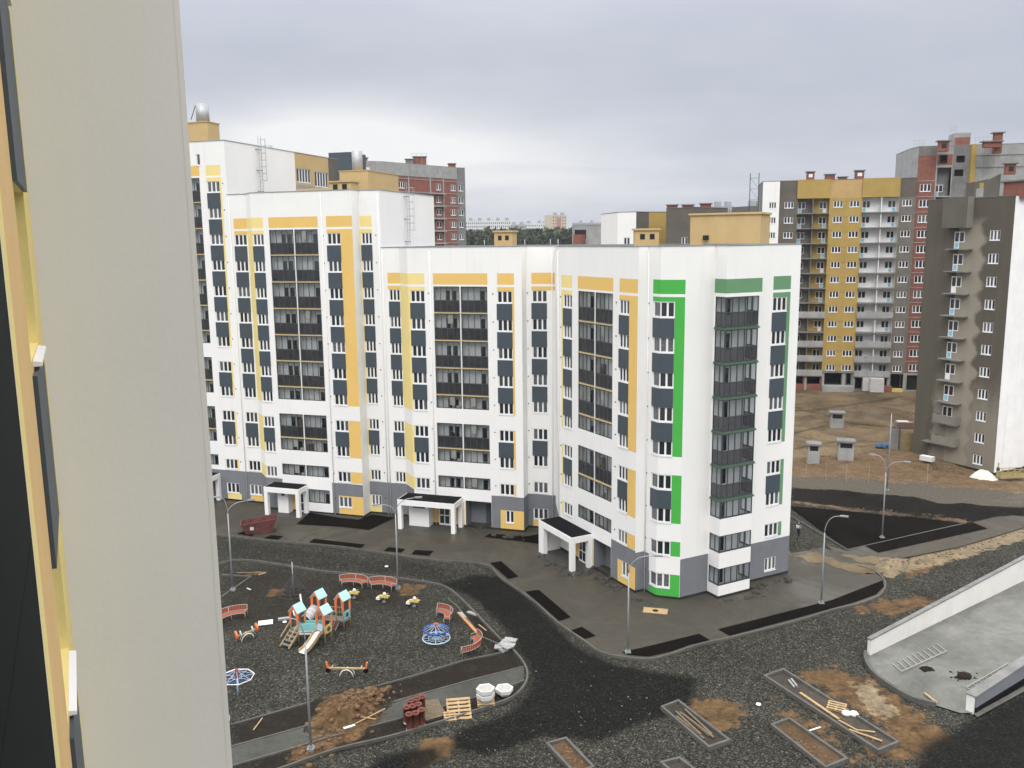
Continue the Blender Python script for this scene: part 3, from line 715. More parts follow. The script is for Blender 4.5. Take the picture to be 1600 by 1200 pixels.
# ---- entrance porches (parts of their sections)
def porch(root, seg, u0, u1, dep, solid_left=False, door_u=None, lobby=None, wall_m=None):
    b = MB(); H1, H0, T = 3.22, 2.66, 0.42
    P = lambda u, w, z: seg.p(u, w, z)
    def bx(ua, ub, wa, wb_, za, zb, m, mb=b): mb.hexa([P(ua, wb_, za), P(ub, wb_, za), P(ub, wa, za), P(ua, wa, za), P(ua, wb_, zb), P(ub, wb_, zb), P(ub, wa, zb), P(ua, wa, zb)], m)
    bx(u0, u1, dep-0.3, dep, H0, H1, M_white); bx(u0, u0+0.3, 0.02, dep-0.302, H0, H1, M_white); bx(u1-0.3, u1, 0.02, dep-0.302, H0, H1, M_white)
    bx(u0+0.302, u1-0.302, 0.02, dep-0.302, H0+0.02, H0+0.2, M_inner)
    o = build(b, 'porch', root)
    posts = [(u0, u0+(0.9 if solid_left else T), dep-T, dep), (u1-T, u1, dep-T, dep), (u1-T, u1, 0.02, 0.02+T)]
    for a, b2, c, d in posts:
        m = MB(); bx(a, b2, c, d, 0.0, H0-0.002, M_white, m); build(m, 'post', o)
    if solid_left:
        m = MB(); bx(u0, u0+0.3, 0.02, dep-T-0.002, 0, H0-0.002, M_white, m); build(m, 'side_wall', o)
    m = MB(); bx(u0+0.09, u1-0.09, 0.03, dep-0.09, H1+0.002, H1+0.03, M_bitumen, m); build(m, 'porch_roof', o)
    m = MB(); bx(u0-0.1, u1+0.1, 0.06, dep+0.25, 0.0, 0.12, M_step, m); bx(u0+0.3, u1+0.5, dep+0.252, dep+0.7, 0.0, 0.06, M_step, m); build(m, 'step', o)
    if lobby:
        m = MB(); bx(lobby[0], lobby[1], 0.02, lobby[2], 0.122, H0-0.02, M_white, m); bx(lobby[0]+0.5, lobby[1]-0.4, lobby[2]+0.001, lobby[2]+0.03, 2.05, 2.4, M_slate, m); build(m, 'lobby_wall', o)
    if door_u is not None:
        m = MB(); bx(door_u, door_u+1.25, 0.02, 0.09, 0.122, 2.3, M_frame, m)
        for k in range(2):
            for za, zb in ((0.3, 1.1), (1.22, 2.1)): bx(door_u+0.1+k*0.56, door_u+0.55+k*0.56, 0.085, 0.10, za, zb, M_glass, m)
        build(m, 'entrance_door', o)
    return o
porch(rootA, SA3, -12.65, -6.45, 2.5, lobby=(-12.0, -9.8, 1.15), door_u=-9.1)
porch(rootB, SB3, -28.55, -24.3, 2.0, lobby=(-27.6, -26.3, 0.9), door_u=-25.9)
porch(rootA, SA7, -12.3, -6.45, 2.2, solid_left=True, door_u=-8.6)
porch(rootC, SC3, -42.4, -36.55, 2.5)

# ================================================================== THE HOUSE THE PHOTO IS TAKEN FROM
M_near = mat('near_wall_render', (0.685, 0.685, 0.68), 0.9, var=0.02, scale=0.5, streak=0.012, bump=0.10, bscale=14.0)
M_nochre = mat('near_ochre', (0.66, 0.44, 0.19), 0.9, var=0.04, scale=2.0, bump=0.2, bscale=30)
M_ndark = mat('near_dark_panel', (0.005, 0.0085, 0.0095), 0.7, spec=0.08)
M_nyel = mat('near_yellow', (0.78, 0.63, 0.24), 0.9, var=0.04, scale=2.0, bump=0.2, bscale=30)
def build_near():
    phi = R(-26.4); df = Vector((math.sin(phi), math.cos(phi))); nf = Vector((df.y, -df.x)); of = -0.31*nf
    root = thing('apartment_building', 'close pale grey side wall with yellow window strip filling the left edge of view', 'apartment block', (0, 0, 0))
    b = Vector((0, 0)); F = Seg(of-df*5, df, 14.2, -5, b); W = Seg(of+df*9.2, nf, 1.41, 0, b); F2 = Seg(of+df*9.2+nf*1.41, df, 9, 9.2, b)
    F.zone(8.12, 9.2, 0, 40, M_nyel); F.zone(5.38, 8.12, 0, 40, M_nochre); F.zone(5.05, 5.38, 0, 40, M_nyel)
    wb = MB(); zt = 29.42
    k = -11
    while k < 3:
        z1 = zt+2.66*k; z0 = z1-1.2
        if z1 < 36 and z0 > 0.5:
            F.hole(6.69, 8.08, z0, z1, 0.16, M_nyel); put_window(root, F, 6.69, 8.08, z0, z1, 3, w=-0.04, sill=0)
            m = MB(); m.hexa([F.p(6.95, 0.055, z0-0.06), F.p(8.06, 0.055, z0-0.06), F.p(8.06, -0.1, z0-0.06), F.p(6.95, -0.1, z0-0.06), F.p(6.95, 0.055, z0-0.03), F.p(8.06, 0.055, z0-0.03), F.p(8.06, -0.1, z0+0.0), F.p(6.95, -0.1, z0+0.0)], M_frame); build(m, 'window_sill', root)
            if k < 2: put_panel(root, F, 6.66, 8.10, z1+0.003, z0+2.66-0.09, w=0.03)
        k += 1
    # the dark glazed strip right beside the camera
    F.hole(1.2, 5.02, 1.0, 35.5, 0.05, M_nyel)
    for i in range(13):
        z0 = 1.02+2.65*i
        g = MB(); g.hexa([F.p(1.22, 0.0, z0), F.p(5.0, 0.0, z0), F.p(5.0, -0.05, z0), F.p(1.22, -0.05, z0), F.p(1.22, 0.0, z0+2.64), F.p(5.0, 0.0, z0+2.64), F.p(5.0, -0.05, z0+2.64), F.p(1.22, -0.05, z0+2.64)], M_ndark); build(g, 'glazed_panel', root)
    for s_ in (F, W, F2): s_.wall(wb, 0, 36.5, M_near)
    q0 = F.xy(-5); q1 = F2.xy(18.2)
    back_wall(wb, [q1, q1-nf*14, q0-nf*12.6, q0], b, 0, 36.5, M_near)
    build(wb, 'wall', root)
    roof_and_coping(root, [q0, F.xy(9.2), W.xy(1.41), q1, q1-nf*14, q0-nf*12.6], 36.5, b)
    m = MB(); m.hexa([W.p(1.36, 0.004, 0), W.p(1.412, 0.004, 0), W.p(1.412, -0.05, 0), W.p(1.36, -0.05, 0), W.p(1.36, 0.004, 36.4), W.p(1.412, 0.004, 36.4), W.p(1.412, -0.05, 36.4), W.p(1.36, -0.05, 36.4)], M_near); build(m, 'corner_bead', root)
build_near()

# ================================================================== HOUSES UNDER CONSTRUCTION ON THE RIGHT
def tower_material():
    m = bpy.data.materials.new('half_plastered_wall'); m.use_nodes = True; t = NT(m.node_tree); b = t.n['Principled BSDF']; b.inputs['Roughness'].default_value = 0.9
    co = t.add('ShaderNodeTexCoord').outputs['Object']; s = t.add('ShaderNodeSeparateXYZ', _0=co)
    n = t.add('ShaderNodeTexNoise', Vector=co, Scale=0.7, Detail=6.0, Roughness=0.65); nn = t.math('SUBTRACT', n.outputs[0], 0.5)
    fl = t.math('FRACT', t.math('DIVIDE', t.math('SUBTRACT', s.outputs[2], 2.6), 2.74))          # 0 at each slab
    right = t.math('ADD', t.math('ADD', 7.7, t.math('MULTIPLY', nn, 2.0)), t.math('MULTIPLY', t.math('COSINE', t.math('MULTIPLY', t.math('SUBTRACT', fl, 0.45), 6.283)), 0.35))
    a = t.math('MULTIPLY', t.maprange(s.outputs[0], 4.5, 4.7), t.math('SUBTRACT', 1.0, t.maprange(t.math('SUBTRACT', s.outputs[0], right), -0.25, 0.55)))
    a = t.math('MULTIPLY', a, t.math('SUBTRACT', 1.0, t.maprange(s.outputs[2], 29.5, 31.5)))
    low = t.math('MULTIPLY', t.maprange(t.math('ADD', s.outputs[0], t.math('MULTIPLY', nn, 3.0)), 2.2, 3.2), t.math('SUBTRACT', 1.0, t.maprange(t.math('ADD', s.outputs[2], t.math('MULTIPLY', nn, 6.0)), 6.5, 12.5)))
    wet = t.add('ShaderNodeTexNoise', Vector=t.add('ShaderNodeMapping', Vector=co, Scale=(1.2, 1.2, 0.10)).outputs[0], Scale=1.0, Detail=6.0)
    f = t.math('MAXIMUM', t.math('MULTIPLY', a, 0.9), t.math('MULTIPLY', low, 0.62))
    f = t.math('ADD', f, t.math('MULTIPLY', t.math('SUBTRACT', wet.outputs[0], 0.5), 0.35), clamp=True)
    t.l.new(t.mix(f, (0.084, 0.074, 0.056), (0.285, 0.255, 0.205)), b.inputs['Base Color']); return m
def site_white():
    return mat('patchy_white_primer', (0.82, 0.82, 0.82), 0.85, var=0.06, scale=0.6, streak=0.14)
M_primer = site_white()
def door_unit(root, seg, u0, z0, film=M_bluefilm, flip=False):
    key = ('door', film.name, flip)
    if key not in _cache:
        f = MB(); g = MB(); p = MB()
        X0 = (lambda x: 1.35-x) if flip else (lambda x: x)
        def bx(mb, a, b, y0, y1, za, zb, m): a, b = sorted((X0(a), X0(b))); mb.box(a, b, y0, y1, za, zb, m)
        bx(f, 0, 0.66, 0.0, 0.06, 0, 2.05, M_frame); bx(f, 0.662, 1.35, 0.0, 0.06, 0.75, 2.05, M_frame)
        bx(g, 0.09, 0.57, -0.012, 0.02, 0.85, 1.95, M_glass); bx(g, 0.74, 1.26, -0.012, 0.02, 0.86, 1.95, M_glass)
        bx(p, 0.09, 0.57, -0.012, 0.02, 0.1, 0.72, film)
        _cache[key] = (f.mesh('balcony_door'), g.mesh('pane'), p.mesh('door_panel'))
    ms = _cache[key]; q = seg.xy(u0, 0.03); o = link('balcony_door', ms[0], root, (q.x, q.y, z0), seg.ang); link('pane', ms[1], o); link('door_panel', ms[2], o)
def brick_vent(x0, x1, yt, D, h, label, ang=0.0, dep=1.2, window=False):
    a = at(x0, yt, D); b = at(x1, yt, D); wd = (b.xy-a.xy).length
    m = MB(); m.box(0, wd, 0, dep, 0, h, M_brick)
    return m, a, wd
def add_vent(root, base, x0, x1, yt, D, h, ang=R(-12), cap=True, opening=None, m_=None):
    m, a, wd = brick_vent(x0, x1, yt, D, h, '')
    o = link('brick_vent', m.mesh('brick_vent'), root, (a.x-base[0], a.y-base[1], a.z-h-0.15), ang)
    if cap: c = MB(); c.box(-0.2, wd+0.2, -0.2, 1.4, h, h+0.16, M_concd); link('vent_cover', c.mesh('vent_cover'), o)
    if opening: c = MB(); c.box(wd*0.25, wd*0.75, -0.02, 0.05, h-0.95, h-0.35, opening); link('vent_opening', c.mesh('vent_opening'), o)
    return o
def set_rot(root, ang): root.rotation_euler.z = ang

def build_dark_tower():
    FL = G(1425, 712); ang = math.atan2(dQ.y, dQ.x)
    root = thing('apartment_tower', 'narrow dark brown half plastered tower with balcony slabs and white right face', 'apartment block', FL, ang)
    z2 = Vector((0, 0)); S = Seg((0, 0), (1, 0), 11.5, 0, z2); W = Seg((11.5, 0), (0, 1), 6.4, 0, z2); W2 = Seg((11.5, 6.4), (1, 0), 3.0, 0, z2); W3 = Seg((14.5, 6.4), (0, 1), 12, 0, z2)
    top = 33.4; tw = MB(); wm = MB()
    TM = tower_material()
    for k in range(11):
        z1 = 29.5-2.74*k; S.hole(8.62, 9.95, z1-1.2, z1, 0.12); put_window(root, S, 8.62, 9.95, z1-1.2, z1, 3)
        z = 27.32-2.74*k
        if k < 9:
            blue = k not in (2, 6)
            door_unit(root, S, 4.05, z+0.02, M_bluefilm if blue else M_frame)
        elif k == 9 or k == 10: pass
    for k in (8, 9):
        z = 27.32-2.74*k
    S.wall(tw, -0.3, top, TM); build(tw, 'wall', root)
    for k in range(10):
        z = 27.32-2.74*k
        m = MB(); u0, u1 = (3.5, 6.6) if k < 9 else (2.0, 6.6)
        m.hexa([(u0, -1.0, z-0.13), (u1, -1.0, z-0.13), (u1, 0.02, z-0.13), (u0, 0.02, z-0.13), (u0, -1.0, z), (u1, -1.0, z), (u1, 0.02, z), (u0, 0.02, z)], M_concd); o = build(m, 'balcony_slab', root)
        if k >= 8:
            m = MB(); ribbon(m, [Vector((3.45, 0)), Vector((3.45, -1.05)), Vector((6.65, -1.05)), Vector((6.65, 0))], 0.0, 0.09, z+0.003, z+1.05, M_umberl); build(m, 'balcony_parapet', o)
    wm2 = MB()
    W2.hole(1.0, 2.4, 2.2, 3.4, 0.1)
    for s_ in (W, W2, W3): s_.wall(wm2, 0.3, top, M_primer)
    put_window(root, W2, 1.0, 2.4, 2.2, 3.4, 3)
    build(wm2, 'side_wall', root)
    bwm = MB(); back_wall(bwm, [(14.5, 18.4), (-0.0, 18.4), (0, 0)], z2, -0.3, top, M_umber); build(bwm, 'rear_wall', root)
    m = MB(); m.box(2.95, 6.3, -1.15, 0.01, 29.85, 33.55, M_umber); m.box(6.302, 6.33, -1.15, 0.0, 29.852, 33.55, M_umberl); build(m, 'overhanging_box', root)
    m = MB(); m.box(6.4, 7.0, 0.1, 0.6, 32, 34.5, M_conc); build(m, 'chimney_stub', root)
    m = MB(); ribbon(m, [Vector((-0.02, -0.03)), Vector((11.53, -0.03)), Vector((11.53, 6.37)), Vector((14.53, 6.37)), Vector((14.5, 18.4)), Vector((0, 18.4))], 0, 0.1, -0.35, 0.35, M_dark, close=True); build(m, 'plinth', root)
    roof_and_coping(root, [(0, 0), (11.5, 0), (11.5, 6.4), (14.5, 6.4), (14.5, 18.4), (0, 18.4)], top, z2, M_concd, 0.3)
    m = MB(); m.box(0, 2.5, 0, 1.8, 0, 1.95, M_brick); q_ = Matrix.Rotation(-ang, 4, 'Z') @ (at(1531, 290, 116.5)-FL); q = (q_.x, max(q_.y, 0.6), 33.1); o = link('brick_vent', m.mesh('brick_vent'), root, q)
    m = MB(); m.box(-.25, 2.75, -.25, 2.05, 1.952, 2.12, M_concd); link('vent_cover', m.mesh('vent_cover'), o); m = MB(); m.box(-.02, .05, .4, 1.3, 1.0, 1.7, M_dark); link('vent_opening', m.mesh('vent_opening'), o)
    return root, FL
rootT, FLT = build_dark_tower()

M_ygrey = mat('brownish_grey_plaster', (0.150, 0.138, 0.118), .9, var=.18, scale=.6, streak=.2)
def build_mustard():
    o = G(1330, 610); ang = R(-12); root = thing('apartment_building', 'twelve-storey mustard yellow house with white balconies and grey strips, still being plastered', 'apartment block', o, ang)
    z2 = Vector((0, 0)); top = 39.3
    S = Seg((-17.5, 0), (1, 0), 26.9, -17.5, z2); wt_ = lambda k: 4.9+2.777*(k-1)+0.0
    M1, M2 = M_umber, M_concd
    S.zone(-17.5, -14.45, -1, 60, M_white); S.zone(-14.45, -11.25, -1, 60, M_umber); S.zone(6.6, 9.4, -1, 36, M_ygrey); S.zone(6.6, 9.4, 35.9, 60, M_umber); S.zone(-5.5, 0.2, 36.0, 60, M_tan)
    S.zone(-17.5, 9.4, -1, 3.5, M_concd); S.zone(-11.25, -5.5, -1, 3.3, M_brick)
    caps = []
    for k in range(1, 13):
        t = wt_(k); b = t-1.15
        for u0, u1 in ((-16.3, -15.0), (-13.5, -11.85), (-4.8, -3.15), (-1.95, -0.22), (7.1, 8.76)):
            if u1 < -11 and k < 9: continue
            S.hole(u0, u1, b, t, 0.1); put_window(root, S, u0, u1, b, t, 3)
        caps += [(S, -2.75, t-0.1), (S, -2.3, t-0.1)]
    for bi, (u0, u1, um, ml, mr) in enumerate(((-11.2, -5.52, -8.45, M_ygrey, M_must), (0.25, 6.55, 3.55, M_primer, M_primer))):
        z1 = 36.0; S.hole(u0, u1, 3.62, z1, 0.02, M_must)
        bk = MB(); B = Seg((u0, 1.3), (1, 0), u1-u0, u0, z2); B.zone(u0, um, 0, 60, ml); B.zone(um, u1, 0, 60, mr); B.wall(bk, 3.6, z1, ml)
        for u, fl in ((u0, 0), (u1, 1)): bk.poly([(u, 0, 3.6), (u, 1.3, 3.6), (u, 1.3, z1), (u, 0, z1)], (ml, mr)[fl])
        build(bk, 'balcony_back_wall', root)
        m = MB(); m.box(um-0.06, um+0.06, -0.25, 1.3, 3.6, z1, M_primer if bi else M_concd); build(m, 'balcony_divider', root)
        for k in range(1, 13):
            zf = wt_(k)-2.1
            m = MB(); m.box(u0-0.03, u1+0.03, -0.5, 1.298, zf-0.19, zf, M_concd); sl = build(m, 'balcony_slab', root)
            if k in (1, 2, 3, 5): m = MB(); m.box(u0-0.02, u1+0.02, -0.5, -0.40, zf+0.003, zf+1.1, M_conc); build(m, 'balcony_parapet', sl)
            film = M_bluefilm if k > 8 else M_frame
            door_unit(root, B, u0+0.25, zf+0.01, film); door_unit(root, B, u1-1.65, zf+0.01, M_bluefilm if (k*3+bi) % 4 else M_frame, True)
        m = MB(); m.box(u0-0.1, u1+0.05, -0.32, 0.01, 36.0, top+0.12, M_must); build(m, 'overhanging_box', root)
    # open ground floor with columns
    for u0, u1 in ((-10.7, -8.9), (-8.1, -5.8), (-5.0, -1.9), (-1.0, -0.2), (0.6, 3.0), (3.4, 6.2), (6.9, 9.2)):
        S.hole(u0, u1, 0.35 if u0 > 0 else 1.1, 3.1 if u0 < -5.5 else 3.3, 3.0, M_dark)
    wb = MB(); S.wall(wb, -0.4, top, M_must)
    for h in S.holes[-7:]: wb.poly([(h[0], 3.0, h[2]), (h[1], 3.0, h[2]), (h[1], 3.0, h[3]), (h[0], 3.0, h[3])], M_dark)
    back_wall(wb, [(9.4, 0), (9.4, 14), (-17.5, 14), (-17.5, 0)], z2, -0.4, top, M_concd)
    build(wb, 'wall', root); finish_caps(root, caps)
    m = MB(); m.box(-0.2, 0.2, -0.12, 0.2, -0.3, 3.45, M_conc); me = m.mesh('ground_floor_column')
    for u in (-11, -8.4, -5.2, -1.5, 0.3, 3.2, 6.5, 9.3): link('ground_floor_column', me, root, (u, 0, 0))
    m = MB(); m.box(-5.4, 0.1, -1.6, -0.15, -0.2, 1.0, M_conc); build(m, 'loading_platform', root); m = MB(); m.box(-5.5, 0.3, -0.3, 0.03, 3.35, 3.75, M_concd); build(m, 'floor_band', root)
    roof_and_coping(root, [(-17.5, 0), (9.4, 0), (9.4, 14), (-17.5, 14)], top, z2, M_concd, 0.3)
    iv = root.matrix_basis.inverted()
    for x0, x1, yt, h, op in ((1261, 1273, 269, 2.0, M_whitep), (1290, 1305, 273, 1.4, None), (1311, 1324, 277, 1.0, None), (1337, 1351, 267, 2.2, M_whitep)):
        a = at(x0, yt, 176); b = at(x1, yt, 176); wd = (b.xy-a.xy).length
        m = MB(); m.box(0, wd, 0, 1.2, 0, a.z-39.0, M_brick); q = Matrix.Rotation(-ang, 4, 'Z') @ (a-o)
        v = link('brick_vent', m.mesh('brick_vent'), root, (q.x, q.y, 39.0))
        m = MB(); m.box(-.2, wd+.2, -.2, 1.4, a.z-38.998, a.z-38.85, M_concd); link('vent_cover', m.mesh('vent_cover'), v)
        if op: m = MB(); m.box(wd*.25, wd*.75, -.02, .04, a.z-39.95, a.z-39.35, op); link('vent_opening', m.mesh('vent_opening'), v)
    m = MB()
    for u in (-18.2, -19.8):
        for w_ in (0.6, 1.8): m.tube([(u, w_, 0), (u, w_, 41.0)], 0.05, M_gframe, 4)
    for i in range(20): z = 2+i*2; m.tube([(-18.2, 0.6, z), (-19.8, 0.6, z)], 0.04, M_gframe, 4); m.tube([(-18.2, 0.6, z), (-19.8, 0.6, z+2 if z < 40 else z)], 0.03, M_gframe, 4)
    build(m, 'scaffold_tower', root)
    return root
rootY = build_mustard()

def build_brick_tower():
    o = G(1330, 610); ang = R(-12)
    root = thing('apartment_building', 'tall red brick and bare concrete tower under construction behind the dark tower', 'apartment block', o, ang)
    z2 = Vector((0, 0)); top = 44.8
    S = Seg((9.43, 0.3), (1, 0), 30, 9.43, z2); wt_ = lambda k: 4.9+2.745*(k-1)+0.0
    L = Seg((8.8, 4.5), (0.63, -4.2), 4.247, 0, z2)
    S.zone(9.43, 12.5, 3.5, 43.2, M_brick); S.zone(12.5, 15.25, -1, 60, M_conc); S.zone(12.6, 15.2, 41.4, 43.3, M_brick); S.zone(15.25, 18.0, -1, 60, M_concd); S.zone(18.0, 18.8, -1, 60, M_must); S.zone(9.43, 12.5, 43.2, 60, M_concd)
    S.zone(18.8, 40, -1, 60, M_conc)
    for k in range(1, 14):
        t = wt_(k)+0.35 if k > 12 else wt_(k)+0.3; b = t-1.35
        S.hole(10.0, 11.85, b, t, 0.1); put_window(root, S, 10.0, 11.85, b, t, 3)
        m = MB(); m.box(9.44, 12.49, 0.25, 0.31, t+0.48, t+0.60, M_conc); build(m, 'floor_band', root)
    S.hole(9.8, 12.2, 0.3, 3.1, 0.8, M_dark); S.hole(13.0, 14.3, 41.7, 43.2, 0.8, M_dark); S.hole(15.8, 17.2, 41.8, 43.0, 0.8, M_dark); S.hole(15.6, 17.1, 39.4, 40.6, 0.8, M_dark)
    S.hole(12.75, 15.1, 3, 41.0, 0.02, M_conc)
    wb = MB(); S.wall(wb, -0.4, top, M_conc); L.wall(wb, -0.4, top, M_conc)
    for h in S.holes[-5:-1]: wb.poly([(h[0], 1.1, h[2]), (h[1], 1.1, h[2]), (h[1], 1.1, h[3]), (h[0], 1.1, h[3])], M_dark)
    B = Seg((12.75, 1.7), (1, 0), 2.35, 12.75, z2); B.wall(wb, 3, 41.0, M_concd)
    back_wall(wb, [(39.43, 0.3), (39.43, 16), (8.8, 16), (8.8, 4.5)], z2, -0.4, top, M_conc); build(wb, 'wall', root)
    for k in range(8, 14):
        zf = wt_(k)-1.85; m = MB(); m.box(12.74, 15.12, 0.0, 1.69, zf-0.2, zf, M_conc); build(m, 'balcony_slab', root); door_unit(root, B, 12.85, zf+0.01, M_bluefilm)
    for z, in ((43.0,), (40.9,), (38.2,)):
        m = MB(); m.box(18.9, 39.4, 0.22, 0.31, z-0.14, z, M_concd); build(m, 'floor_band', root)
    m = MB(); m.box(15.3, 18.0, 0.6, 4.5, 44.802, 47.0, M_conc); m.box(15.4, 17.9, 0.55, 0.61, 44.9, 46.2, M_brick); build(m, 'lift_house', root)
    m = MB(); m.box(18.1, 18.9, -0.25, 0.31, 30, 44.9, M_must); build(m, 'insulation_strip', root)
    # lower wing in front with the raked dark top
    m = MB(); m.hexa([(15.2, -14, 0), (17.2, -14, 0), (17.2, -9, 0), (15.2, -9, 0), (15.2, -14, 37.6), (17.2, -14, 38.0), (17.2, -9, 38.0), (15.2, -9, 37.6)], M_umber); m.box(15.9, 16.5, -14.05, -13.9, 30, 37.4, M_must)
    m.hexa([(17.21, -14, 0), (19.6, -12, 0), (19.6, -9, 0), (17.21, -9, 0), (17.21, -14, 37.9), (19.6, -12, 38.9), (19.6, -9, 38.9), (17.21, -9, 37.9)], M_umber); build(m, 'front_wing', root)
    roof_and_coping(root, [(8.8, 4.5), (9.43, 0.3), (39.43, 0.3), (39.43, 16), (8.8, 16)], top, z2, M_conc, 0.2)
    rot = Matrix.Rotation(-ang, 4, 'Z')
    for x0, x1, yt, h, D, mm in ((1468, 1484, 221, 1.7, 176, M_dark), (1555, 1568, 208, 3.4, 178, None), (1538, 1566, 222, 0.9, 176.5, None), (1573, 1589, 256, 1.7, 168, M_dark)):
        a = at(x0, yt, D); b = at(x1, yt, D); wd = (b.xy-a.xy).length; q = rot @ (a-o); zb = a.z-h
        m = MB(); m.box(0, wd, 0, 1.2, 0, h, M_brick); v = link('brick_vent', m.mesh('brick_vent'), root, (q.x, q.y, zb)); m = MB(); m.box(-.35, wd+.35, -.3, 1.5, h+0.002, h+.18, M_concd); link('vent_cover', m.mesh('vent_cover'), v)
        if mm: m = MB(); m.box(wd*.25, wd*.75, -.02, .04, h-1.2, h-0.4, mm); link('vent_opening', m.mesh('vent_opening'), v)
    m = MB()
    for u0, u1, w_ in ((9.2, 11.0, 3.2), (14.6, 15.8, 1.2), (18.8, 21.5, 0.6)):
        for i in range(5):
            u = u0+(u1-u0)*i/4; m.tube([(u, w_, top), (u, w_, top+(1.4 if u0 != 14.6 else 3.4))], 0.025, M_rebar, 4)
        for h in (0.7, 1.35): m.tube([(u0, w_, top+h+(2 if u0 == 14.6 else 0)), (u1, w_, top+h+(2 if u0 == 14.6 else 0))], 0.025, M_rebar, 4)
    build(m, 'roof_railing', root)
    return root
rootRB = build_brick_tower()

def simple_block(name, label, front, mats, depth, z0, z1, cat='apartment block', group=None, wins=None, cap=M_concd):
    """front: chain of 2D points left to right; mats per facet; wins: list of (facet, u0, u1, ztop, zbot, panes)"""
    base = Vector(front[0]); root = thing(name, label, cat, V3(base, 0), group=group)
    d = (Vector(front[-1])-Vector(front[0])).normalized(); n = Vector((-d.y, d.x))*depth
    wb = MB(); segs = []
    for i, (a, b) in enumerate(zip(front, front[1:])):
        s = Seg(a, Vector(b)-Vector(a), (Vector(b)-Vector(a)).length, 0, base); segs.append(s)
    for f, u0, u1, zt, zb, pn in (wins or []):
        segs[f].hole(u0, u1, zb, zt, 0.1); put_window(root, segs[f], u0, u1, zb, zt, pn)
    for s, m in zip(segs, mats): s.wall(wb, z0, z1, m)
    e, a = Vector(front[-1]), Vector(front[0]); back_wall(wb, [e, e+n, a+n, a], base, z0, z1, mats[0]); build(wb, 'wall', root)
    roof_and_coping(root, list(front)+[e+n, a+n], z1, base, cap, 0.2)
    return root, segs, base

# red brick house behind the white sections, left
def build_left_brick():
    p = [at(519, 300, 186).xy, at(598, 300, 189).xy, at(714, 300, 205).xy, at(727, 300, 206).xy]
    top = at(598, 252.5, 189).z
    wins = []
    for k in range(6):
        zt = at(705, 288, 203).z-2.75*k
        L = (p[2]-p[1]).length
        wins += [(1, L-2.2, L-0.4, zt, zt-1.4, 3), (2, 0.4, 1.6, zt-0.1, zt-1.4, 2)]
        if k < 2: wins += [(1, L*0.20, L*0.20+1.9, zt, zt-1.4, 3)]
        wins += [(1, L-6.8, L-5.2, zt, zt-1.4, 2)]
    root, sg, b = simple_block('apartment_building', 'unfinished red brick house with raw concrete parapet behind the white blocks at left', p, [M_conc, M_brick, M_concd], 14, 0, top, wins=wins, cap=M_conc)
    # concrete parapet band, floor bands, balcony slabs, roof vents
    m = MB()
    for s in sg[:2]: m.hexa([s.p(0, 0.06, top-2.6), s.p(s.L, 0.06, top-2.6), s.p(s.L, 0.003, top-2.6), s.p(0, 0.003, top-2.6), s.p(0, 0.06, top-0.02), s.p(s.L, 0.06, top-0.02), s.p(s.L, 0.003, top-0.02), s.p(0, 0.003, top-0.02)], M_conc)
    build(m, 'parapet_band', root)
    s = sg[1]; zt = at(705, 288, 203).z
    for k in range(7):
        z = zt+0.75-2.75*k; m = MB(); m.hexa([s.p(0, 0.08, z-.15), s.p(s.L, 0.08, z-.15), s.p(s.L, 0.004, z-.15), s.p(0, 0.004, z-.15), s.p(0, 0.08, z), s.p(s.L, 0.08, z), s.p(s.L, 0.004, z), s.p(0, 0.004, z)], M_conc); build(m, 'floor_band', root)
        z = zt-2.15-2.75*k; m = MB(); u0, u1 = s.L-9.5, s.L-4.6; m.hexa([s.p(u0, 1.0, z-.2), s.p(u1, 1.0, z-.2), s.p(u1, 0.09, z-.2), s.p(u0, 0.09, z-.2), s.p(u0, 1.0, z), s.p(u1, 1.0, z), s.p(u1, 0.09, z), s.p(u0, 0.09, z)], M_conc); build(m, 'balcony_slab', root)
    for u in (s.L*0.33, s.L*0.62, s.L-4.5):
        m = MB(); m.hexa([s.p(u-.15, 0.14, 20), s.p(u+.15, 0.14, 20), s.p(u+.15, 0.005, 20), s.p(u-.15, 0.005, 20), s.p(u-.15, 0.14, top-2.7), s.p(u+.15, 0.14, top-2.7), s.p(u+.15, 0.005, top-2.7), s.p(u-.15, 0.005, top-2.7)], M_conc); build(m, 'concrete_pier', root)
    for x0, x1, yt, D, mm in ((646, 666, 245, 205, M_brick), (634, 646, 249, 204, M_concd), (701, 712, 256, 212, M_brick), (566, 574, 247, 190, M_brick)):
        a = at(x0, yt, D); bb = at(x1, yt, D); wd = (bb.xy-a.xy).length; m = MB(); m.box(0, wd, 0, 1.5, 0, a.z-top+0.4, mm); v = link('brick_vent', m.mesh('brick_vent'), root, (a.x-b.x, a.y-b.y, top-0.4), R(10))
        m = MB(); m.box(-.2, wd+.2, -.2, 1.7, a.z-top+0.402, a.z-top+0.55, M_concd); link('vent_cover', m.mesh('vent_cover'), v)
    m = MB(); q = at(656, 240, 205)-V3(b)
    for i in range(4): m.tube([(q.x-2+i*1.2, q.y, top), (q.x-2+i*1.2, q.y, q.z)], 0.04, M_rebar, 4)
    m.tube([(q.x-2, q.y, q.z), (q.x+1.6, q.y, q.z)], 0.04, M_rebar, 4); build(m, 'roof_railing', root)
build_left_brick()

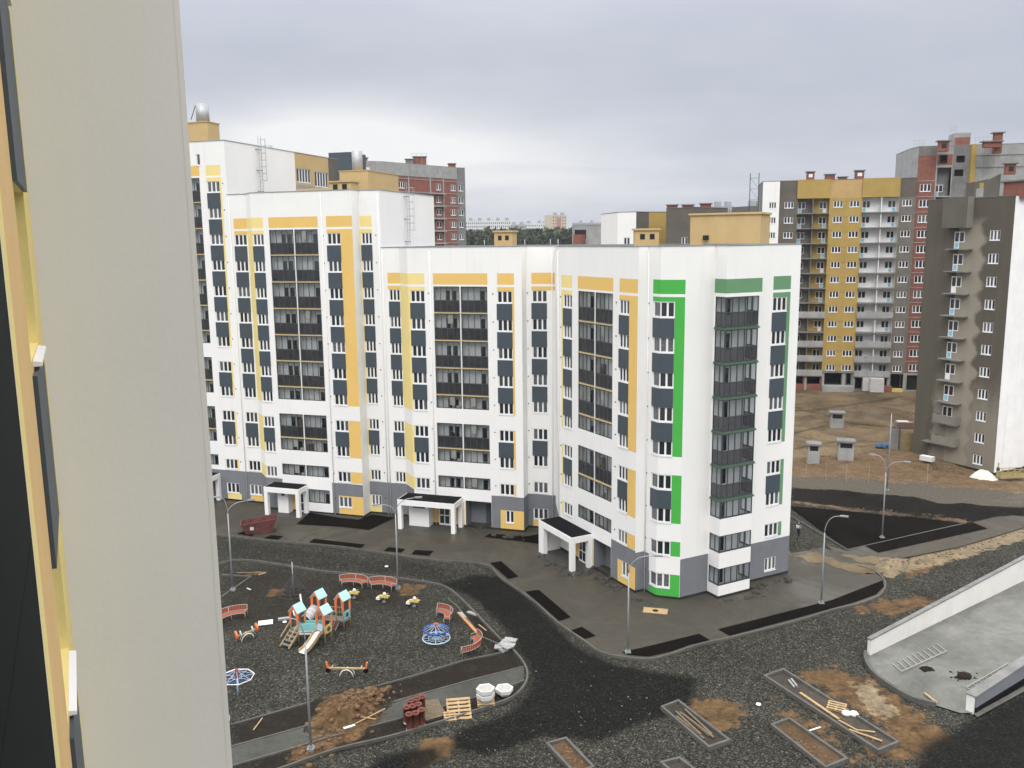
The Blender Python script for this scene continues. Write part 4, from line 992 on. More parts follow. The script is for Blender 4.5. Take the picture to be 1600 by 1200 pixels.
# blocks behind the roof of the corner section
p = [at(965, 340, 143.5).xy, at(994, 340, 142).xy, at(1014, 340, 144).xy, at(1041, 340, 146).xy]
zt = at(994, 331, 142).z
rt, sg, b = simple_block('apartment_building', 'white, grey and mustard house top showing behind the small ochre roof box', p, [M_white, M_umber, M_must], 10, 0, zt, wins=[(0, 1.1, 2.2, zt-4.0, zt-5.3, 2)])
p = [at(1041, 340, 139).xy, at(1085, 340, 136).xy]; zt = at(1060, 325, 138).z
rt, sg, b = simple_block('apartment_building', 'dark grey house top with red brick roof vents behind the ochre penthouse', p, [M_umber], 9, 0, zt, wins=[(0, 2.9, 4.0, zt-4.4, zt-5.6, 2)])
for x0, x1, yt, h in ((1042, 1058, 321, 0.8), (1066, 1083, 321, 1.0), (1094, 1111, 319, 2.2)):
    a = at(x0, yt, 140); bb = at(x1, yt, 140); wd = (bb.xy-a.xy).length; m = MB(); m.box(0, wd, 0, 1.2, 0, h, M_brick); v = link('brick_vent', m.mesh('brick_vent'), rt, (a.x-b.x, a.y-b.y, a.z-h), R(-15))
    m = MB(); m.box(-.2, wd+.2, -.2, 1.4, h+.002, h+.16, M_concd); link('vent_cover', m.mesh('vent_cover'), v)
p = [at(894, 360, 170).xy, at(945, 360, 166).xy]; zt = at(920, 352, 168).z
rt, sg, b = simple_block('apartment_building', 'bare concrete upper floor with red brick stair head rising behind the white roof', p, [M_conc], 8, 0, zt, cap=M_conc)
s = sg[0]; m = MB(); m.hexa([s.p(0.6, 0.05, zt-2.5), s.p(3.2, 0.05, zt-2.5), s.p(3.2, .003, zt-2.5), s.p(0.6, .003, zt-2.5), s.p(0.6, 0.05, zt-0.8), s.p(3.2, 0.05, zt-0.8), s.p(3.2, .003, zt-0.8), s.p(0.6, .003, zt-0.8)], M_dark); build(m, 'opening', rt)
m = MB(); m.hexa([s.p(1.2, 1.4, zt-4.2), s.p(3.1, 1.4, zt-4.2), s.p(3.1, .06, zt-4.2), s.p(1.2, .06, zt-4.2), s.p(1.2, 1.4, zt-1.7), s.p(3.1, 1.4, zt-1.7), s.p(3.1, .06, zt-1.7), s.p(1.2, .06, zt-1.7)], M_brick); build(m, 'brick_stair_head', rt)

# ================================================================== FAR TOWN AND WOOD
M_fwall = mat('far_white_panels', (0.62, 0.63, 0.64), 0.9, var=0.05, scale=0.05); M_fgrey = mat('far_grey_panels', (0.34, 0.35, 0.37), 0.9, var=0.06, scale=0.05)
M_fbei = mat('far_beige_panels', (0.52, 0.45, 0.33), 0.9); M_fred = mat('far_red_panels', (0.42, 0.17, 0.15), 0.9); M_fwin = mat('far_windows', (0.12, 0.13, 0.15), 0.3)
def far_block(px0, px1, yt, D, label, mm, depth=14, cols=12, rows=8, group='far town blocks', notch=None, stripe=None, zb=0.0):
    a = at(px0, yt, D); b = at(px1, yt, D*1.01); wd = (b.xy-a.xy).length
    root, sg, base = simple_block('apartment_building', label, [a.xy, b.xy], [mm], depth, zb, a.z, group=group, cap=M_fgrey)
    s = sg[0]; m = MB(); hz = 2.9
    for r in range(rows):
        for c in range(cols):
            u0 = wd*(c+0.25)/cols; u1 = wd*(c+0.75)/cols; z1 = a.z-1.4-hz*r
            m.poly([s.p(u0, 0.05, z1-1.5), s.p(u1, 0.05, z1-1.5), s.p(u1, 0.05, z1), s.p(u0, 0.05, z1)], M_fwin)
    tag(build(m, 'windows', root), kind='stuff')
    if stripe:
        m = MB()
        for u0, u1 in stripe: m.hexa([s.p(wd*u0, .12, 0), s.p(wd*u1, .12, 0), s.p(wd*u1, .0, 0), s.p(wd*u0, .0, 0), s.p(wd*u0, .12, a.z-3), s.p(wd*u1, .12, a.z-3), s.p(wd*u1, .0, a.z-3), s.p(wd*u0, .0, a.z-3)], M_fred)
        build(m, 'coloured_strip', root)
    m = MB()
    for q in range(max(2, cols//4)): u = wd*(q+0.5)/max(2, cols//4); m.box(0, 2.2, 0, 2, 0, 2.2, M_fgrey) if False else m.hexa([s.p(u, -2, a.z-.3), s.p(u+2.5, -2, a.z-.3), s.p(u+2.5, -4.5, a.z-.3), s.p(u, -4.5, a.z-.3), s.p(u, -2, a.z+2.4), s.p(u+2.5, -2, a.z+2.4), s.p(u+2.5, -4.5, a.z+2.4), s.p(u, -4.5, a.z+2.4)], M_fgrey)
    build(m, 'roof_vents', root); return root
far_block(727, 798, 345, 760, 'long far white panel block at left of the skyline, just right of the brick house', M_fwall, cols=22)
far_block(798, 822, 351, 800, 'low grey far block between the white skyline blocks', M_fgrey, cols=7, rows=6)
far_block(818, 851, 349, 820, 'second far white block left of the tall beige tower', M_fwall, cols=10, rows=6)
far_block(849, 864, 350, 840, 'short grey far block touching the tall beige tower', M_fgrey, cols=4, rows=6)
far_block(863, 885, 336, 830, 'tall far beige tower with red strips on the skyline', M_fbei, cols=6, rows=13, stripe=((0.32, 0.62),))
far_block(898, 966, 348, 900, 'long far grey block right of the beige tower', M_fgrey, cols=18, rows=6)
far_block(1114, 1146, 323, 420, 'far grey white house top behind the ochre penthouse', M_fgrey, cols=8, rows=4)
far_block(1172, 1194, 322, 400, 'dark far house top beside the white strip of the mustard house', M_umber, cols=4, rows=4)

HILL = 19.5
m = MB()
for xa, xb in ((-420, 420),):
    for ya, yb, za, zb in ((330, 440, -1.3, HILL), (440, 1500, HILL, HILL+2), (1500, 2600, HILL+2, HILL)): m.poly([(xa, ya, za), (xb, ya, za), (xb, yb, zb), (xa, yb, zb)], mat('far_slope', (0.045, 0.055, 0.03), .95, var=.3, scale=.05))
    m.poly([(xb, 330, -1.3), (xb+150, 330, -1.3), (xb+150, 2600, -1.3), (xb, 2600, HILL), (xb, 1500, HILL+2), (xb, 440, HILL)], MATS['far_slope']); m.poly([(xa-150, 330, -1.3), (xa, 330, -1.3), (xa, 440, HILL), (xa, 1500, HILL+2), (xa, 2600, HILL), (xa-150, 2600, -1.3)], MATS['far_slope'])
struct(m, 'hill')
def build_wood():
    """far pine wood: a mass of crowns made of leaf clumps"""
    m = bpy.data.materials.new('pine_foliage'); m.use_nodes = True; t = NT(m.node_tree); b = t.n['Principled BSDF']; b.inputs['Roughness'].default_value = 0.9
    n = t.add('ShaderNodeTexNoise', Vector=t.add('ShaderNodeNewGeometry').outputs['Position'], Scale=0.22, Detail=3.0)
    t.l.new(t.ramp(n.outputs[0], [(0.3, (0.018, 0.030, 0.016)), (0.7, (0.050, 0.068, 0.034))]), b.inputs['Base Color'])
    v = []; f = []
    for i in range(2300):
        px = rng.uniform(640, 1010); D = rng.uniform(445, 640); q = at(px, 400, D); h = rng.uniform(10.5, 15.0); gz = HILL; r = rng.uniform(1.8, 3.4)
        for k in range(20):
            a = rng.uniform(0, 6.283); zz = h*(1-0.6*rng.random()**1.3); rr = r*rng.uniform(0.2, 1)*min(1, 0.25+1.7*(h-zz)/h+0.12)
            c = np.array([q.x+math.cos(a)*rr, q.y+math.sin(a)*rr, zz+gz]); s = rng.uniform(0.5, 1.3); i0 = len(v)
            d = rng.normal(size=(3, 3))*s
            v += [tuple(c+d[0]), tuple(c+d[1]), tuple(c+d[2])]; f.append((i0, i0+1, i0+2))
    me = bpy.data.meshes.new('pine_wood'); me.from_pydata(v, [], f); me.materials.append(m)
    tag(link('pine_wood', me), 'dark green pine wood along the horizon behind the white roof', 'wood', kind='stuff')
build_wood()

# ================================================================== GROUND
GX0, GX1, GY0, GY1, GS = -62.0, 112.0, 28.0, 192.0, 0.5
nx = int((GX1-GX0)/GS)+1; ny = int((GY1-GY0)/GS)+1
gx, gy = np.meshgrid(np.linspace(GX0, GX1, nx), np.linspace(GY0, GY1, ny))
def gpoly(px): return np.array([tuple(G(*p).xy) for p in px])
def soft(px, w=0.8, world=False):
    """soft 0..1 mask of a polygon given by photo pixels on the ground"""
    P = np.array(px) if world else gpoly(px); inside = np.zeros(gx.shape, bool); dist = np.full(gx.shape, 1e9)
    for (x0, y0), (x1, y1) in zip(P, np.roll(P, -1, 0)):
        if abs(y1-y0) > 1e-9:
            c = ((y0 > gy) != (y1 > gy)) & (gx < (x1-x0)*(gy-y0)/(y1-y0)+x0); inside ^= c
        dx, dy = x1-x0, y1-y0; t = np.clip(((gx-x0)*dx+(gy-y0)*dy)/(dx*dx+dy*dy+1e-12), 0, 1)
        dist = np.minimum(dist, np.hypot(gx-x0-t*dx, gy-y0-t*dy))
    sd = np.where(inside, dist, -dist); return np.clip(0.5+sd/(2*w), 0, 1)
def vnoise(scale, seed, oct=3):
    r = np.random.default_rng(seed); out = np.zeros(gx.shape); amp = 1.0; tot = 0
    for o in range(oct):
        s = scale/2**o; X_ = (gx-GX0)/s; Y_ = (gy-GY0)/s; xi = X_.astype(int); yi = Y_.astype(int); fx = X_-xi; fy = Y_-yi
        fx = fx*fx*(3-2*fx); fy = fy*fy*(3-2*fy); T = r.random((yi.max()+2, xi.max()+2))
        out += amp*((T[yi, xi]*(1-fx)+T[yi, xi+1]*fx)*(1-fy)+(T[yi+1, xi]*(1-fx)+T[yi+1, xi+1]*fx)*fy); tot += amp; amp *= 0.5
    return out/tot
mx_ = lambda *a: np.maximum.reduce(a)
clay = mx_(soft([(1075, 1092), (1150, 1094), (1165, 1115), (1140, 1140), (1110, 1146), (1090, 1115)]), soft([(1240, 1052), (1300, 1044), (1360, 1060), (1425, 1108), (1490, 1152), (1430, 1185), (1340, 1190), (1395, 1140), (1290, 1078)], 1.0),
           soft([(505, 1096), (560, 1082), (605, 1082), (590, 1110), (598, 1126), (560, 1150), (480, 1190), (452, 1188), (450, 1172), (480, 1150)], 0.6), soft([(650, 1160), (705, 1155), (715, 1178), (668, 1200), (640, 1200)]),
           soft([(620, 912), (668, 914), (650, 928), (625, 932)], 0.4), soft([(418, 922), (445, 920), (440, 930), (416, 933)], 0.3), soft([(1352, 940), (1440, 930), (1470, 945), (1390, 962), (1330, 955)], 0.9)*0.8,
           soft([(385, 893), (425, 893), (420, 899), (380, 899)], 0.3)*0.7, soft([(1195, 1085), (1290, 1125), (1340, 1170), (1300, 1185), (1215, 1120)], 0.8)*0.55, soft([(1410, 890), (1500, 858), (1500, 868), (1420, 905)], 0.6))
sand = mx_(soft([(1270, 872), (1340, 886), (1400, 876), (1500, 846), (1600, 815), (1640, 812), (1640, 832), (1520, 866), (1440, 888), (1392, 902), (1330, 892)], 0.7), soft([(1330, 1065), (1360, 1062), (1410, 1120), (1385, 1128), (1340, 1095)], 0.5)*0.8)
fresh = mx_(soft([(740, 898), (790, 902), (850, 960), (900, 1010), (960, 1040), (1090, 1060), (1075, 1108), (1005, 1128), (935, 1160), (850, 1150), (765, 1180), (705, 1170), (715, 1142), (800, 1112), (832, 1075), (830, 1050), (805, 1000), (742, 935), (690, 912)], 0.8),
            soft([(1430, 1215), (1440, 1165), (1500, 1135), (1600, 1085), (1700, 1050), (1700, 1300), (1430, 1300)], 1.0), soft([(345, 840), (480, 858), (640, 876), (740, 890), (735, 925), (690, 912), (620, 902), (510, 893), (345, 876)], 0.8)*0.42, soft([(600, 1180), (680, 1168), (690, 1186), (640, 1215), (560, 1215)], 0.8))
soil = mx_(soft([(349, 900), (398, 884), (452, 893), (511, 902), (620, 912), (660, 935), (645, 952), (560, 952), (500, 990), (440, 975), (349, 985)], 1.2)*0.62, soft([(368, 1132), (486, 1098), (574, 1077), (640, 1059), (728, 1032), (775, 1024), (805, 1020), (820, 1040), (735, 1064), (640, 1090), (499, 1130), (368, 1166)], 0.25),
           soft([(368, 1197), (449, 1173), (505, 1156), (574, 1137), (640, 1120), (742, 1092), (790, 1077), (817, 1066), (800, 1092), (700, 1127), (600, 1156), (452, 1199), (380, 1230)], 0.25), soft([(716, 945), (736, 952), (800, 1015), (776, 1022), (750, 1000)], 0.3),
           soft([(1236, 760), (1298, 765), (1362, 774), (1427, 777), (1465, 788), (1640, 796), (1640, 806), (1552, 816), (1457, 812), (1362, 802), (1236, 782)], 0.8))
far = soft([(47.0, 95.5), (60.0, 93.0), (80.0, 86.0), (112.0, 82.0), (112, 192), (-62, 192), (-62, 130), (20, 100)], 1.5, True)
strip = soft([(1225, 744), (1360, 752), (1600, 772), (1700, 780), (1700, 800), (1600, 794), (1465, 789), (1427, 777), (1298, 766), (1225, 760)], 0.8)
red = mx_(soft([(1236, 716), (1330, 712), (1400, 700), (1470, 722), (1560, 752), (1600, 760), (1600, 772), (1360, 752), (1236, 742)], 1.0), soft([(1380, 708), (1430, 706), (1445, 722), (1390, 728)], 1.0))
wet = mx_(soft([(1255, 632), (1440, 628), (1435, 660), (1330, 668), (1255, 655)], 2.0), soft([(1330, 1070), (1352, 1066), (1400, 1118), (1380, 1124)], 0.4), soft([(1590, 770), (1640, 775), (1640, 790), (1545, 785)], 0.8))*(vnoise(7, 5) > 0.42)
light = soft([(1080, 1010), (1140, 1003), (1260, 978), (1400, 930), (1480, 900), (1640, 830), (1640, 870), (1350, 1010), (1200, 1060), (1060, 1075)], 1.5)*0.7+soft([(960, 1150), (1100, 1120), (1240, 1160), (1240, 1250), (900, 1250), (900, 1180)], 1.5)*0.6
def path_mask(px, w):
    P = gpoly(px); dist = np.full(gx.shape, 1e9)
    for (x0, y0), (x1, y1) in zip(P, P[1:]):
        dx, dy = x1-x0, y1-y0; t = np.clip(((gx-x0)*dx+(gy-y0)*dy)/(dx*dx+dy*dy+1e-12), 0, 1); dist = np.minimum(dist, np.hypot(gx-x0-t*dx, gy-y0-t*dy)+(vnoise(1.5, 31)-.5)*w)
    return np.clip(1-dist/w, 0, 1)
rut = mx_(path_mask([(1230, 642), (1270, 641), (1320, 634), (1370, 626), (1410, 620)], 0.9), path_mask([(1235, 635), (1290, 650), (1330, 661), (1400, 668), (1440, 668)], 0.9), path_mask([(1240, 676), (1290, 664)], .6), path_mask([(1330, 716), (1395, 700), (1440, 690)], .7), path_mask([(1240, 700), (1300, 690), (1390, 690)], .6), path_mask([(1236, 722), (1330, 726), (1450, 742), (1600, 762)], .5), path_mask([(1236, 730), (1330, 735), (1450, 752), (1600, 768)], .45))
black = soft([(1236, 762), (1298, 766), (1362, 774), (1427, 777), (1465, 788), (1700, 797), (1700, 806), (1600, 808), (1552, 815), (1457, 812), (1362, 800), (1236, 780)], 0.6)
red = np.maximum(red, path_mask([(1230, 786), (1300, 794), (1362, 802), (1430, 808), (1500, 816)], 0.7)*0.9)
hz = (vnoise(3.0, 1)-0.5)*0.10+(vnoise(0.9, 2, 2)-0.5)*0.05
hz += -0.06*rut
hz += far*((vnoise(14, 3)-0.5)*0.7+(vnoise(4, 8)-0.5)*0.25)*np.clip((gy-95)/25, 0, 1)
hz += red*(vnoise(2.5, 9)*0.75)+soft([(505, 1096), (560, 1082), (605, 1082), (590, 1110), (560, 1140), (500, 1140)], 1.0)*(vnoise(1.2, 11)**1.5*1.1+vnoise(0.6,13,2)*0.25)+soft([(1376, 880), (1405, 876), (1412, 890), (1380, 897)], 0.6)*0.6
hz += soft([(1300, 768), (1362, 775), (1427, 780), (1465, 790), (1600, 798), (1600, 806), (1460, 806), (1362, 792)], 1.0)*vnoise(2.0, 12)*0.9
verts = np.stack([gx.ravel(), gy.ravel(), hz.ravel()], 1)
idx = np.arange(nx*ny).reshape(ny, nx); quads = np.stack([idx[:-1, :-1].ravel(), idx[:-1, 1:].ravel(), idx[1:, 1:].ravel(), idx[1:, :-1].ravel()], 1)
gm = bpy.data.meshes.new('ground'); gm.vertices.add(len(verts)); gm.vertices.foreach_set('co', verts.ravel().astype(np.float32))
gm.loops.add(quads.size); gm.loops.foreach_set('vertex_index', quads.ravel().astype(np.int32)); gm.polygons.add(len(quads)); gm.polygons.foreach_set('loop_start', (np.arange(len(quads))*4).astype(np.int32))
gm.update(calc_edges=True); gm.polygons.foreach_set('use_smooth', [True]*len(quads))
for nm, arr in (('clay', clay), ('sand', sand), ('fresh', fresh), ('soil', soil), ('mud', far), ('wet', wet), ('light', light), ('red', red), ('strip', strip), ('rut', rut), ('black', black)):
    at_ = gm.attributes.new(nm, 'FLOAT', 'POINT'); at_.data.foreach_set('value', arr.ravel().astype(np.float32))

def gravel_nodes(t, co, scale=14.5):
    v = t.add('ShaderNodeTexVoronoi', Vector=co, Scale=scale); s = t.add('ShaderNodeSeparateColor', _0=v.outputs['Color'])
    v2 = t.add('ShaderNodeTexVoronoi', Vector=co, Scale=scale*0.43); s2 = t.add('ShaderNodeSeparateColor', _0=v2.outputs['Color'])
    a = t.math('MULTIPLY', t.ramp(s.outputs[0], [(0.0, 0.25), (0.5, 0.75), (0.82, 1.3), (0.95, 2.3), (1.0, 3.2)]), t.ramp(s2.outputs[1], [(0.0, 0.65), (0.8, 1.1), (1.0, 1.6)]))
    big = t.add('ShaderNodeTexNoise', Vector=co, Scale=0.25, Detail=6.0, Roughness=0.65)
    return t.math('MULTIPLY', a, t.maprange(big.outputs[0], 0.25, 0.75, 0.72, 1.28, False)), v
def ground_material():
    m = bpy.data.materials.new('site_ground'); m.use_nodes = True; t = NT(m.node_tree); b = t.n['Principled BSDF']; b.inputs['Specular IOR Level'].default_value = 0.12
    co = t.add('ShaderNodeNewGeometry').outputs['Position']; g, vor = gravel_nodes(t, co)
    def sc(col, f):
        v = t.add('ShaderNodeVectorMath', {'operation': 'SCALE'}); t.set(v, 0, col); t.set(v, 3, f); return v.outputs[0]
    nz = t.add('ShaderNodeTexNoise', Vector=co, Scale=0.9, Detail=8.0, Roughness=0.7).outputs[0]; nf = t.add('ShaderNodeTexNoise', Vector=co, Scale=3.0, Detail=8.0, Roughness=0.7).outputs[0]
    def A(n, k=2.8):
        a = t.add('ShaderNodeAttribute', {'attribute_name': n}).outputs['Fac']
        return t.maprange(t.math('ADD', a, t.math('MULTIPLY', t.math('SUBTRACT', nz, 0.5), t.math('MULTIPLY', t.math('MULTIPLY', a, t.math('SUBTRACT', 1.0, a)), 4*k))), 0.30, 0.70)
    def Al(n): return t.add('ShaderNodeAttribute', {'attribute_name': n}).outputs['Fac']
    var = t.maprange(nf, 0.3, 0.7, 0.65, 1.35, False)
    c = sc((0.039, 0.0388, 0.0315), g)
    c = t.mix(Al('light'), c, sc((0.037, 0.0363, 0.030), g))
    trf = t.maprange(t.add('ShaderNodeTexNoise', Vector=co, Scale=0.13, Detail=7.0, Roughness=0.65, Distortion=1.2).outputs[0], 0.35, 0.65, 0.66, 1.32)
    trf = t.math('MULTIPLY', trf, t.maprange(Al('rut'), 0.0, 1.0, 1.0, 0.45))
    c = t.mix(A('mud'), c, sc((0.135, 0.100, 0.060), t.math('MULTIPLY', var, trf)))
    c = t.mix(A('red'), c, sc((0.130, 0.086, 0.050), t.math('MULTIPLY', var, t.maprange(nz, 0.3, 0.7, 0.6, 1.35, False))))
    c = t.mix(t.math('MULTIPLY', Al('soil'), t.maprange(nz, 0.3, 0.6, 0.7, 1.15)), c, sc((0.016, 0.0128, 0.0098), var))
    c = t.mix(A('strip'), c, sc((0.088, 0.078, 0.062), var))
    c = t.mix(t.math('MINIMUM', A('clay'), 0.94), c, sc((0.108, 0.065, 0.031), t.math('MULTIPLY', var, t.maprange(nz, 0.35, 0.65, 0.45, 1.5, False))))
    c = t.mix(t.math('MINIMUM', A('sand'), 0.9), c, sc((0.21, 0.165, 0.105), t.math('MULTIPLY', var, t.maprange(nz, 0.3, 0.7, 0.6, 1.35, False))))
    c = t.mix(A('black'), c, sc((0.0065, 0.0055, 0.0045), var))
    fr = t.add('ShaderNodeAttribute', {'attribute_name': 'fresh'}).outputs['Fac']
    c = t.mix(t.math('MULTIPLY', t.maprange(t.math('ADD', fr, t.math('MULTIPLY', t.math('SUBTRACT', nz, 0.5), t.math('MULTIPLY', fr, 0.8))), 0.2, 0.75), 0.92), c, sc((0.0048, 0.0050, 0.0044), g))
    t.l.new(c, b.inputs['Base Color'])
    t.l.new(t.maprange(t.math('MULTIPLY', Al('wet'), nz), 0.2, 0.4, 0.82, 0.12), b.inputs['Roughness'])
    bp = t.add('ShaderNodeBump', Strength=0.6, Distance=0.05, Height=t.math('ADD', vor.outputs['Distance'], t.math('MULTIPLY', nf, 0.6))); t.l.new(bp.outputs[0], b.inputs['Normal'])
    return m
M_ground = ground_material(); gm.materials.append(M_ground)
tag(link('ground', gm), kind='structure')
m = MB(); m.poly([(-3000, -500, -1.2), (3000, -500, -1.2), (3000, 5000, -1.2), (-3000, 5000, -1.2)], mat('far_ground', (0.07, 0.075, 0.045), 0.95, var=0.3, scale=0.01)); struct(m, 'terrain')

def paved_material(name, col, rough, wetk, spots=0.25):
    m = bpy.data.materials.new(name); m.use_nodes = True; t = NT(m.node_tree); b = t.n['Principled BSDF']; b.inputs['Specular IOR Level'].default_value = 0.5*(wetk > 0.2) + 0.06
    co = t.add('ShaderNodeNewGeometry').outputs['Position']
    n1 = t.add('ShaderNodeTexNoise', Vector=co, Scale=0.16, Detail=7.0, Roughness=0.62, Distortion=0.6).outputs[0]; n2 = t.add('ShaderNodeTexNoise', Vector=co, Scale=1.6, Detail=8.0, Roughness=0.7).outputs[0]; n3 = t.add('ShaderNodeTexNoise', Vector=co, Scale=14.0, Detail=4.0).outputs[0]
    f = t.math('MULTIPLY', t.maprange(n1, 0.3, 0.7, 1-spots, 1+spots, False), t.math('MULTIPLY', t.maprange(n2, 0.3, 0.7, 0.82, 1.18, False), t.maprange(n3, 0.3, 0.7, 0.85, 1.15, False)))
    v = t.add('ShaderNodeVectorMath', {'operation': 'SCALE'}); t.set(v, 0, col); t.set(v, 3, f); t.l.new(v.outputs[0], b.inputs['Base Color'])
    t.l.new(t.maprange(n1, 0.42, 0.60, rough, rough-wetk), b.inputs['Roughness'])
    bp = t.add('ShaderNodeBump', Strength=0.25, Distance=0.01, Height=n3); t.l.new(bp.outputs[0], b.inputs['Normal']); return m
M_pave = paved_material('damp_asphalt_pavement', (0.043, 0.0380, 0.0270), 0.75, 0.30, 0.36)
M_path = paved_material('grey_path_screed', (0.068, 0.071, 0.063), 0.85, 0.1)
M_ramp = paved_material('wet_concrete_floor', (0.128, 0.130, 0.118), 0.75, 0.30, 0.38)
M_bed = paved_material('black_topsoil', (0.0044, 0.0033, 0.0025), 0.95, 0.0, 0.45)
M_bedd = paved_material('brown_topsoil', (0.026, 0.020, 0.015), 0.95, 0.0, 0.45)
def sheet(name, pts, z, m, px=True, wob=0.0):
    P = [G(*p).xy for p in pts] if px else [Vector(p) for p in pts]
    bm = bmesh.new(); vs = [bm.verts.new((p.x, p.y, z)) for p in P]; f = bm.faces.new(vs)
    if f.normal.z < 0: f.normal_flip()
    bm.normal_update()
    if f.normal.z < 0: f.normal_flip()
    bmesh.ops.triangulate(bm, faces=bm.faces[:]); me = bpy.data.meshes.new(name); bm.to_mesh(me); bm.free(); me.materials.append(m)
    return tag(link(name, me), kind='structure')
K1px = [(330, 836), (413, 845), (480, 851), (540, 857), (600, 866), (680, 877), (735, 880), (765, 887), (783, 905), (812, 925), (840, 946), (870, 974), (912, 1003), (940, 1022), (980, 1030), (1014, 1032.5), (1047, 1025), (1079, 1013.5), (1106, 1006), (1140, 999), (1200, 984), (1260, 968), (1300, 955), (1337, 947), (1372, 934), (1383, 920)]
K1 = smooth_line([G(*p) for p in K1px], 3)
right_px = [(1381, 907), (1362, 893), (1337, 884), (1320, 869), (1286, 857), (1262, 862), (1236, 866), (1225, 850)]
pave = [tuple(p) for p in K1]+[tuple(G(*p).xy) for p in right_px]+[(10, 92), (-12, 100), (-44, 110), (-50, 100)]
sheet('pavement', pave, 0.115, M_pave, False)
def kerb(pts, w=0.13, h=0.19, px=True, name='kerb'):
    P = [G(*p).xy for p in pts] if px else pts
    m = MB(); ribbon(m, P, -w/2, w/2, -0.1, h, M_kerb); return struct(m, name)
kerb(K1, px=False); kerb(smooth_line([G(*p) for p in [(1383, 920), (1382, 909), (1366, 894), (1340, 886)]], 3), px=False)
K2 = smooth_line([G(*p) for p in [(330, 888), (345, 882.5), (366, 876.6), (398, 878), (452, 886), (511, 895), (562, 899), (620, 905), (650, 909), (681, 914), (705, 924), (735, 952), (780, 999), (802, 1018), (817, 1036), (824, 1053), (820, 1072), (800, 1092), (760, 1107), (700, 1127), (650, 1142), (600, 1156), (527, 1173), (452, 1199), (370, 1228)]], 3)
kerb(K2, px=False)
K3 = [(350, 1137), (368, 1132), (486, 1098), (574, 1077.5), (640, 1059), (728, 1032), (773, 1023.5), (798, 1016)]
K4 = [(350, 1171), (368, 1166), (499, 1130), (640, 1090.6), (735, 1064), (819, 1043)]
K5 = [(350, 1202), (368, 1196.6), (449, 1173), (505, 1156), (574, 1137.5), (640, 1120), (742, 1091), (790, 1076), (819, 1064)]
for k in (K3, K4, K5): kerb(k, 0.10, 0.10)
kerb([(800, 1016), (752, 996), (716, 950), (700, 936)], 0.10, 0.10); kerb([(346, 934), (392, 902), (346, 899)], 0.12, 0.12)
sheet('path', K4+K5[::-1], 0.055, M_path)
# soil beds cut into the pavement
beds = [[(411, 843.5), (424, 838), (443, 840), (434, 845.8)], [(370, 836), (385, 831), (400, 834), (394, 840)], [(482, 850), (491, 844), (571, 853), (563, 859)], [(600, 863), (607, 857), (633, 860), (627, 865.5)], [(643, 868), (649, 861.5), (678, 863), (670, 870.5)],
        [(463, 821), (484, 803), (530, 811), (560, 814), (582, 806), (618, 811), (602, 818), (577, 830), (530, 825)], [(757, 841), (766, 836), (825, 840), (843, 836), (843, 852), (814, 848)], [(766, 882), (783, 879), (810, 903), (794, 907)], [(821, 927), (842, 924), (892, 967), (874, 973)], [(891, 988), (909, 982), (931, 996), (914, 1001)],
        [(972, 1022), (1040, 1006), (1092, 993), (1110, 1003), (1079, 1010), (1047, 1021), (1014, 1028.5), (982, 1026)], [(1122, 986), (1300, 940), (1379, 909), (1381, 919), (1369, 931), (1336, 943), (1260, 964), (1140, 996)],
        [(1351, 855), (1372, 866), (1543, 828), (1519, 818)]]
for b in beds: sheet('soil_bed', b, 0.15, M_bed)
for b in beds:
    P = [G(*p).xy for p in b]
    if False: m = MB(); ribbon(m, P, -0.05, 0.05, 0.05, 0.165, M_kerb, close=True); struct(m, 'bed_edging')
sheet('soil_bed', [(1232, 792), (1324.5, 860), (1507, 819), (1429, 810), (1362, 804)], 0.14, M_bed); kerb([(1232, 806), (1324.5, 861), (1507, 819.5)], 0.1, 0.17)
sheet('path', [(1290, 853), (1324, 863), (1351, 855), (1519, 818), (1640, 790), (1700, 790), (1700, 812), (1600, 826), (1500, 856), (1400, 876), (1350, 889), (1334, 886), (1312, 873)], 0.125, M_pave)
def spill(name, px, seed, z, m_, jit=0.5):
    q_ = random.Random(seed); P = smooth_line([G(*p) for p in px+px[:1]], 6)[:-1]; P = [Vector((p.x+q_.gauss(0, jit*.5), p.y+q_.gauss(0, jit*.5))) for p in P]
    sheet(name, [tuple(p) for p in P], z, m_, False)
M_sandsp = paved_material('sand_spill', (0.155, 0.122, 0.078), 0.95, 0.0, 0.5)
spill('sand_spill', [(1238, 872), (1270, 866), (1320, 880), (1372, 888), (1362, 899), (1330, 896), (1290, 884)], 4, 0.135, M_sandsp, 0.5)
spill('sand_spill', [(1310, 866), (1345, 872), (1390, 872), (1385, 881), (1340, 880)], 6, 0.140, M_sandsp, 0.4)
# gravel strip between walls and beds
sheet('gravel_strip', [(484, 802), (530, 810), (560, 813), (580, 805), (612, 806), (600, 796), (572, 797), (563, 806), (515, 793)], 0.13, M_path)

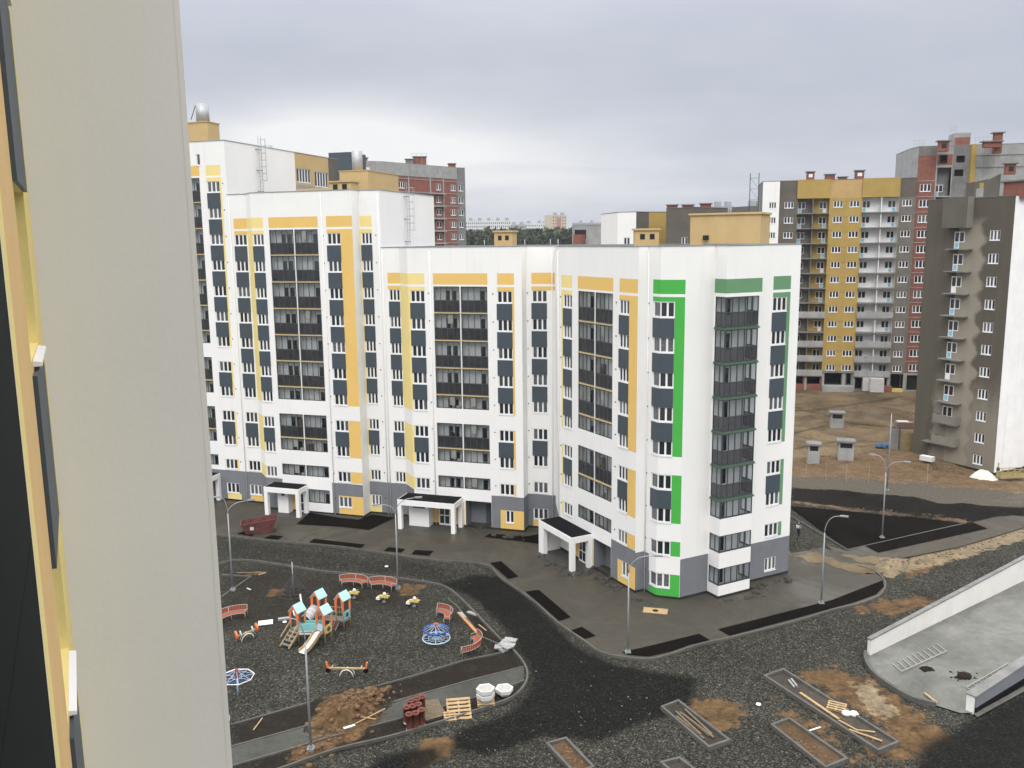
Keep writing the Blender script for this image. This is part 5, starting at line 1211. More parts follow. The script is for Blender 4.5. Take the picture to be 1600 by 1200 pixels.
# ------------------------------------------------------------------ the garage ramp
def build_ramp():
    a = G(1357, 1025).xy; a2 = G(1600, 907).xy; dl = (a2-a).normalized(); nr = Vector((dl.y, -dl.x)); c = G(1520, 1116).xy
    far_ = 60
    cur = smooth_line([G(*p) for p in [(1353, 1022), (1352, 1032), (1362, 1052), (1388, 1073), (1425, 1094), (1462, 1104)]], 3)
    fl = [tuple(p) for p in cur]+[tuple(G(1500, 1116).xy), tuple(c), tuple(c+dl*far_), tuple(a+dl*far_)]
    sheet('ramp_floor', fl, 0.09, M_ramp, False); kerb(cur, 0.22, 0.30, False)
    r = thing('retaining_wall', 'long white retaining wall with concrete coping along far side of the ramp', 'retaining wall', (a.x, a.y, 0), math.atan2(dl.y, dl.x))
    m = MB(); m.hexa([(0, -0.12, -.2), (far_, -0.12, -.2), (far_, 0.12, -.2), (0, 0.12, -.2), (0, -0.12, 1.22), (far_, -0.12, 3.6), (far_, 0.12, 3.6), (0, 0.12, 1.22)], mat('white_ramp_wall', (0.66, 0.655, 0.62), 0.85, var=0.06, scale=0.6, streak=0.06)); build(m, 'wall', r)
    m = MB(); m.hexa([(-.05, -0.17, 1.225), (far_, -0.17, 3.605), (far_, 0.17, 3.605), (-.05, 0.17, 1.225), (-.05, -0.17, 1.33), (far_, -0.17, 3.71), (far_, 0.17, 3.71), (-.05, 0.17, 1.33)], M_concd); build(m, 'coping', r)
    r = thing('retaining_wall', 'short grey faced retaining wall with dark base along near side of the ramp', 'retaining wall', (c.x, c.y, 0), math.atan2(dl.y, dl.x))
    m = MB(); m.hexa([(0, -0.02, -.2), (far_, -0.02, -.2), (far_, 0.45, -.2), (0, 0.45, -.2), (0, -0.02, 1.15), (far_, -0.02, 3.0), (far_, 0.45, 3.0), (0, 0.45, 1.15)], M_whitep); build(m, 'wall', r)
    m = MB(); m.hexa([(0.1, -0.10, 0.42), (far_, -0.10, .42), (far_, -0.023, .42), (0.1, -0.023, .42), (0.1, -0.10, 1.13), (far_, -0.10, 2.98), (far_, -0.023, 2.98), (0.1, -0.023, 1.13)], M_grey); build(m, 'grey_facing', r)
    m = MB(); m.hexa([(0.1, -0.14, -.2), (far_, -0.14, -.2), (far_, -0.025, -.2), (0.1, -0.025, -.2), (0.1, -0.14, .418), (far_, -0.14, .418), (far_, -0.025, .418), (0.1, -0.025, .418)], M_bitumen); build(m, 'bitumen_base', r)
    m = MB(); m.hexa([(-.05, -0.14, 1.155), (far_, -0.14, 3.005), (far_, 0.5, 3.005), (-.05, 0.5, 1.155), (-.05, -0.14, 1.24), (far_, -0.14, 3.09), (far_, 0.5, 3.09), (-.05, 0.5, 1.24)], M_concd); build(m, 'coping', r)
    sheet('kerb_apron', [(1521, 1118), (1600, 1075), (1700, 1020), (1700, 1030), (1600, 1083), (1527, 1123)], 0.12, M_kerb)
    return dl
RD = build_ramp()
def mat_grid(label, o, d1, d2, n1, n2, open_=False):
    m = MB(); o = V3(o, 0.14)
    for i in range(n1+1): m.tube([o+V3(d1)*(i/n1), o+V3(d1)*(i/n1)+V3(d2)], 0.035, M_rebar, 4)
    for j in ([0] if open_ else range(n2+1)): m.tube([o+V3(d2)*(j/n2)+Vector((0, 0, .05)), o+V3(d2)*(j/n2)+V3(d1)+Vector((0, 0, .05))], 0.035, M_rebar, 4)
    r = build(m, 'steel_grid'); return tag(r, label, 'steel grid', 'steel grids lying on the ramp')
mat_grid('comb-like steel grid lying near the white ramp wall', G(1409, 1053).xy, G(1479, 1021).xy-G(1409, 1053).xy, G(1394, 1040).xy-G(1409, 1053).xy, 9, 1, True)
mat_grid('ladder-like steel grid lying against the grey ramp wall', G(1528, 1086).xy, G(1592, 1048).xy-G(1528, 1086).xy, G(1510, 1078).xy-G(1528, 1086).xy, 7, 1)
for px, lab in (((1506, 1058), 'larger dark heap of soil dropped on the ramp floor'), ((1448, 1046), 'small brown heap of soil dropped on the ramp floor')):
    q = G(*px, 0.09); m = MB(); r_ = random.Random(px[0])
    big = px[0] > 1500
    for k in range(60):
        a = r_.uniform(0, 6.28); d = abs(r_.gauss(0, 0.30 if big else 0.14)); s = r_.uniform(.05, .13)*(1.25 if d < .3 else .7); x, y = q.x+math.cos(a)*d*1.5, q.y+math.sin(a)*d
        h0 = max(0, (0.28 if big else .12)-d*0.6); m.lathe([(0, -0.02), (s*1.3, 0.0), (s*1.2, h0), (s*.7, h0+s*.6), (0, h0+s*.8)], M_bedd, 5, (x, y, q.z), r_.random()*3)
    tag(build(m, 'soil_heap'), lab, 'soil heap', kind='stuff')

# ------------------------------------------------------------------ kerb-edged tree pits in the gravel
def tree_pit(label, px, fill, h=0.26):
    P = [G(*p).xy for p in px]; c = sum(P, Vector((0, 0)))/4
    r = thing('kerbed_bed', label, 'planting bed', V3(c), group='concrete kerbed beds in the gravel')
    for i in range(4):
        a, b = P[i]-c, P[(i+1) % 4]-c; d = (b-a).normalized(); n = Vector((-d.y, d.x))
        if n.dot(-(a+b)) < 0: n = -n
        e = 0.16 if i % 2 else 0.0
        m = MB(); q0 = a+d*e; q1 = b-d*e
        m.hexa([(*q0, -.1), (*q1, -.1), (*(q1+n*.16), -.1), (*(q0+n*.16), -.1), (*q0, h), (*q1, h), (*(q1+n*.16), h), (*(q0+n*.16), h)], M_kerb); build(m, 'kerb_stone', r)
    m = MB(); I = [p-c-(p-c).normalized()*0.1 for p in P]; m.poly([(*p, 0.10) for p in (I if (I[1]-I[0]).cross(I[2]-I[1]) > 0 else I[::-1])], fill); build(m, 'soil', r)
    return r, c
M_pitclay = paved_material('clay_fill', (0.085, 0.057, 0.034), 0.95, 0.0, 0.5); M_pitgrey = paved_material('grey_fill', (0.055, 0.050, 0.042), 0.95, 0.0, 0.35)
tree_pit('kerbed bed full of loose boards, nearest the dark gravel', [(1032, 1109), (1060, 1098), (1142, 1162), (1107, 1174)], M_pitgrey)
tree_pit('longest kerbed bed, with pallet and white bags inside', [(1192, 1060), (1224, 1049), (1406, 1165), (1372, 1179)], M_pitgrey)
tree_pit('kerbed bed filled with orange clay at bottom right', [(1203, 1137), (1233, 1126), (1326, 1191), (1290, 1206)], M_pitclay)
tree_pit('kerbed bed cut by the bottom edge left of the boards', [(852, 1166), (885, 1157), (930, 1204), (898, 1216)], M_pitclay)
tree_pit('kerbed bed just peeping in at the bottom edge', [(1030, 1196), (1062, 1188), (1120, 1232), (1085, 1245)], M_pitgrey)

# ================================================================== STREET LAMPS
def street_lamp(label, base, h, arms, z0=0.1, group='street lamps of the yard'):
    """arms: list of (dx, dy, rise) from the top of the pole to each lantern"""
    r = thing('street_lamp', label, 'street lamp', V3(base, z0), group=group); h -= z0
    m = MB(); m.tube([(0, 0, 0), (0, 0, h*0.5), (0, 0, h)], [0.085, 0.065, 0.05], M_post, 8); build(m, 'pole', r)
    m = MB(); m.box(-0.2, 0.2, -0.2, 0.2, -0.12, 0.06, M_post); m.box(-0.12, 0.12, -0.12, 0.12, 0.062, 0.2, M_post); build(m, 'base_plate', r)
    for dx, dy, rise in arms:
        pts = []
        for i in range(9):
            t = i/8; e = math.sin(t*math.pi/2)
            pts.append((dx*(1-math.cos(t*math.pi/2))*0.75, dy*(1-math.cos(t*math.pi/2))*0.75, h-0.02+rise*e))
        pts.append((dx, dy, h+rise+0.04)); m = MB(); m.tube(pts, 0.035, M_post, 6); a = build(m, 'arm', r)
        d = Vector((dx, dy, 0)).normalized(); m = MB(); q = Vector(pts[-1]); m.hexa([q-d*.1+d.cross(Vector((0, 0, 1)))*s_*0.11+Vector((0, 0, zz)) if False else q+d*k+Vector((-d.y, d.x, 0))*s_*0.11+Vector((0, 0, zz)) for zz in (-.05, .05) for k, s_ in ((-.1, 1), (-.1, -1), (.5, -1), (.5, 1))], M_post)
        build(m, 'lantern', a)
    return r
def lampxy(b, px, D=None): return at(px[0], px[1], D)-V3(b)
def lamp(label, bpx, forkpx, armpx, z0=0.1):
    b = G(*bpx).xy; hf = zof(b, *forkpx); D = b.length; arms = []
    for a in armpx: q = at(*a, D); arms.append((q.x-b.x, q.y-b.y, q.z-hf))
    return street_lamp(label, b, hf, arms, z0)
lamp('double-arm grey street lamp standing by the two red benches', (622, 920), (622, 802), [(650, 778), (592, 789)])
lamp('double-arm grey street lamp at the left beside the near wall', (364, 923), (357, 802), [(341, 777), (389, 782)])
lamp('nearest single-arm grey street lamp in front of the play houses', (486, 1172), (480, 1003), [(449, 967)])
lamp('single-arm street lamp standing before the green corner bay', (981, 1022), (983, 895), [(1024, 869)], 0.15)
lamp('single-arm street lamp at pavement edge right of the white block', (1283, 945), (1288, 832), [(1315, 807)], 0.15)
lamp('tall double-arm street lamp standing on the black soil bed', (1378, 842), (1385, 738), [(1367, 711), (1414, 722)], 0.15)
b = G(1386, 766).xy; r = thing('mast', 'plain slender grey mast behind the double-arm lamp on black soil', 'mast', V3(b)); m = MB(); m.tube([(0, 0, -.2), (0, 0, 5), (0, 0, 9.0)], [.09, .07, .05], M_post, 8); build(m, 'pole', r)
m = MB(); m.box(-.2, .2, -.2, .2, -.2, .1, M_post); build(m, 'base_plate', r)

# ================================================================== PLAYGROUND
def bench(label, c, face, chord=2.4, bulge=0.55, z0=0.02):
    """curved park bench; face: direction (angle) the seat opens to; positive bulge bends the back away from it"""
    r = thing('park_bench', label, 'bench', V3(c, z0), face, 'curved red benches round the playground')
    n = 10; s = chord/2; rad = (s*s+bulge*bulge)/(2*abs(bulge)); half = math.asin(min(1, s/rad)); sg = 1 if bulge > 0 else -1
    def P(t, off, z):   # t -1..1, off towards the front; local x along bench, y = facing direction
        a = t*half; rr = rad+(-off)*sg; return Vector((rr*math.sin(a), sg*(rad-0)-sg*rr*math.cos(a), z))
    seat = MB(); back = MB(); fr = MB()
    for k in range(4):
        o0, o1 = k*0.11+0.05, k*0.11+0.14
        for i in range(n):
            t0, t1 = -1+2*i/n, -1+2*(i+1)/n
            seat.hexa([P(t0, o1, .43), P(t1, o1, .43), P(t1, o0, .43), P(t0, o0, .43), P(t0, o1, .46), P(t1, o1, .46), P(t1, o0, .46), P(t0, o0, .46)], M_benchred)
    ns = 22
    for i in range(ns):
        t = -0.97+1.94*i/(ns-1); w_ = 0.028; back.hexa([P(t-w_, -.01, .5), P(t+w_, -.01, .5), P(t+w_, -.035, .5), P(t-w_, -.035, .5), P(t-w_, -.07, .88), P(t+w_, -.07, .88), P(t+w_, -.1, .88), P(t-w_, -.1, .88)], M_benchred)
    for z, o in ((.5, -.02), (.9, -.085)): fr.tube([P(-1+2*i/n, o, z) for i in range(n+1)], 0.02, M_benchfr, 5)
    for o in (0.0, .52): fr.tube([P(-1+2*i/n, o, .43) for i in range(n+1)], 0.018, M_benchfr, 5)
    build(seat, 'seat', r); build(back, 'backrest', r); build(fr, 'frame', r)
    for t in (-1, 0, 1):
        for o in (0.5, -0.02):
            m = MB(); m.tube([P(t, o, 0), P(t, o, .44 if o > 0 else .9)], 0.022, M_benchfr, 5); build(m, 'leg', r)
        if t: m = MB(); m.tube([P(t, -.05, .66), P(t, .48, .66), P(t, .5, .43)], 0.018, M_benchfr, 5); build(m, 'armrest', r)
    return r
def gpx(*p): return G(*p).xy
bench('curved red slatted bench left of its twin, at the road kerb', gpx(556, 913), R(180-12), 2.5, 0.5)
bench('curved red slatted bench beside the double-arm lamp at the kerb', gpx(602, 917), R(180-14), 2.5, 0.5)
bench('curved red bench facing the blue carousel, top of the plank', gpx(704, 966), R(118), 2.3, 0.6)
bench('curved red bench at the playground corner by the grey slab heap', gpx(750, 1017), R(72), 2.9, 0.8)
bench('curved red bench half hidden by the near wall, up by the lamp', gpx(358, 966), R(218), 2.6, 0.5)
bench('red bench end peeping from behind near wall on brown soil', gpx(357, 1150), R(95), 2.2, 0.4)

def play_complex():
    c = gpx(505, 992); r = thing('play_house', 'play complex of four orange arched towers with turquoise roofs, tunnel and slide', 'play structure', V3(c, 0.03))
    fx = Vector((0.86, -0.51)); fy = Vector((0.51, 0.86)); ang = math.atan2(fx.y, fx.x)
    tw = {n: gpx(*p)-c for n, p in (('a', (467, 1001)), ('d', (508, 1004)), ('b', (500, 978)), ('c', (537, 981)))}
    W = 0.36
    def L(n, u, v, z): q = tw[n]+fx*u+fy*v; return Vector((q.x, q.y, z))
    H_ = 2.3
    for n in tw:
        ped = {'a': 1.0, 'd': 1.0, 'b': 1.0, 'c': 0.7}[n]
        for su in (-1, 1):
            for sv in (-1, 1):
                m = MB(); m.tube([L(n, su*W, sv*W, 0), L(n, su*W, sv*W, H_+0.15)], 0.055, M_wood, 6); build(m, 'post', r)
        m = MB(); m.hexa([L(n, -W, -W, ped-.06), L(n, W, -W, ped-.06), L(n, W, W, ped-.06), L(n, -W, W, ped-.06), L(n, -W, -W, ped), L(n, W, -W, ped), L(n, W, W, ped), L(n, -W, W, ped)], M_concd); build(m, 'deck', r)
        for v in (-W-.03, W+.03):       # orange arched gables
            m = MB(); prof = [(-W-.08, H_-.85), (-W-.08, H_+.02), (0, H_+.55), (W+.08, H_+.02), (W+.08, H_-.85), (W-.10, H_-.85), (W-.14, H_-.2), (W*.45, H_+.17), (0, H_+.25), (-W*.45, H_+.17), (-W+.14, H_-.2), (-W+.10, H_-.85)]
            half = [(0, 1, 10, 11), (1, 2, 8, 9), (1, 9, 10), (2, 3, 7, 8), (3, 6, 7), (3, 4, 5, 6)]
            for dv in (-.03, .03):
                for f in half: m.poly([L(n, prof[i][0], v+dv, prof[i][1]) for i in f], M_orange)
            for i in range(12):
                a, b2 = prof[i], prof[(i+1) % 12]; m.poly([L(n, a[0], v-.03, a[1]), L(n, b2[0], v-.03, b2[1]), L(n, b2[0], v+.03, b2[1]), L(n, a[0], v+.03, a[1])], M_orange)
            build(m, 'arched_gable', r)
        for s_ in (-1, 1):
            m = MB(); e = [(0, H_+.60), (s_*(W+.10), H_+.05)]
            m.hexa([L(n, e[0][0], -W-.06, e[0][1]-.05), L(n, e[1][0], -W-.12, e[1][1]-.05), L(n, e[1][0], W+.12, e[1][1]-.05), L(n, e[0][0], W+.12, e[0][1]-.05), L(n, e[0][0], -W-.06, e[0][1]), L(n, e[1][0], -W-.12, e[1][1]), L(n, e[1][0], W+.12, e[1][1]), L(n, e[0][0], W+.12, e[0][1])], M_tealp); build(m, 'roof_panel', r)
    # tunnel between the left and rear towers
    m = MB(); a = L('a', .2, .5, 1.35); b = L('b', -.2, -.4, 1.35); m.tube([a, b], 0.40, mat('grey_plastic', (0.42, 0.43, 0.45), 0.5), 14, caps=False)
    for t in (0, .33, .66, 1): m.tube([a.lerp(b, t)-(b-a)*.02, a.lerp(b, t)+(b-a)*.02], 0.43, M_whitep, 14, caps=False)
    build(m, 'tunnel', r)
    # panel bridge between the front towers
    a, b = L('a', W, -W, 0), L('d', -W, -W, 0); up = Vector((0, 0, 1))
    m = MB(); m.bar(a+up*1.25, b+up*1.25, .05, .55, M_teal); build(m, 'side_panel', r); m = MB(); m.bar(a+up*.82, b+up*.82, .05, .28, M_whitep); build(m, 'side_panel', r)
    a2, b2 = L('a', W, W, 0), L('d', -W, W, 0); m = MB(); m.bar(a2+up*1.2, b2+up*1.2, .05, .6, M_teal); build(m, 'side_panel', r)
    m = MB(); m.bar((a+a2)/2+up*.9, (b+b2)/2+up*.9, 0.8, .05, M_concd); build(m, 'bridge_deck', r)
    # rope bridge and bars at the back
    m = MB(); a, b = L('b', W, -W, 0), L('c', -W, -W, 0); a2, b2 = L('b', W, W, 0), L('c', -W, W, 0)
    for p, q in ((a, b), (a2, b2)):
        for z in (0.75, 1.1, 1.5): m.tube([p+up*z, q+up*(z-.1)], 0.025, M_rebar, 4)
        for i in range(1, 5): t = i/5; m.tube([p.lerp(q, t)+up*.7, p.lerp(q, t)+up*1.48], 0.02, M_rebar, 4)
    build(m, 'bar_railing', r); m = MB(); m.bar((a+a2)/2+up*.7, (b+b2)/2+up*.6, 0.8, .05, M_concd); build(m, 'bridge_deck', r)
    for n, s_, mm in (('c', 1, M_teal), ('d', 1, M_yplast)): m = MB(); m.bar(L(n, W+.02, -W, 1.15), L(n, W+.02, W, 1.15), .05, .62, mm); o = build(m, 'side_panel', r); m = MB(); q = L(n, W+.06, 0, 1.15); m.tube([q, q+Vector((fx.x, fx.y, 0))*.02], .17, M_slate, 12); build(m, 'round_hole', o)
    # ramp grid between c and d
    m = MB(); a, b = L('d', .3, W, .9), L('c', -.5, -W, .55)
    for s_ in (-.4, 0, .4): m.tube([a+Vector((fx.x, fx.y, 0))*s_, b+Vector((fx.x, fx.y, 0))*s_], .03, M_ropes, 4)
    for i in range(1, 6): q = a.lerp(b, i/6); m.tube([q-Vector((fx.x, fx.y, 0))*.4, q+Vector((fx.x, fx.y, 0))*.4], .025, M_benchred, 4)
    build(m, 'climbing_ladder', r)
    # stair on the left tower
    m = MB()
    dn = -Vector((fy.x, fy.y, 0))
    for i in range(4): q = L('a', 0, -W, .85-.22*i)+dn*(0.12+.26*i); m.bar(q-Vector((fx.x, fx.y, 0))*.4, q+Vector((fx.x, fx.y, 0))*.4, .26, .05, M_concd)
    for s_ in (-.42, .42): m.bar(L('a', s_, -W, .9), L('a', s_, -W, .05)+dn*1.1, .06, .14, M_wood); m.bar(L('a', s_, -W, 1.5), L('a', s_, -W, .75)+dn*1.0, .05, .10, M_wood)
    build(m, 'stair', r)
    m = MB()
    pts = [L('a', -W-.1, W, 1.6)]+[L('a', -W-.35-.22*math.sin(i*1.3), W+.16*i, 1.7+.2*i) for i in range(7)]; m.tube(pts, 0.06, M_whitep, 6); build(m, 'wavy_pole', r)
    # slide
    m = MB(); prof = [(0, .95), (.35, .9), (.9, .5), (1.5, .2), (1.95, .14)]
    for (d0, z0), (d1, z1) in zip(prof, prof[1:]): 
        q0 = L('d', -.1, -W, z0)+dn*d0; q1 = L('d', -.1, -W, z1)+dn*d1; x = Vector((fx.x, fx.y, 0))
        m.hexa([q1-x*.26-up*.04, q1+x*.26-up*.04, q0+x*.26-up*.04, q0-x*.26-up*.04, q1-x*.26, q1+x*.26, q0+x*.26, q0-x*.26], M_whitep)
    s1 = build(m, 'slide', r); m = MB()
    for s_ in (-.29, .29):
        for (d0, z0), (d1, z1) in zip(prof, prof[1:]): m.bar(L('d', -.1+s_, -W, z0+.08)+dn*d0, L('d', -.1+s_, -W, z1+.08)+dn*d1, .05, .26, M_wood)
    build(m, 'slide_cheek', s1)
    m = MB(); m.bar(L('d', -.4, -W-.02, 1.3), L('d', .2, -W-.02, 1.3), .05, .5, M_lblue); build(m, 'side_panel', r)
play_complex()

def seesaw(label, pa, pb, za, zb, wheels):
    a = V3(gpx(*pa), za); b = V3(gpx(*pb), zb); c = (a+b)/2; d = (b-a).normalized(); r = thing('seesaw', label, 'seesaw', (c.x, c.y, 0.02), group='seesaws on the playground')
    a -= Vector((c.x, c.y, 0)); b -= Vector((c.x, c.y, 0)); mid = (a+b)/2; side = Vector((-d.y, d.x, 0)).normalized(); up = Vector((0, 0, 1))
    m = MB(); m.bar(a, b, .14, .09, M_wood); build(m, 'beam', r)
    m = MB()
    for s_ in (-.18, .18):
        pts = [mid+side*s_+d*(.55*math.cos(t))*Vector((1, 1, 0)).length*0.6+up*(-mid.z+(mid.z-.02)*math.sin(t)) for t in [i*math.pi/8 for i in range(9)]]; m.tube(pts, .03, M_whitep, 5)
    build(m, 'arched_support', r)
    for e, dd in ((a, -1), (b, 1)):
        if wheels:
            q = e+up*.12; m = MB(); m.tube([q-d*.07, q+d*.07], .33, M_orange, 14); build(m, 'round_shield', r); q2 = e-d*dd*.32; m = MB(); m.tube([q2-d*.04+up*.1, q2+d*.04+up*.1], .24, M_tealp, 12); build(m, 'seat_shield', r)
        else:
            m = MB(); m.bar(e, e+up*.45+d*dd*.1, .14, .12, M_orange); build(m, 'handle_block', r); m = MB(); q = e-d*dd*.3; m.bar(q-side*.2+up*.1, q+side*.2+up*.1, .05, .05, M_yplast); build(m, 'grab_bar', r)
            m = MB(); q = e+up*-.15; m.tube([q-side*.08, q+side*.08], .17, M_bitumen, 10); build(m, 'rubber_buffer', r)
seesaw('seesaw with orange round shields and turquoise seats near the wall', (370, 1003), (402, 995), .38, .62, True)
seesaw('long seesaw with yellow beam and orange end blocks', (513, 1056), (572, 1057), .55, .55, False)

def rocker(label, p):
    c = gpx(*p); r = thing('spring_rocker', label, 'spring rocker', V3(c, 0.02), R(-20), 'yellow spring rockers'); r.scale = (.82, .82, .82)
    m = MB(); m.tube([(.11*math.cos(t), .11*math.sin(t), .02+.045*t/1.05) for t in [i*.6 for i in range(18)]], .025, M_steel, 5); m.tube([(0, 0, 0), (0, 0, .06)], .2, M_concd, 10); build(m, 'spring', r)
    m = MB(); m.hexa([(-.55, -.16, .5), (.5, -.16, .5), (.5, .16, .5), (-.55, .16, .5), (-.5, -.14, .66), (.62, -.14, .74), (.62, .14, .74), (-.5, .14, .66)], M_yplast); build(m, 'body', r)
    m = MB(); m.lathe([(0, .70), (.16, .74), (.19, .88), (.1, 1.02), (0, 1.05)], M_sheet, 8, (.08, 0, 0)); build(m, 'backrest', r)
    m = MB(); m.hexa([(-.75, -.3, .28), (-.35, -.3, .28), (-.35, .3, .28), (-.75, .3, .28), (-.72, -.25, .5), (-.4, -.25, .5), (-.4, .25, .5), (-.72, .25, .5)], M_tubw); build(m, 'foot_rest', r)
    m = MB(); m.tube([(.35, -.3, .85), (.35, .3, .85)], .03, M_yplast, 5); build(m, 'handle', r)
rocker('yellow spring rocker nearest the play houses', (553, 935)); rocker('yellow spring rocker between the other two yellow ones', (600, 941)); rocker('yellow spring rocker farther right, alone on grey gravel', (647, 948))

def carousel():
    c = gpx(682, 1003); r = thing('net_carousel', 'blue rope carousel with thick blue ring above a white ring', 'carousel', V3(c, 0.02)); up = Vector((0, 0, 1))
    ring = lambda rad, z, n=24: [Vector((rad*math.cos(2*math.pi*i/n), rad*math.sin(2*math.pi*i/n), z)) for i in range(n)]
    m = MB(); m.tube(ring(.88, .95), .07, M_blue, 8, close=True); build(m, 'upper_ring', r)
    m = MB(); m.tube(ring(1.0, .28), .045, M_lblue, 6, close=True); build(m, 'lower_ring', r)
    m = MB(); m.tube([(0, 0, 0), (0, 0, 1.3)], .06, M_lblue, 8); build(m, 'pole', r)
    m = MB(); m.lathe([(0, 1.0), (.12, 1.0), (.1, 1.35), (.2, 1.42), (0, 1.5)], M_benchred, 8); build(m, 'red_cap', r)
    m = MB()
    for i in range(12):
        a = 2*math.pi*i/12; v = Vector((math.cos(a), math.sin(a), 0)); m.tube([v*.05+up*1.3, v*.88+up*.95], .014, M_lblue, 4); m.tube([v*.88+up*.95, v*1.0+up*.28], .016, M_lblue, 4); m.tube([up*.25, v*1.0+up*.28], .016, M_lblue, 4)
    for k in (.3, .58): m.tube(ring(.88*k, 1.3-.35*k), .014, M_blue, 4, close=True); m.tube(ring(k, .27), .014, M_lblue, 4, close=True)
    build(m, 'ropes', r)
carousel()
def disc_swing():
    c = gpx(372, 1086); r = thing('net_carousel', 'rotating disc of grey rope on a single pole at the near wall', 'carousel', V3(c, 0.02)); up = Vector((0, 0, 1))
    n = 8; pts = [Vector((1.1*math.cos(2*math.pi*(i+.5)/n), 1.1*math.sin(2*math.pi*(i+.5)/n), 1.25)) for i in range(n)]
    m = MB(); m.tube([(0, 0, 0), (0, 0, 1.25)], .06, M_lblue, 8); build(m, 'pole', r)
    m = MB(); m.tube(pts, .035, M_whitep, 5, close=True); build(m, 'rim', r)
    m = MB(); m.lathe([(0, 1.2), (.16, 1.25), (.12, 1.75), (0, 1.85)], M_clayred, 8); build(m, 'red_cap', r)
    m = MB()
    for p in pts: m.tube([up*1.7, p], .014, M_lblue, 4); m.tube([up*1.2, p], .018, M_lblue, 4)
    for k in (.3, .5, .72): m.tube([p*k+up*(1.22*(1-k)) for p in pts], .016, M_blue if k > .4 else M_lblue, 4, close=True)
    build(m, 'ropes', r)
disc_swing()
def pyramid():
    c = gpx(459, 930); r = thing('rope_pyramid', 'pyramid climbing net of grey ropes round a central mast', 'climbing net', V3(c, 0.02)); up = Vector((0, 0, 1))
    m = MB(); m.tube([(0, 0, 0), (0, 0, 2.9)], .05, M_post, 6); build(m, 'mast', r); m = MB(); n = 8; h = 1.9
    P = [Vector((1.35*math.cos(2*math.pi*i/n), 1.35*math.sin(2*math.pi*i/n), .05)) for i in range(n)]
    for p in P: m.tube([up*h, p], .016, mat('dark_rope', (.05, .05, .06), .8), 4)
    for k in (.2, .35, .5, .65, .8, .95): m.tube([p*k+up*(h*(1-k)) for p in P], .018, mat('dark_rope', (.05, .05, .06), .8), 4, close=True)
    build(m, 'ropes', r)
pyramid()

# ================================================================== THINGS LYING ABOUT
def pallet(label, c, rz, z=0.03, tilt=0.0, w=1.2, d=0.9, n=6, m0=None, gap=0.05, group='timber pallets on the soil strip'):
    m0 = m0 or M_wood; r = thing('pallet', label, 'pallet', V3(c, z), rz, group); r.rotation_euler.x = tilt
    sw = (d-gap*(n-1))/n
    ms = MB(); ms.box(-w/2, w/2, 0, sw, .11, .14, m0); me = ms.mesh('slat')
    for i in range(n): link('slat', me, r, (0, -d/2+i*(sw+gap), 0))
    mb = MB(); mb.box(-.05, .05, -d/2, d/2, .022, .108, m0); me = mb.mesh('bearer')
    for x in (-w/2+.06, 0, w/2-.06): link('bearer', me, r, (x, 0, 0))
    mb = MB(); mb.box(-w/2, w/2, -.05, .05, 0, .02, m0); me = mb.mesh('bottom_board')
    for y in (-d/2+.06, d/2-.06): link('bottom_board', me, r, (0, y, 0))
    return r
pallet('pale yellow pallet sheet leaning at the right of the timber heap', gpx(717, 1114), R(8), .22, R(28), 1.5, 1.5, 6, M_wood, .10)
pallet('small narrow pallet lying in front of the leaning yellow pallet', gpx(703, 1123), R(10), .08, R(16), .75, .75, 4, M_wood, .09)
pallet('weathered brown pallet next to the red pipes', gpx(677, 1117), R(28), .07, R(9), 1.4, 1.1, 6, M_woodd, .02)
pallet('weathered brown pallet with broken boards behind the others', gpx(668, 1106), R(15), .05, R(5), 1.6, 1.0, 5, M_woodd, .02)
pallet('pallet under the stacked white hexagonal tubs', gpx(759, 1099), R(5), .06, 0, 1.1, 1.0, 5, M_wood, .06)
pallet('pallet lying in the longest kerbed bed', gpx(1307, 1109), R(-28), .14, 0, 1.1, 1.0, 4, M_wood, .14, group='timber pallets in the kerbed bed')
def pipe(p, label, z=0.03):
    c = gpx(*p); h = .95; r = thing('drain_pipe', label, 'pipe', V3(c, z), group='red brown pipes standing in a cluster')
    m = MB(); m.lathe([(.20, 0), (.20, h), (.235, h), (.235, h+.12), (.19, h+.12), (.17, h), (.17, .2), (0, .2)], M_clayred, 12); build(m, 'body', r); m = MB(); m.lathe([(.205, -.01), (.215, .07), (.201, .07)], M_tubw, 12); build(m, 'white_end', r)
pl = [((640, 1141), 'frontmost red brown pipe, at the left of its front row'), ((650, 1139), 'red brown pipe second in the front row'), ((659, 1134), 'red brown pipe at the right end of the front row'), ((636, 1130), 'red brown pipe at the far left of the cluster'), ((645, 1128), 'red brown pipe in the middle of the cluster'), ((654, 1125), 'red brown pipe in the middle row next to the pallets'),
      ((643, 1119), 'red brown pipe in the rear row, left'), ((652, 1116), 'red brown pipe in the rear row, centre'), ((660, 1113), 'rearmost red brown pipe beside the brown boards')]
for p, l in pl: pipe(p, l)
def tub(c, z, label):
    r = thing('concrete_tub', label, 'planter tub', V3(c, z), R(10), 'white hexagonal tubs')
    m = MB(); m.lathe([(.40, 0), (.58, .22), (.60, .46), (.48, .46), (.40, .12), (0, .12)], M_tubw, 6); build(m, 'shell', r); m = MB(); m.lathe([(.3, .121), (0, .14)], M_bedd, 6); build(m, 'inside_dirt', r)
tc_ = gpx(759, 1099); tub(tc_, .22, 'lower white hexagonal tub of the stack standing on a pallet'); tub(tc_, .60, 'upper white hexagonal tub of the stack standing on a pallet'); tub(gpx(788, 1086), .05, 'single white hexagonal tub right of the stack, dirt inside')
def board(label, pa, pb, w=.2, th=.05, m0=None, z=.06, group='loose boards lying about'):
    a, b = V3(gpx(*pa), z), V3(gpx(*pb), z+.03); c = (a+b)/2; m = MB(); m.bar(a-c, b-c, w, th, m0 or M_wood); r = build(m, 'board', None, c); return tag(r, label, 'board', group)
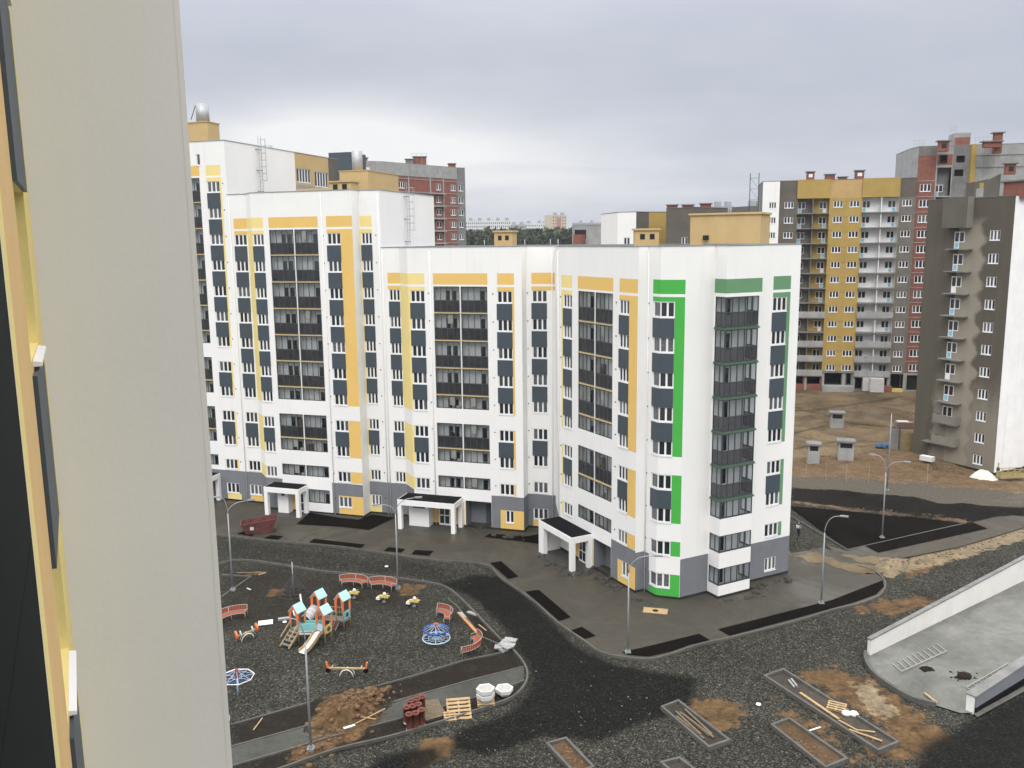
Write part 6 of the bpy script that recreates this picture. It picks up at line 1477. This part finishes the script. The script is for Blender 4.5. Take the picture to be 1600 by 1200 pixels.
board('long orange plank along the playground edge between two red benches', (716, 958), (748, 993), .22, .08, mat('orange_plank', (.45, .22, .07), .8, var=.15, scale=3))
board('short pale lath on brown soil beside the long orange plank', (748, 977), (760, 987), .08); board('grey concrete plank lying across the playground kerb', (731, 957), (746, 963), .3, .1, M_conc); board('short grey slab beside the orange plank', (719, 958), (726, 967), .3, .08, M_conc)
board('pale plank on the brown patch left of the lamp', (404, 899), (416, 896), .12); board('short lath below the brown patch near the lamp', (386, 920), (392, 923), .1, .05, M_tubw); board('brown plank lying far left behind the lamp', (370, 896), (415, 896), .16, .06, M_woodd)
for i, (a, b, l) in enumerate((((1057, 1122), (1100, 1158), 'left loose grey board in the board-filled bed'), ((1062, 1116), (1108, 1154), 'middle loose grey board in the board-filled bed'), ((1070, 1112), (1112, 1152), 'pale right board in the board-filled bed'), ((1056, 1116), (1095, 1153), 'thin dark board at the left kerb of the board-filled bed'), ((1066, 1120), (1115, 1158), 'topmost skewed board in the board-filled bed'))): board(l, a, b, .13, .05, M_woodd, .14+.02*i, 'boards in the kerbed bed')
board('dark bent pipe lying at the upper end of longest bed', (1232, 1066), (1241, 1078), .12, .08, M_steel, .16); board('dark pipe beside the bent one in longest bed', (1236, 1064), (1245, 1076), .12, .08, M_steel, .16)
board('long pinkish plank along the left kerb of longest bed', (1250, 1086), (1310, 1128), .18, .06, M_wood, .17); board('orange lath at the lower end of longest bed', (1310, 1130), (1340, 1147), .1, .05, M_wood, .2); board('second orange lath crossing the lower end of longest bed', (1326, 1144), (1378, 1163), .12, .05, M_wood, .18); board('third orange lath at right in longest bed', (1340, 1145), (1367, 1149), .1, .05, M_wood, .18)
board('pale plank leaning at the curved ramp kerb', (1444, 1087), (1463, 1103), .14, .06, M_wood, .2); board('pale crossed lath on gravel below longest bed', (1264, 1143), (1282, 1138), .1, .04, M_tubw, .05)
board('white broken ladder rail on the clay heap', (537, 1143), (555, 1138), .2, .05, M_tubw, .2); board('thin pale branch lying on the clay heap', (556, 1139), (602, 1116), .07, .05, M_wood, .35); board('thin stick on the clay heap crossing the branch', (555, 1128), (588, 1134), .06, .05, M_wood, .4); board('curved lath on brown soil left of the near lamp', (396, 1142), (410, 1124), .07, .04, M_wood, .06)
m = MB(); m.box(-.55, .55, -.4, .4, 0, .04, M_whitep); tag(build(m, 'white_panel', None, V3(gpx(415, 974), .05), R(15)), 'white square panel lying on dark soil by the seesaw', 'panel')
m = MB(); m.box(-.95, .95, -.5, .5, 0, .03, M_wood); o = tag(build(m, 'plywood_sheet', None, V3(gpx(1024, 957), .13), R(-14)), 'ochre plywood sheet lying on pavement before the green bay', 'plywood sheet'); m = MB(); m.lathe([(.25, .032), (.18, .05), (0, .055)], M_bedd, 7); build(m, 'mud_stain', o)
for px, l in (((604, 886), 'white pail lid lying on the gravel road'), ((445, 973), 'small white scrap beside the play houses'), ((1185, 1102), 'white crumb on gravel left of longest bed')):
    m = MB(); m.lathe([(.17, 0), (.16, .05), (0, .06)], M_whitep, 8); tag(build(m, 'lid', None, V3(gpx(*px), .05)), l, 'lid')
def bags():
    for i, (px, l) in enumerate((((1322, 1119), 'white bag at the pallet end in longest bed'), ((1334, 1120), 'pale plastic bag right of the white one in longest bed'))):
        c = gpx(*px); m = MB(); m.lathe([(0, -.02), (.28, 0), (.30, .1), (.2, .2), (0, .23)], M_sheet if i == 0 else M_tubw, 9); tag(build(m, 'bag', None, V3(c, .12), R(30)), l, 'bag', 'bags in the kerbed bed')
bags()
# heap of grey slabs at the playground corner
c = gpx(787, 1012); r = thing('slab_stack', 'heap of grey paving slabs at the playground corner', 'slab heap', V3(c, .05), R(-25)); q_ = random.Random(3); me_ = MB(); me_.box(-.3, .3, -.3, .3, 0, .08, M_conc); me_ = me_.mesh('slab')
for i in range(14): o = link('slab', me_, r, (q_.uniform(-.5, .6), q_.uniform(-.5, .6), .08*(i//3)), q_.uniform(-.5, .5)); o.rotation_euler.x = q_.uniform(-.12, .12)
# maroon skip
def skip():
    c = gpx(406, 832); r = thing('skip', 'maroon steel rubbish skip with open top standing on pavement', 'skip', V3(c, .13), R(12))
    m = MB(); L_, W_, H_ = 1.75, .85, 1.15
    P = [(-L_+.5, -W_+.1, 0), (L_-.5, -W_+.1, 0), (L_-.5, W_-.1, 0), (-L_+.5, W_-.1, 0), (-L_, -W_, H_-.15), (L_, -W_, H_+.25), (L_, W_, H_+.25), (-L_, W_, H_-.15)]
    m.hexa(P, M_skip, skip=(1,)); inn = [(x*.93, y*.93, z+.06 if z < .1 else z) for x, y, z in P]; m.hexa(inn, M_skip, skip=(1,)); build(m, 'hull', r)
    m = MB(); rim = [Vector(p) for p in P[4:]]; 
    for a, b in zip(rim, rim[1:]+rim[:1]): m.bar(a, b, .1, .1, M_skip)
    build(m, 'rim', r); m = MB(); m.poly([(-1.3, -.7, .55), (1.3, -.7, .6), (1.3, .7, .6), (-1.3, .7, .55)], M_bedd); m.box(-.1, .35, -.3, .2, .55, .9, M_tubw); build(m, 'rubbish', r)
    m = MB(); m.hexa([(-.85, -.875, .45), (-.5, -.875, .45), (-.5, -.8, .45), (-.85, -.8, .45), (-.85, -.9, .75), (-.5, -.9, .75), (-.5, -.8, .75), (-.85, -.8, .75)], M_tubw); build(m, 'white_plate', r)
    for x in (-1.0, .0, 1.0): m = MB(); m.bar((x, -.77, .02), (x*1.15, -.87, .98+.1*x), .1, .08, M_skip); build(m, 'rib', r)
skip()
# concrete ventilation shafts of the buried garage
for p, h, l in (((1270, 727), 3.0, 'left pale concrete vent shaft with slab cap on the earth'), ((1320, 723), 3.05, 'wider pale concrete vent shaft in the middle of the earth yard'), ((1307, 667), 2.4, 'farthest grey concrete vent shaft out on the mud')):
    c = gpx(*p); r = thing('vent_shaft', l, 'vent shaft', V3(c), R(-15), 'concrete vent shafts'); s_ = .72 if p[0] == 1270 else .95
    m = MB(); m.box(-s_, s_, -.8, .8, -.2, h-.95, M_conc)
    for x in (-s_, s_-.22): 
        for y in (-.8, .58): m.box(x, x+.22, y, y+.22, h-.948, h-.25, M_conc)
    build(m, 'shaft', r); m = MB(); m.box(-s_+.05, s_-.05, -.7, .7, h-.945, h-.26, M_dark); build(m, 'grille', r); m = MB(); m.box(-s_-.2, s_+.2, -1, 1, h-.248, h, M_concd); build(m, 'cap_slab', r)
# tarpaulin heap, hanging cradle, trestle, box by the dark tower
c = gpx(1535, 752); m = MB(); q_ = random.Random(5); n = 14; prof = [(1.7, 0), (1.25, .45), (.9, 1.0), (.35, 1.4), (0, 1.45)]
rings = [[(c.x*0+rr*(1+q_.uniform(-.18, .18))*math.cos(2*math.pi*i/n)*1.15, rr*(1+q_.uniform(-.18, .18))*math.sin(2*math.pi*i/n), z*(1+q_.uniform(-.08, .08))) for i in range(n)] for rr, z in prof]
for a, b in zip(rings, rings[1:]):
    for i in range(n): m.poly([a[i], a[(i+1) % n], b[(i+1) % n], b[i]], M_sheet)
tag(build(m, 'tarpaulin_heap', None, V3(c, -.1)), 'heap under a cream tarpaulin at the foot of the dark tower', 'covered heap')
c = gpx(1579, 751); r = thing('work_cradle', 'yellow suspended facade cradle resting before the white tower face', 'cradle', V3(c, .3), R(8)); m = MB()
for y in (-.4, .4):
    for z in (.15, .65, 1.15): m.bar((-1.6, y, z), (1.6, y, z), .06, .06, M_cyel)
    for x in (-1.6, -.8, 0, .8, 1.6): m.bar((x, y, .1), (x, y, 1.15), .06, .06, M_cyel)
    m.hexa([(-1.6, y-.02, .15), (1.6, y-.02, .15), (1.6, y+.02, .15), (-1.6, y+.02, .15), (-1.6, y-.02, .62), (1.6, y-.02, .62), (1.6, y+.02, .62), (-1.6, y+.02, .62)], M_cyel)
build(m, 'railing', r); m = MB(); m.box(-1.6, 1.6, -.38, .38, .05, .12, M_concd); build(m, 'deck', r); m = MB()
for x in (-1.75, 1.75): m.bar((x, 0, 0), (x, 0, 2.0), .1, .1, M_cyel); m.box(x-.12, x+.12, -.15, .15, 1.0, 1.4, M_gframe)
build(m, 'hoist_stirrup', r)
c = gpx(1474, 740); r = thing('trestle', 'steel trestle scaffold lying at the foot of the dark tower', 'trestle', V3(c, .1), R(-55)); m = MB()
for x in (-1.1, 1.1):
    for y in (-.4, .4): m.tube([(x, y, 0), (x*.9, y*.9, 1.3)], .05, M_woodd, 5)
for z in (.25, 1.25): 
    for y in (-.4, .4): m.tube([(-1.1, y, z), (1.1, y, z)], .045, M_woodd, 5)
for a in ((-1.1, 1.1), (1.1, -1.1)): m.tube([(a[0], -.4, .25), (a[1], -.4, 1.25)], .04, M_woodd, 5)
build(m, 'frame', r)
c = gpx(1448, 728); r = thing('site_box', 'small white lidded box on legs at the dark tower corner', 'site box', V3(c, .3), R(-50)); m = MB(); m.box(-.8, .8, -.4, .4, .4, 1.0, M_tubw); build(m, 'case', r); m = MB()
for x in (-.7, .7): 
    for y in (-.3, .3): m.box(x-.05, x+.05, y-.05, y+.05, -.3, .398, M_woodd)
build(m, 'leg', r)
# site gate with clutter left of the dark tower
c = gpx(1404, 706); r = thing('site_gate', 'grey green site gate with ochre panel beside the dark tower', 'gate', V3(c), R(-30)); m = MB(); m.box(-1.3, -.1, -.04, .04, .1, 3.1, M_concd); build(m, 'leaf', r); m = MB(); m.box(.1, 1.7, -.04, .04, .1, 2.8, mat('dull_ochre_sheet', (.20, .155, .075), .9, var=.25, scale=2)); build(m, 'leaf', r); m = MB(); m.box(-.08, .08, -.1, .1, -.2, 3.4, M_gframe); build(m, 'gate_post', r)
c = gpx(1412, 668); r = thing('brick_pile', 'pile of pinkish packed bricks behind the site gate', 'brick pile', V3(c), R(-10)); m = MB(); m.box(-1.2, 1.2, -.7, .7, 0, .9, mat('pinkish_brick', (.26, .17, .15), .9, var=.2, scale=4)); build(m, 'pack', r); m = MB(); m.box(-1.0, .6, -.6, .6, .902, 1.0, M_sheet); build(m, 'cover', r)
c = gpx(1390, 698); m = MB(); q_ = random.Random(9)
for i in range(12): x, y = q_.uniform(-1.6, 1.6), q_.uniform(-.7, .7); m.lathe([(0, -.1), (.5, 0), (.35, .3), (0, .38)], mat('blue_tarpaulin', (.04, .09, .19), .6), 6, (x, y, 0))
tag(build(m, 'blue_tarpaulin', None, V3(c, .1)), 'crumpled blue tarpaulin on the earth by the site gate', 'tarpaulin')
# packs of white blocks before the mustard house
for px, w_, h_, l in (((1352, 611), 1.2, 2.5, 'narrow wrapped pack of white blocks before the mustard house'), ((1369, 613), 2.4, 2.6, 'wide wrapped pack of white blocks before the mustard house')):
    c = gpx(*px); r = thing('block_pack', l, 'pack of blocks', V3(c, .1), R(-12), 'packs of white blocks'); nb = 5
    for k in range(nb):
        m = MB(); m.box(-w_/2, w_/2, -.6, .6, k*h_/nb+.01, (k+1)*h_/nb-.02, mat('aerated_block', (.50, .49, .49), .9, var=.08, scale=2)); build(m, 'block_layer', r)
    m = MB(); m.box(-w_/2, w_/2, -.6, .6, -.12, -.0, M_woodd); build(m, 'pallet_base', r)
c = gpx(1395, 612); r = thing('material_stack', 'low stack of yellow and orange packs under the brick tower', 'material stack', V3(c), R(-12)); m = MB(); m.box(-2, -.3, -.5, .5, 0, 1.1, M_brick); build(m, 'pack', r); m = MB(); m.box(-.28, 1.6, -.5, .5, 0, .6, M_yplast); build(m, 'pack', r)
# survey stakes along the road
for px in ((1259, 746), (1290, 750), (1322, 752), (1357, 756), (1448, 758)):
    c = gpx(*px); m = MB(); m.tube([(0, 0, -.2), (0, 0, 2.2 if px[0] < 1400 else 2.6)], .03, M_rebar, 4); tag(build(m, 'marker_stake', None, V3(c)), {1259: 'leftmost thin marker stake, next to the white block corner', 1290: 'second thin marker stake from the white block', 1322: 'thin marker stake below the wider vent shaft', 1357: 'thin marker stake just left of the double-arm lamp', 1448: 'tallest thin marker stake, below the white site box'}[px[0]], 'stake', 'marker stakes along the far road')
# scattered stones: broken kerb rubble along the wall foot, stones in gravel
def stones(name, label, areas, n, smin, smax, m_, seed):
    q_ = random.Random(seed); b = MB()
    for i in range(n):
        a0, a1, wd = q_.choice(areas); t = q_.random(); c = gpx(a0[0]+(a1[0]-a0[0])*t, a0[1]+(a1[1]-a0[1])*t); x, y = c.x+q_.gauss(0, wd), c.y+q_.gauss(0, wd); s = smin+(smax-smin)*q_.random()**3
        p = [Vector((q_.uniform(-1, 1), q_.uniform(-1, 1), q_.uniform(-.5, .8))).normalized()*s for _ in range(4)]; o = Vector((x, y, .1 if name == 'rubble' else s*.3)); p = [o+v for v in p]
        w_ = s*q_.uniform(.5, 1); d = s*q_.uniform(.4, .9); h = s*q_.uniform(.4, .9); an = q_.random()*3.1; ca, sa = math.cos(an), math.sin(an)
        R_ = lambda u, v, z: (x+u*ca-v*sa, y+u*sa+v*ca, o.z+z); k = q_.uniform(.55, .9)
        b.hexa([R_(-w_, -d, 0), R_(w_, -d, 0), R_(w_, d, 0), R_(-w_, d, 0), R_(-w_*k, -d*k, h), R_(w_*k, -d*.8, h*.9), R_(w_*.7, d*k, h), R_(-w_*k, d*.7, h*.8)], m_)
    tag(build(b, name), label, 'rubble' if name == 'rubble' else 'stones', kind='stuff')
stones('rubble', 'broken kerb stones strewn along the foot of the white walls', [((846, 868), (886, 900), .3), ((900, 900), (938, 890), .35), ((935, 908), (965, 925), .35), ((985, 935), (1020, 948), .3), ((1120, 948), (1190, 930), .4), ((1175, 925), (1240, 905), .4), ((768, 838), (820, 842), .3), ((742, 832), (760, 828), .4)], 190, .06, .40, mat('broken_kerb', (.040, .039, .035), .9, var=.3, scale=5), 21)
stones('loose_stones', 'pale loose stones scattered over the gravel', [((350, 860), (740, 905), 1.2), ((900, 1080), (1300, 1180), 2.5), ((1100, 1020), (1400, 960), 1.6), ((420, 1060), (700, 1010), 2.5), ((700, 1150), (1050, 1160), 2.5), ((1240, 700), (1560, 765), 1.2)], 700, .025, .075, mat('pale_stone', (.13, .13, .12), .9, var=.4, scale=5), 22)

def zground(x, y):
    i = int((x-GX0)/GS); j = int((y-GY0)/GS); return float(hz[min(max(j, 0), ny-1), min(max(i, 0), nx-1)])
def clods(label, areas, n, smin, smax, m_, seed, z0=None):
    q_ = random.Random(seed); b = MB()
    for i in range(n):
        a0, a1, wd = q_.choice(areas); t = q_.random(); c = gpx(a0[0]+(a1[0]-a0[0])*t, a0[1]+(a1[1]-a0[1])*t); x, y = c.x+q_.gauss(0, wd), c.y+q_.gauss(0, wd); s = smin+(smax-smin)*q_.random()**2.5; z = zground(x, y) if z0 is None else z0
        b.lathe([(0, -.03), (s, -.01), (s*q_.uniform(.6, .95), s*.5), (0, s*q_.uniform(.6, .9))], m_, 5, (x, y, z), q_.random()*3)
    tag(build(b, 'clods'), label, 'clods', kind='stuff')
M_clod = mat('clay_clods', (.125, .072, .035), .95, var=.45, scale=2.5)
clods('clay clods heaped on the brown soil strip', [((470, 1178), (560, 1130), .6), ((510, 1130), (600, 1095), .8), ((520, 1110), (590, 1090), .5)], 420, .04, .24, M_clod, 41)
clods('clay clods filling the kerbed beds', [((1218, 1142), (1300, 1192), .22), ((880, 1172), (912, 1205), .22), ((1225, 1066), (1380, 1168), .2)], 260, .03, .13, M_clod, 42, .10)
clods('earth clods along the far dirt bank', [((1236, 730), (1400, 705), 1.2), ((1400, 712), (1520, 745), 1.4), ((1236, 790), (1500, 816), .5), ((1300, 880), (1480, 855), .7), ((1390, 890), (1600, 832), .6)], 700, .04, .15, mat('earth_clods', (.105, .074, .044), .95, var=.45, scale=2.5), 43)

# ================================================================== PEOPLE
def person(label, loc, rz, pose, cloth, extra=None, sc=1.0):
    """one continuous skinned body; legs, arms and head grown from a joint chain"""
    V = [(0, 0, .95), (0, 0, 1.15), (.0, 0, 1.38), (0, .0, 1.50), (0, .02, 1.58), (0, .03, 1.70)]; E = [(0, 1), (1, 2), (2, 3), (3, 4), (4, 5)]; RR = [.14, .13, .15, .065, .075, .095]
    def chain(start, pts, rs):
        p = start
        for q, r_ in zip(pts, rs): V.append(q); RR.append(r_); E.append((p, len(V)-1)); p = len(V)-1
    for s_, (kn, an) in zip((-1, 1), pose['legs']): chain(0, [(s_*.10, 0, .88), (s_*.11, kn, .50), (s_*.11, an, .09), (s_*.11, an+.16, .04)], [.10, .07, .05, .045])
    for s_, (el, ha) in zip((-1, 1), pose['arms']): chain(2, [(s_*.20, 0, 1.40), (s_*.26, el[0], el[1]), (s_*.24, ha[0], ha[1])], [.07, .05, .04])
    me = bpy.data.meshes.new('person'); me.from_pydata(V, E, [])
    o = bpy.data.objects.new('person', me); COL.objects.link(o); o.location = loc; o.rotation_euler = (0, 0, rz); o.scale = (sc, sc, sc)
    o.modifiers.new('skin', 'SKIN')
    for i, r_ in enumerate(RR): me.skin_vertices[0].data[i].radius = (r_, r_*(.75 if i < 3 else 1))
    me.skin_vertices[0].data[0].use_root = True
    sb = o.modifiers.new('sub', 'SUBSURF'); sb.levels = 1; sb.render_levels = 1
    m = bpy.data.materials.new('person_surface'); m.use_nodes = True; t = NT(m.node_tree); b = t.n['Principled BSDF']; b.inputs['Roughness'].default_value = .85
    s = t.add('ShaderNodeSeparateXYZ', _0=t.add('ShaderNodeTexCoord').outputs['Object']); 
    c = t.mix(t.maprange(s.outputs[2], .97, .98), cloth[0], cloth[1]); c = t.mix(t.maprange(s.outputs[2], 1.535, 1.545), c, (.50, .31, .23)); t.l.new(c, b.inputs['Base Color']); me.materials.append(m)
    tag(o, label, 'person')
    h = MB(); h.lathe([(.108, 1.70), (.112, 1.76), (.07, 1.82), (0, 1.835)], extra or M_cloth, 10, (0, .02, 0)); build(h, 'hair', o)
    f = MB(); f.lathe([(0, 0), (.012, .0), (.018, .03), (0, .05)], M_skin, 6, (0, .128, 1.66)); build(f, 'nose', o)
    return o
c = gpx(1247, 844)
p = person('worker in dark trousers and white vest walking beside black soil', V3(c, .12), R(-60), {'legs': ((.16, .02), (.02, -.30)), 'arms': (((.12, 1.16), (.30, 1.08)), ((-.12, 1.14), (-.1, .92)))}, ((.012, .015, .022), (.03, .035, .05)), M_slate)
m = MB(); m.hexa([(-.17, -.135, 1.12), (.17, -.135, 1.12), (.17, .135, 1.12), (-.17, .135, 1.12), (-.19, -.14, 1.4), (.19, -.14, 1.4), (.19, .14, 1.4), (-.19, .14, 1.4)], M_whitep); build(m, 'vest', p)
q = SA3.xy(-7.7, -0.55)+baseA
p = person('person in dark clothes standing in a third-floor glazed loggia', Vector((q.x, q.y, wt(9, 4)-2.11)), math.atan2(nP.y, nP.x)-math.pi/2, {'legs': ((.02, 0), (.02, 0)), 'arms': (((.1, 1.14), (.28, 1.1)), ((.1, 1.14), (.28, 1.1)))}, ((.012, .012, .016), (.02, .02, .025)), M_cloth)

# ================================================================== THE AIR
def build_haze():
    m = bpy.data.materials.new('haze'); m.use_nodes = True; t = NT(m.node_tree); t.n.remove(t.n['Principled BSDF'])
    v = t.add('ShaderNodeVolumePrincipled', Color=(0.86, 0.89, 0.94, 1), Density=0.00016, Anisotropy=0.2); t.l.new(v.outputs[0], t.n['Material Output'].inputs['Volume'])
    b = MB(); b.box(-3050, 3050, -520, 5050, -2.4, 75.0, m); tag(build(b, 'haze'), kind='stuff')
build_haze()
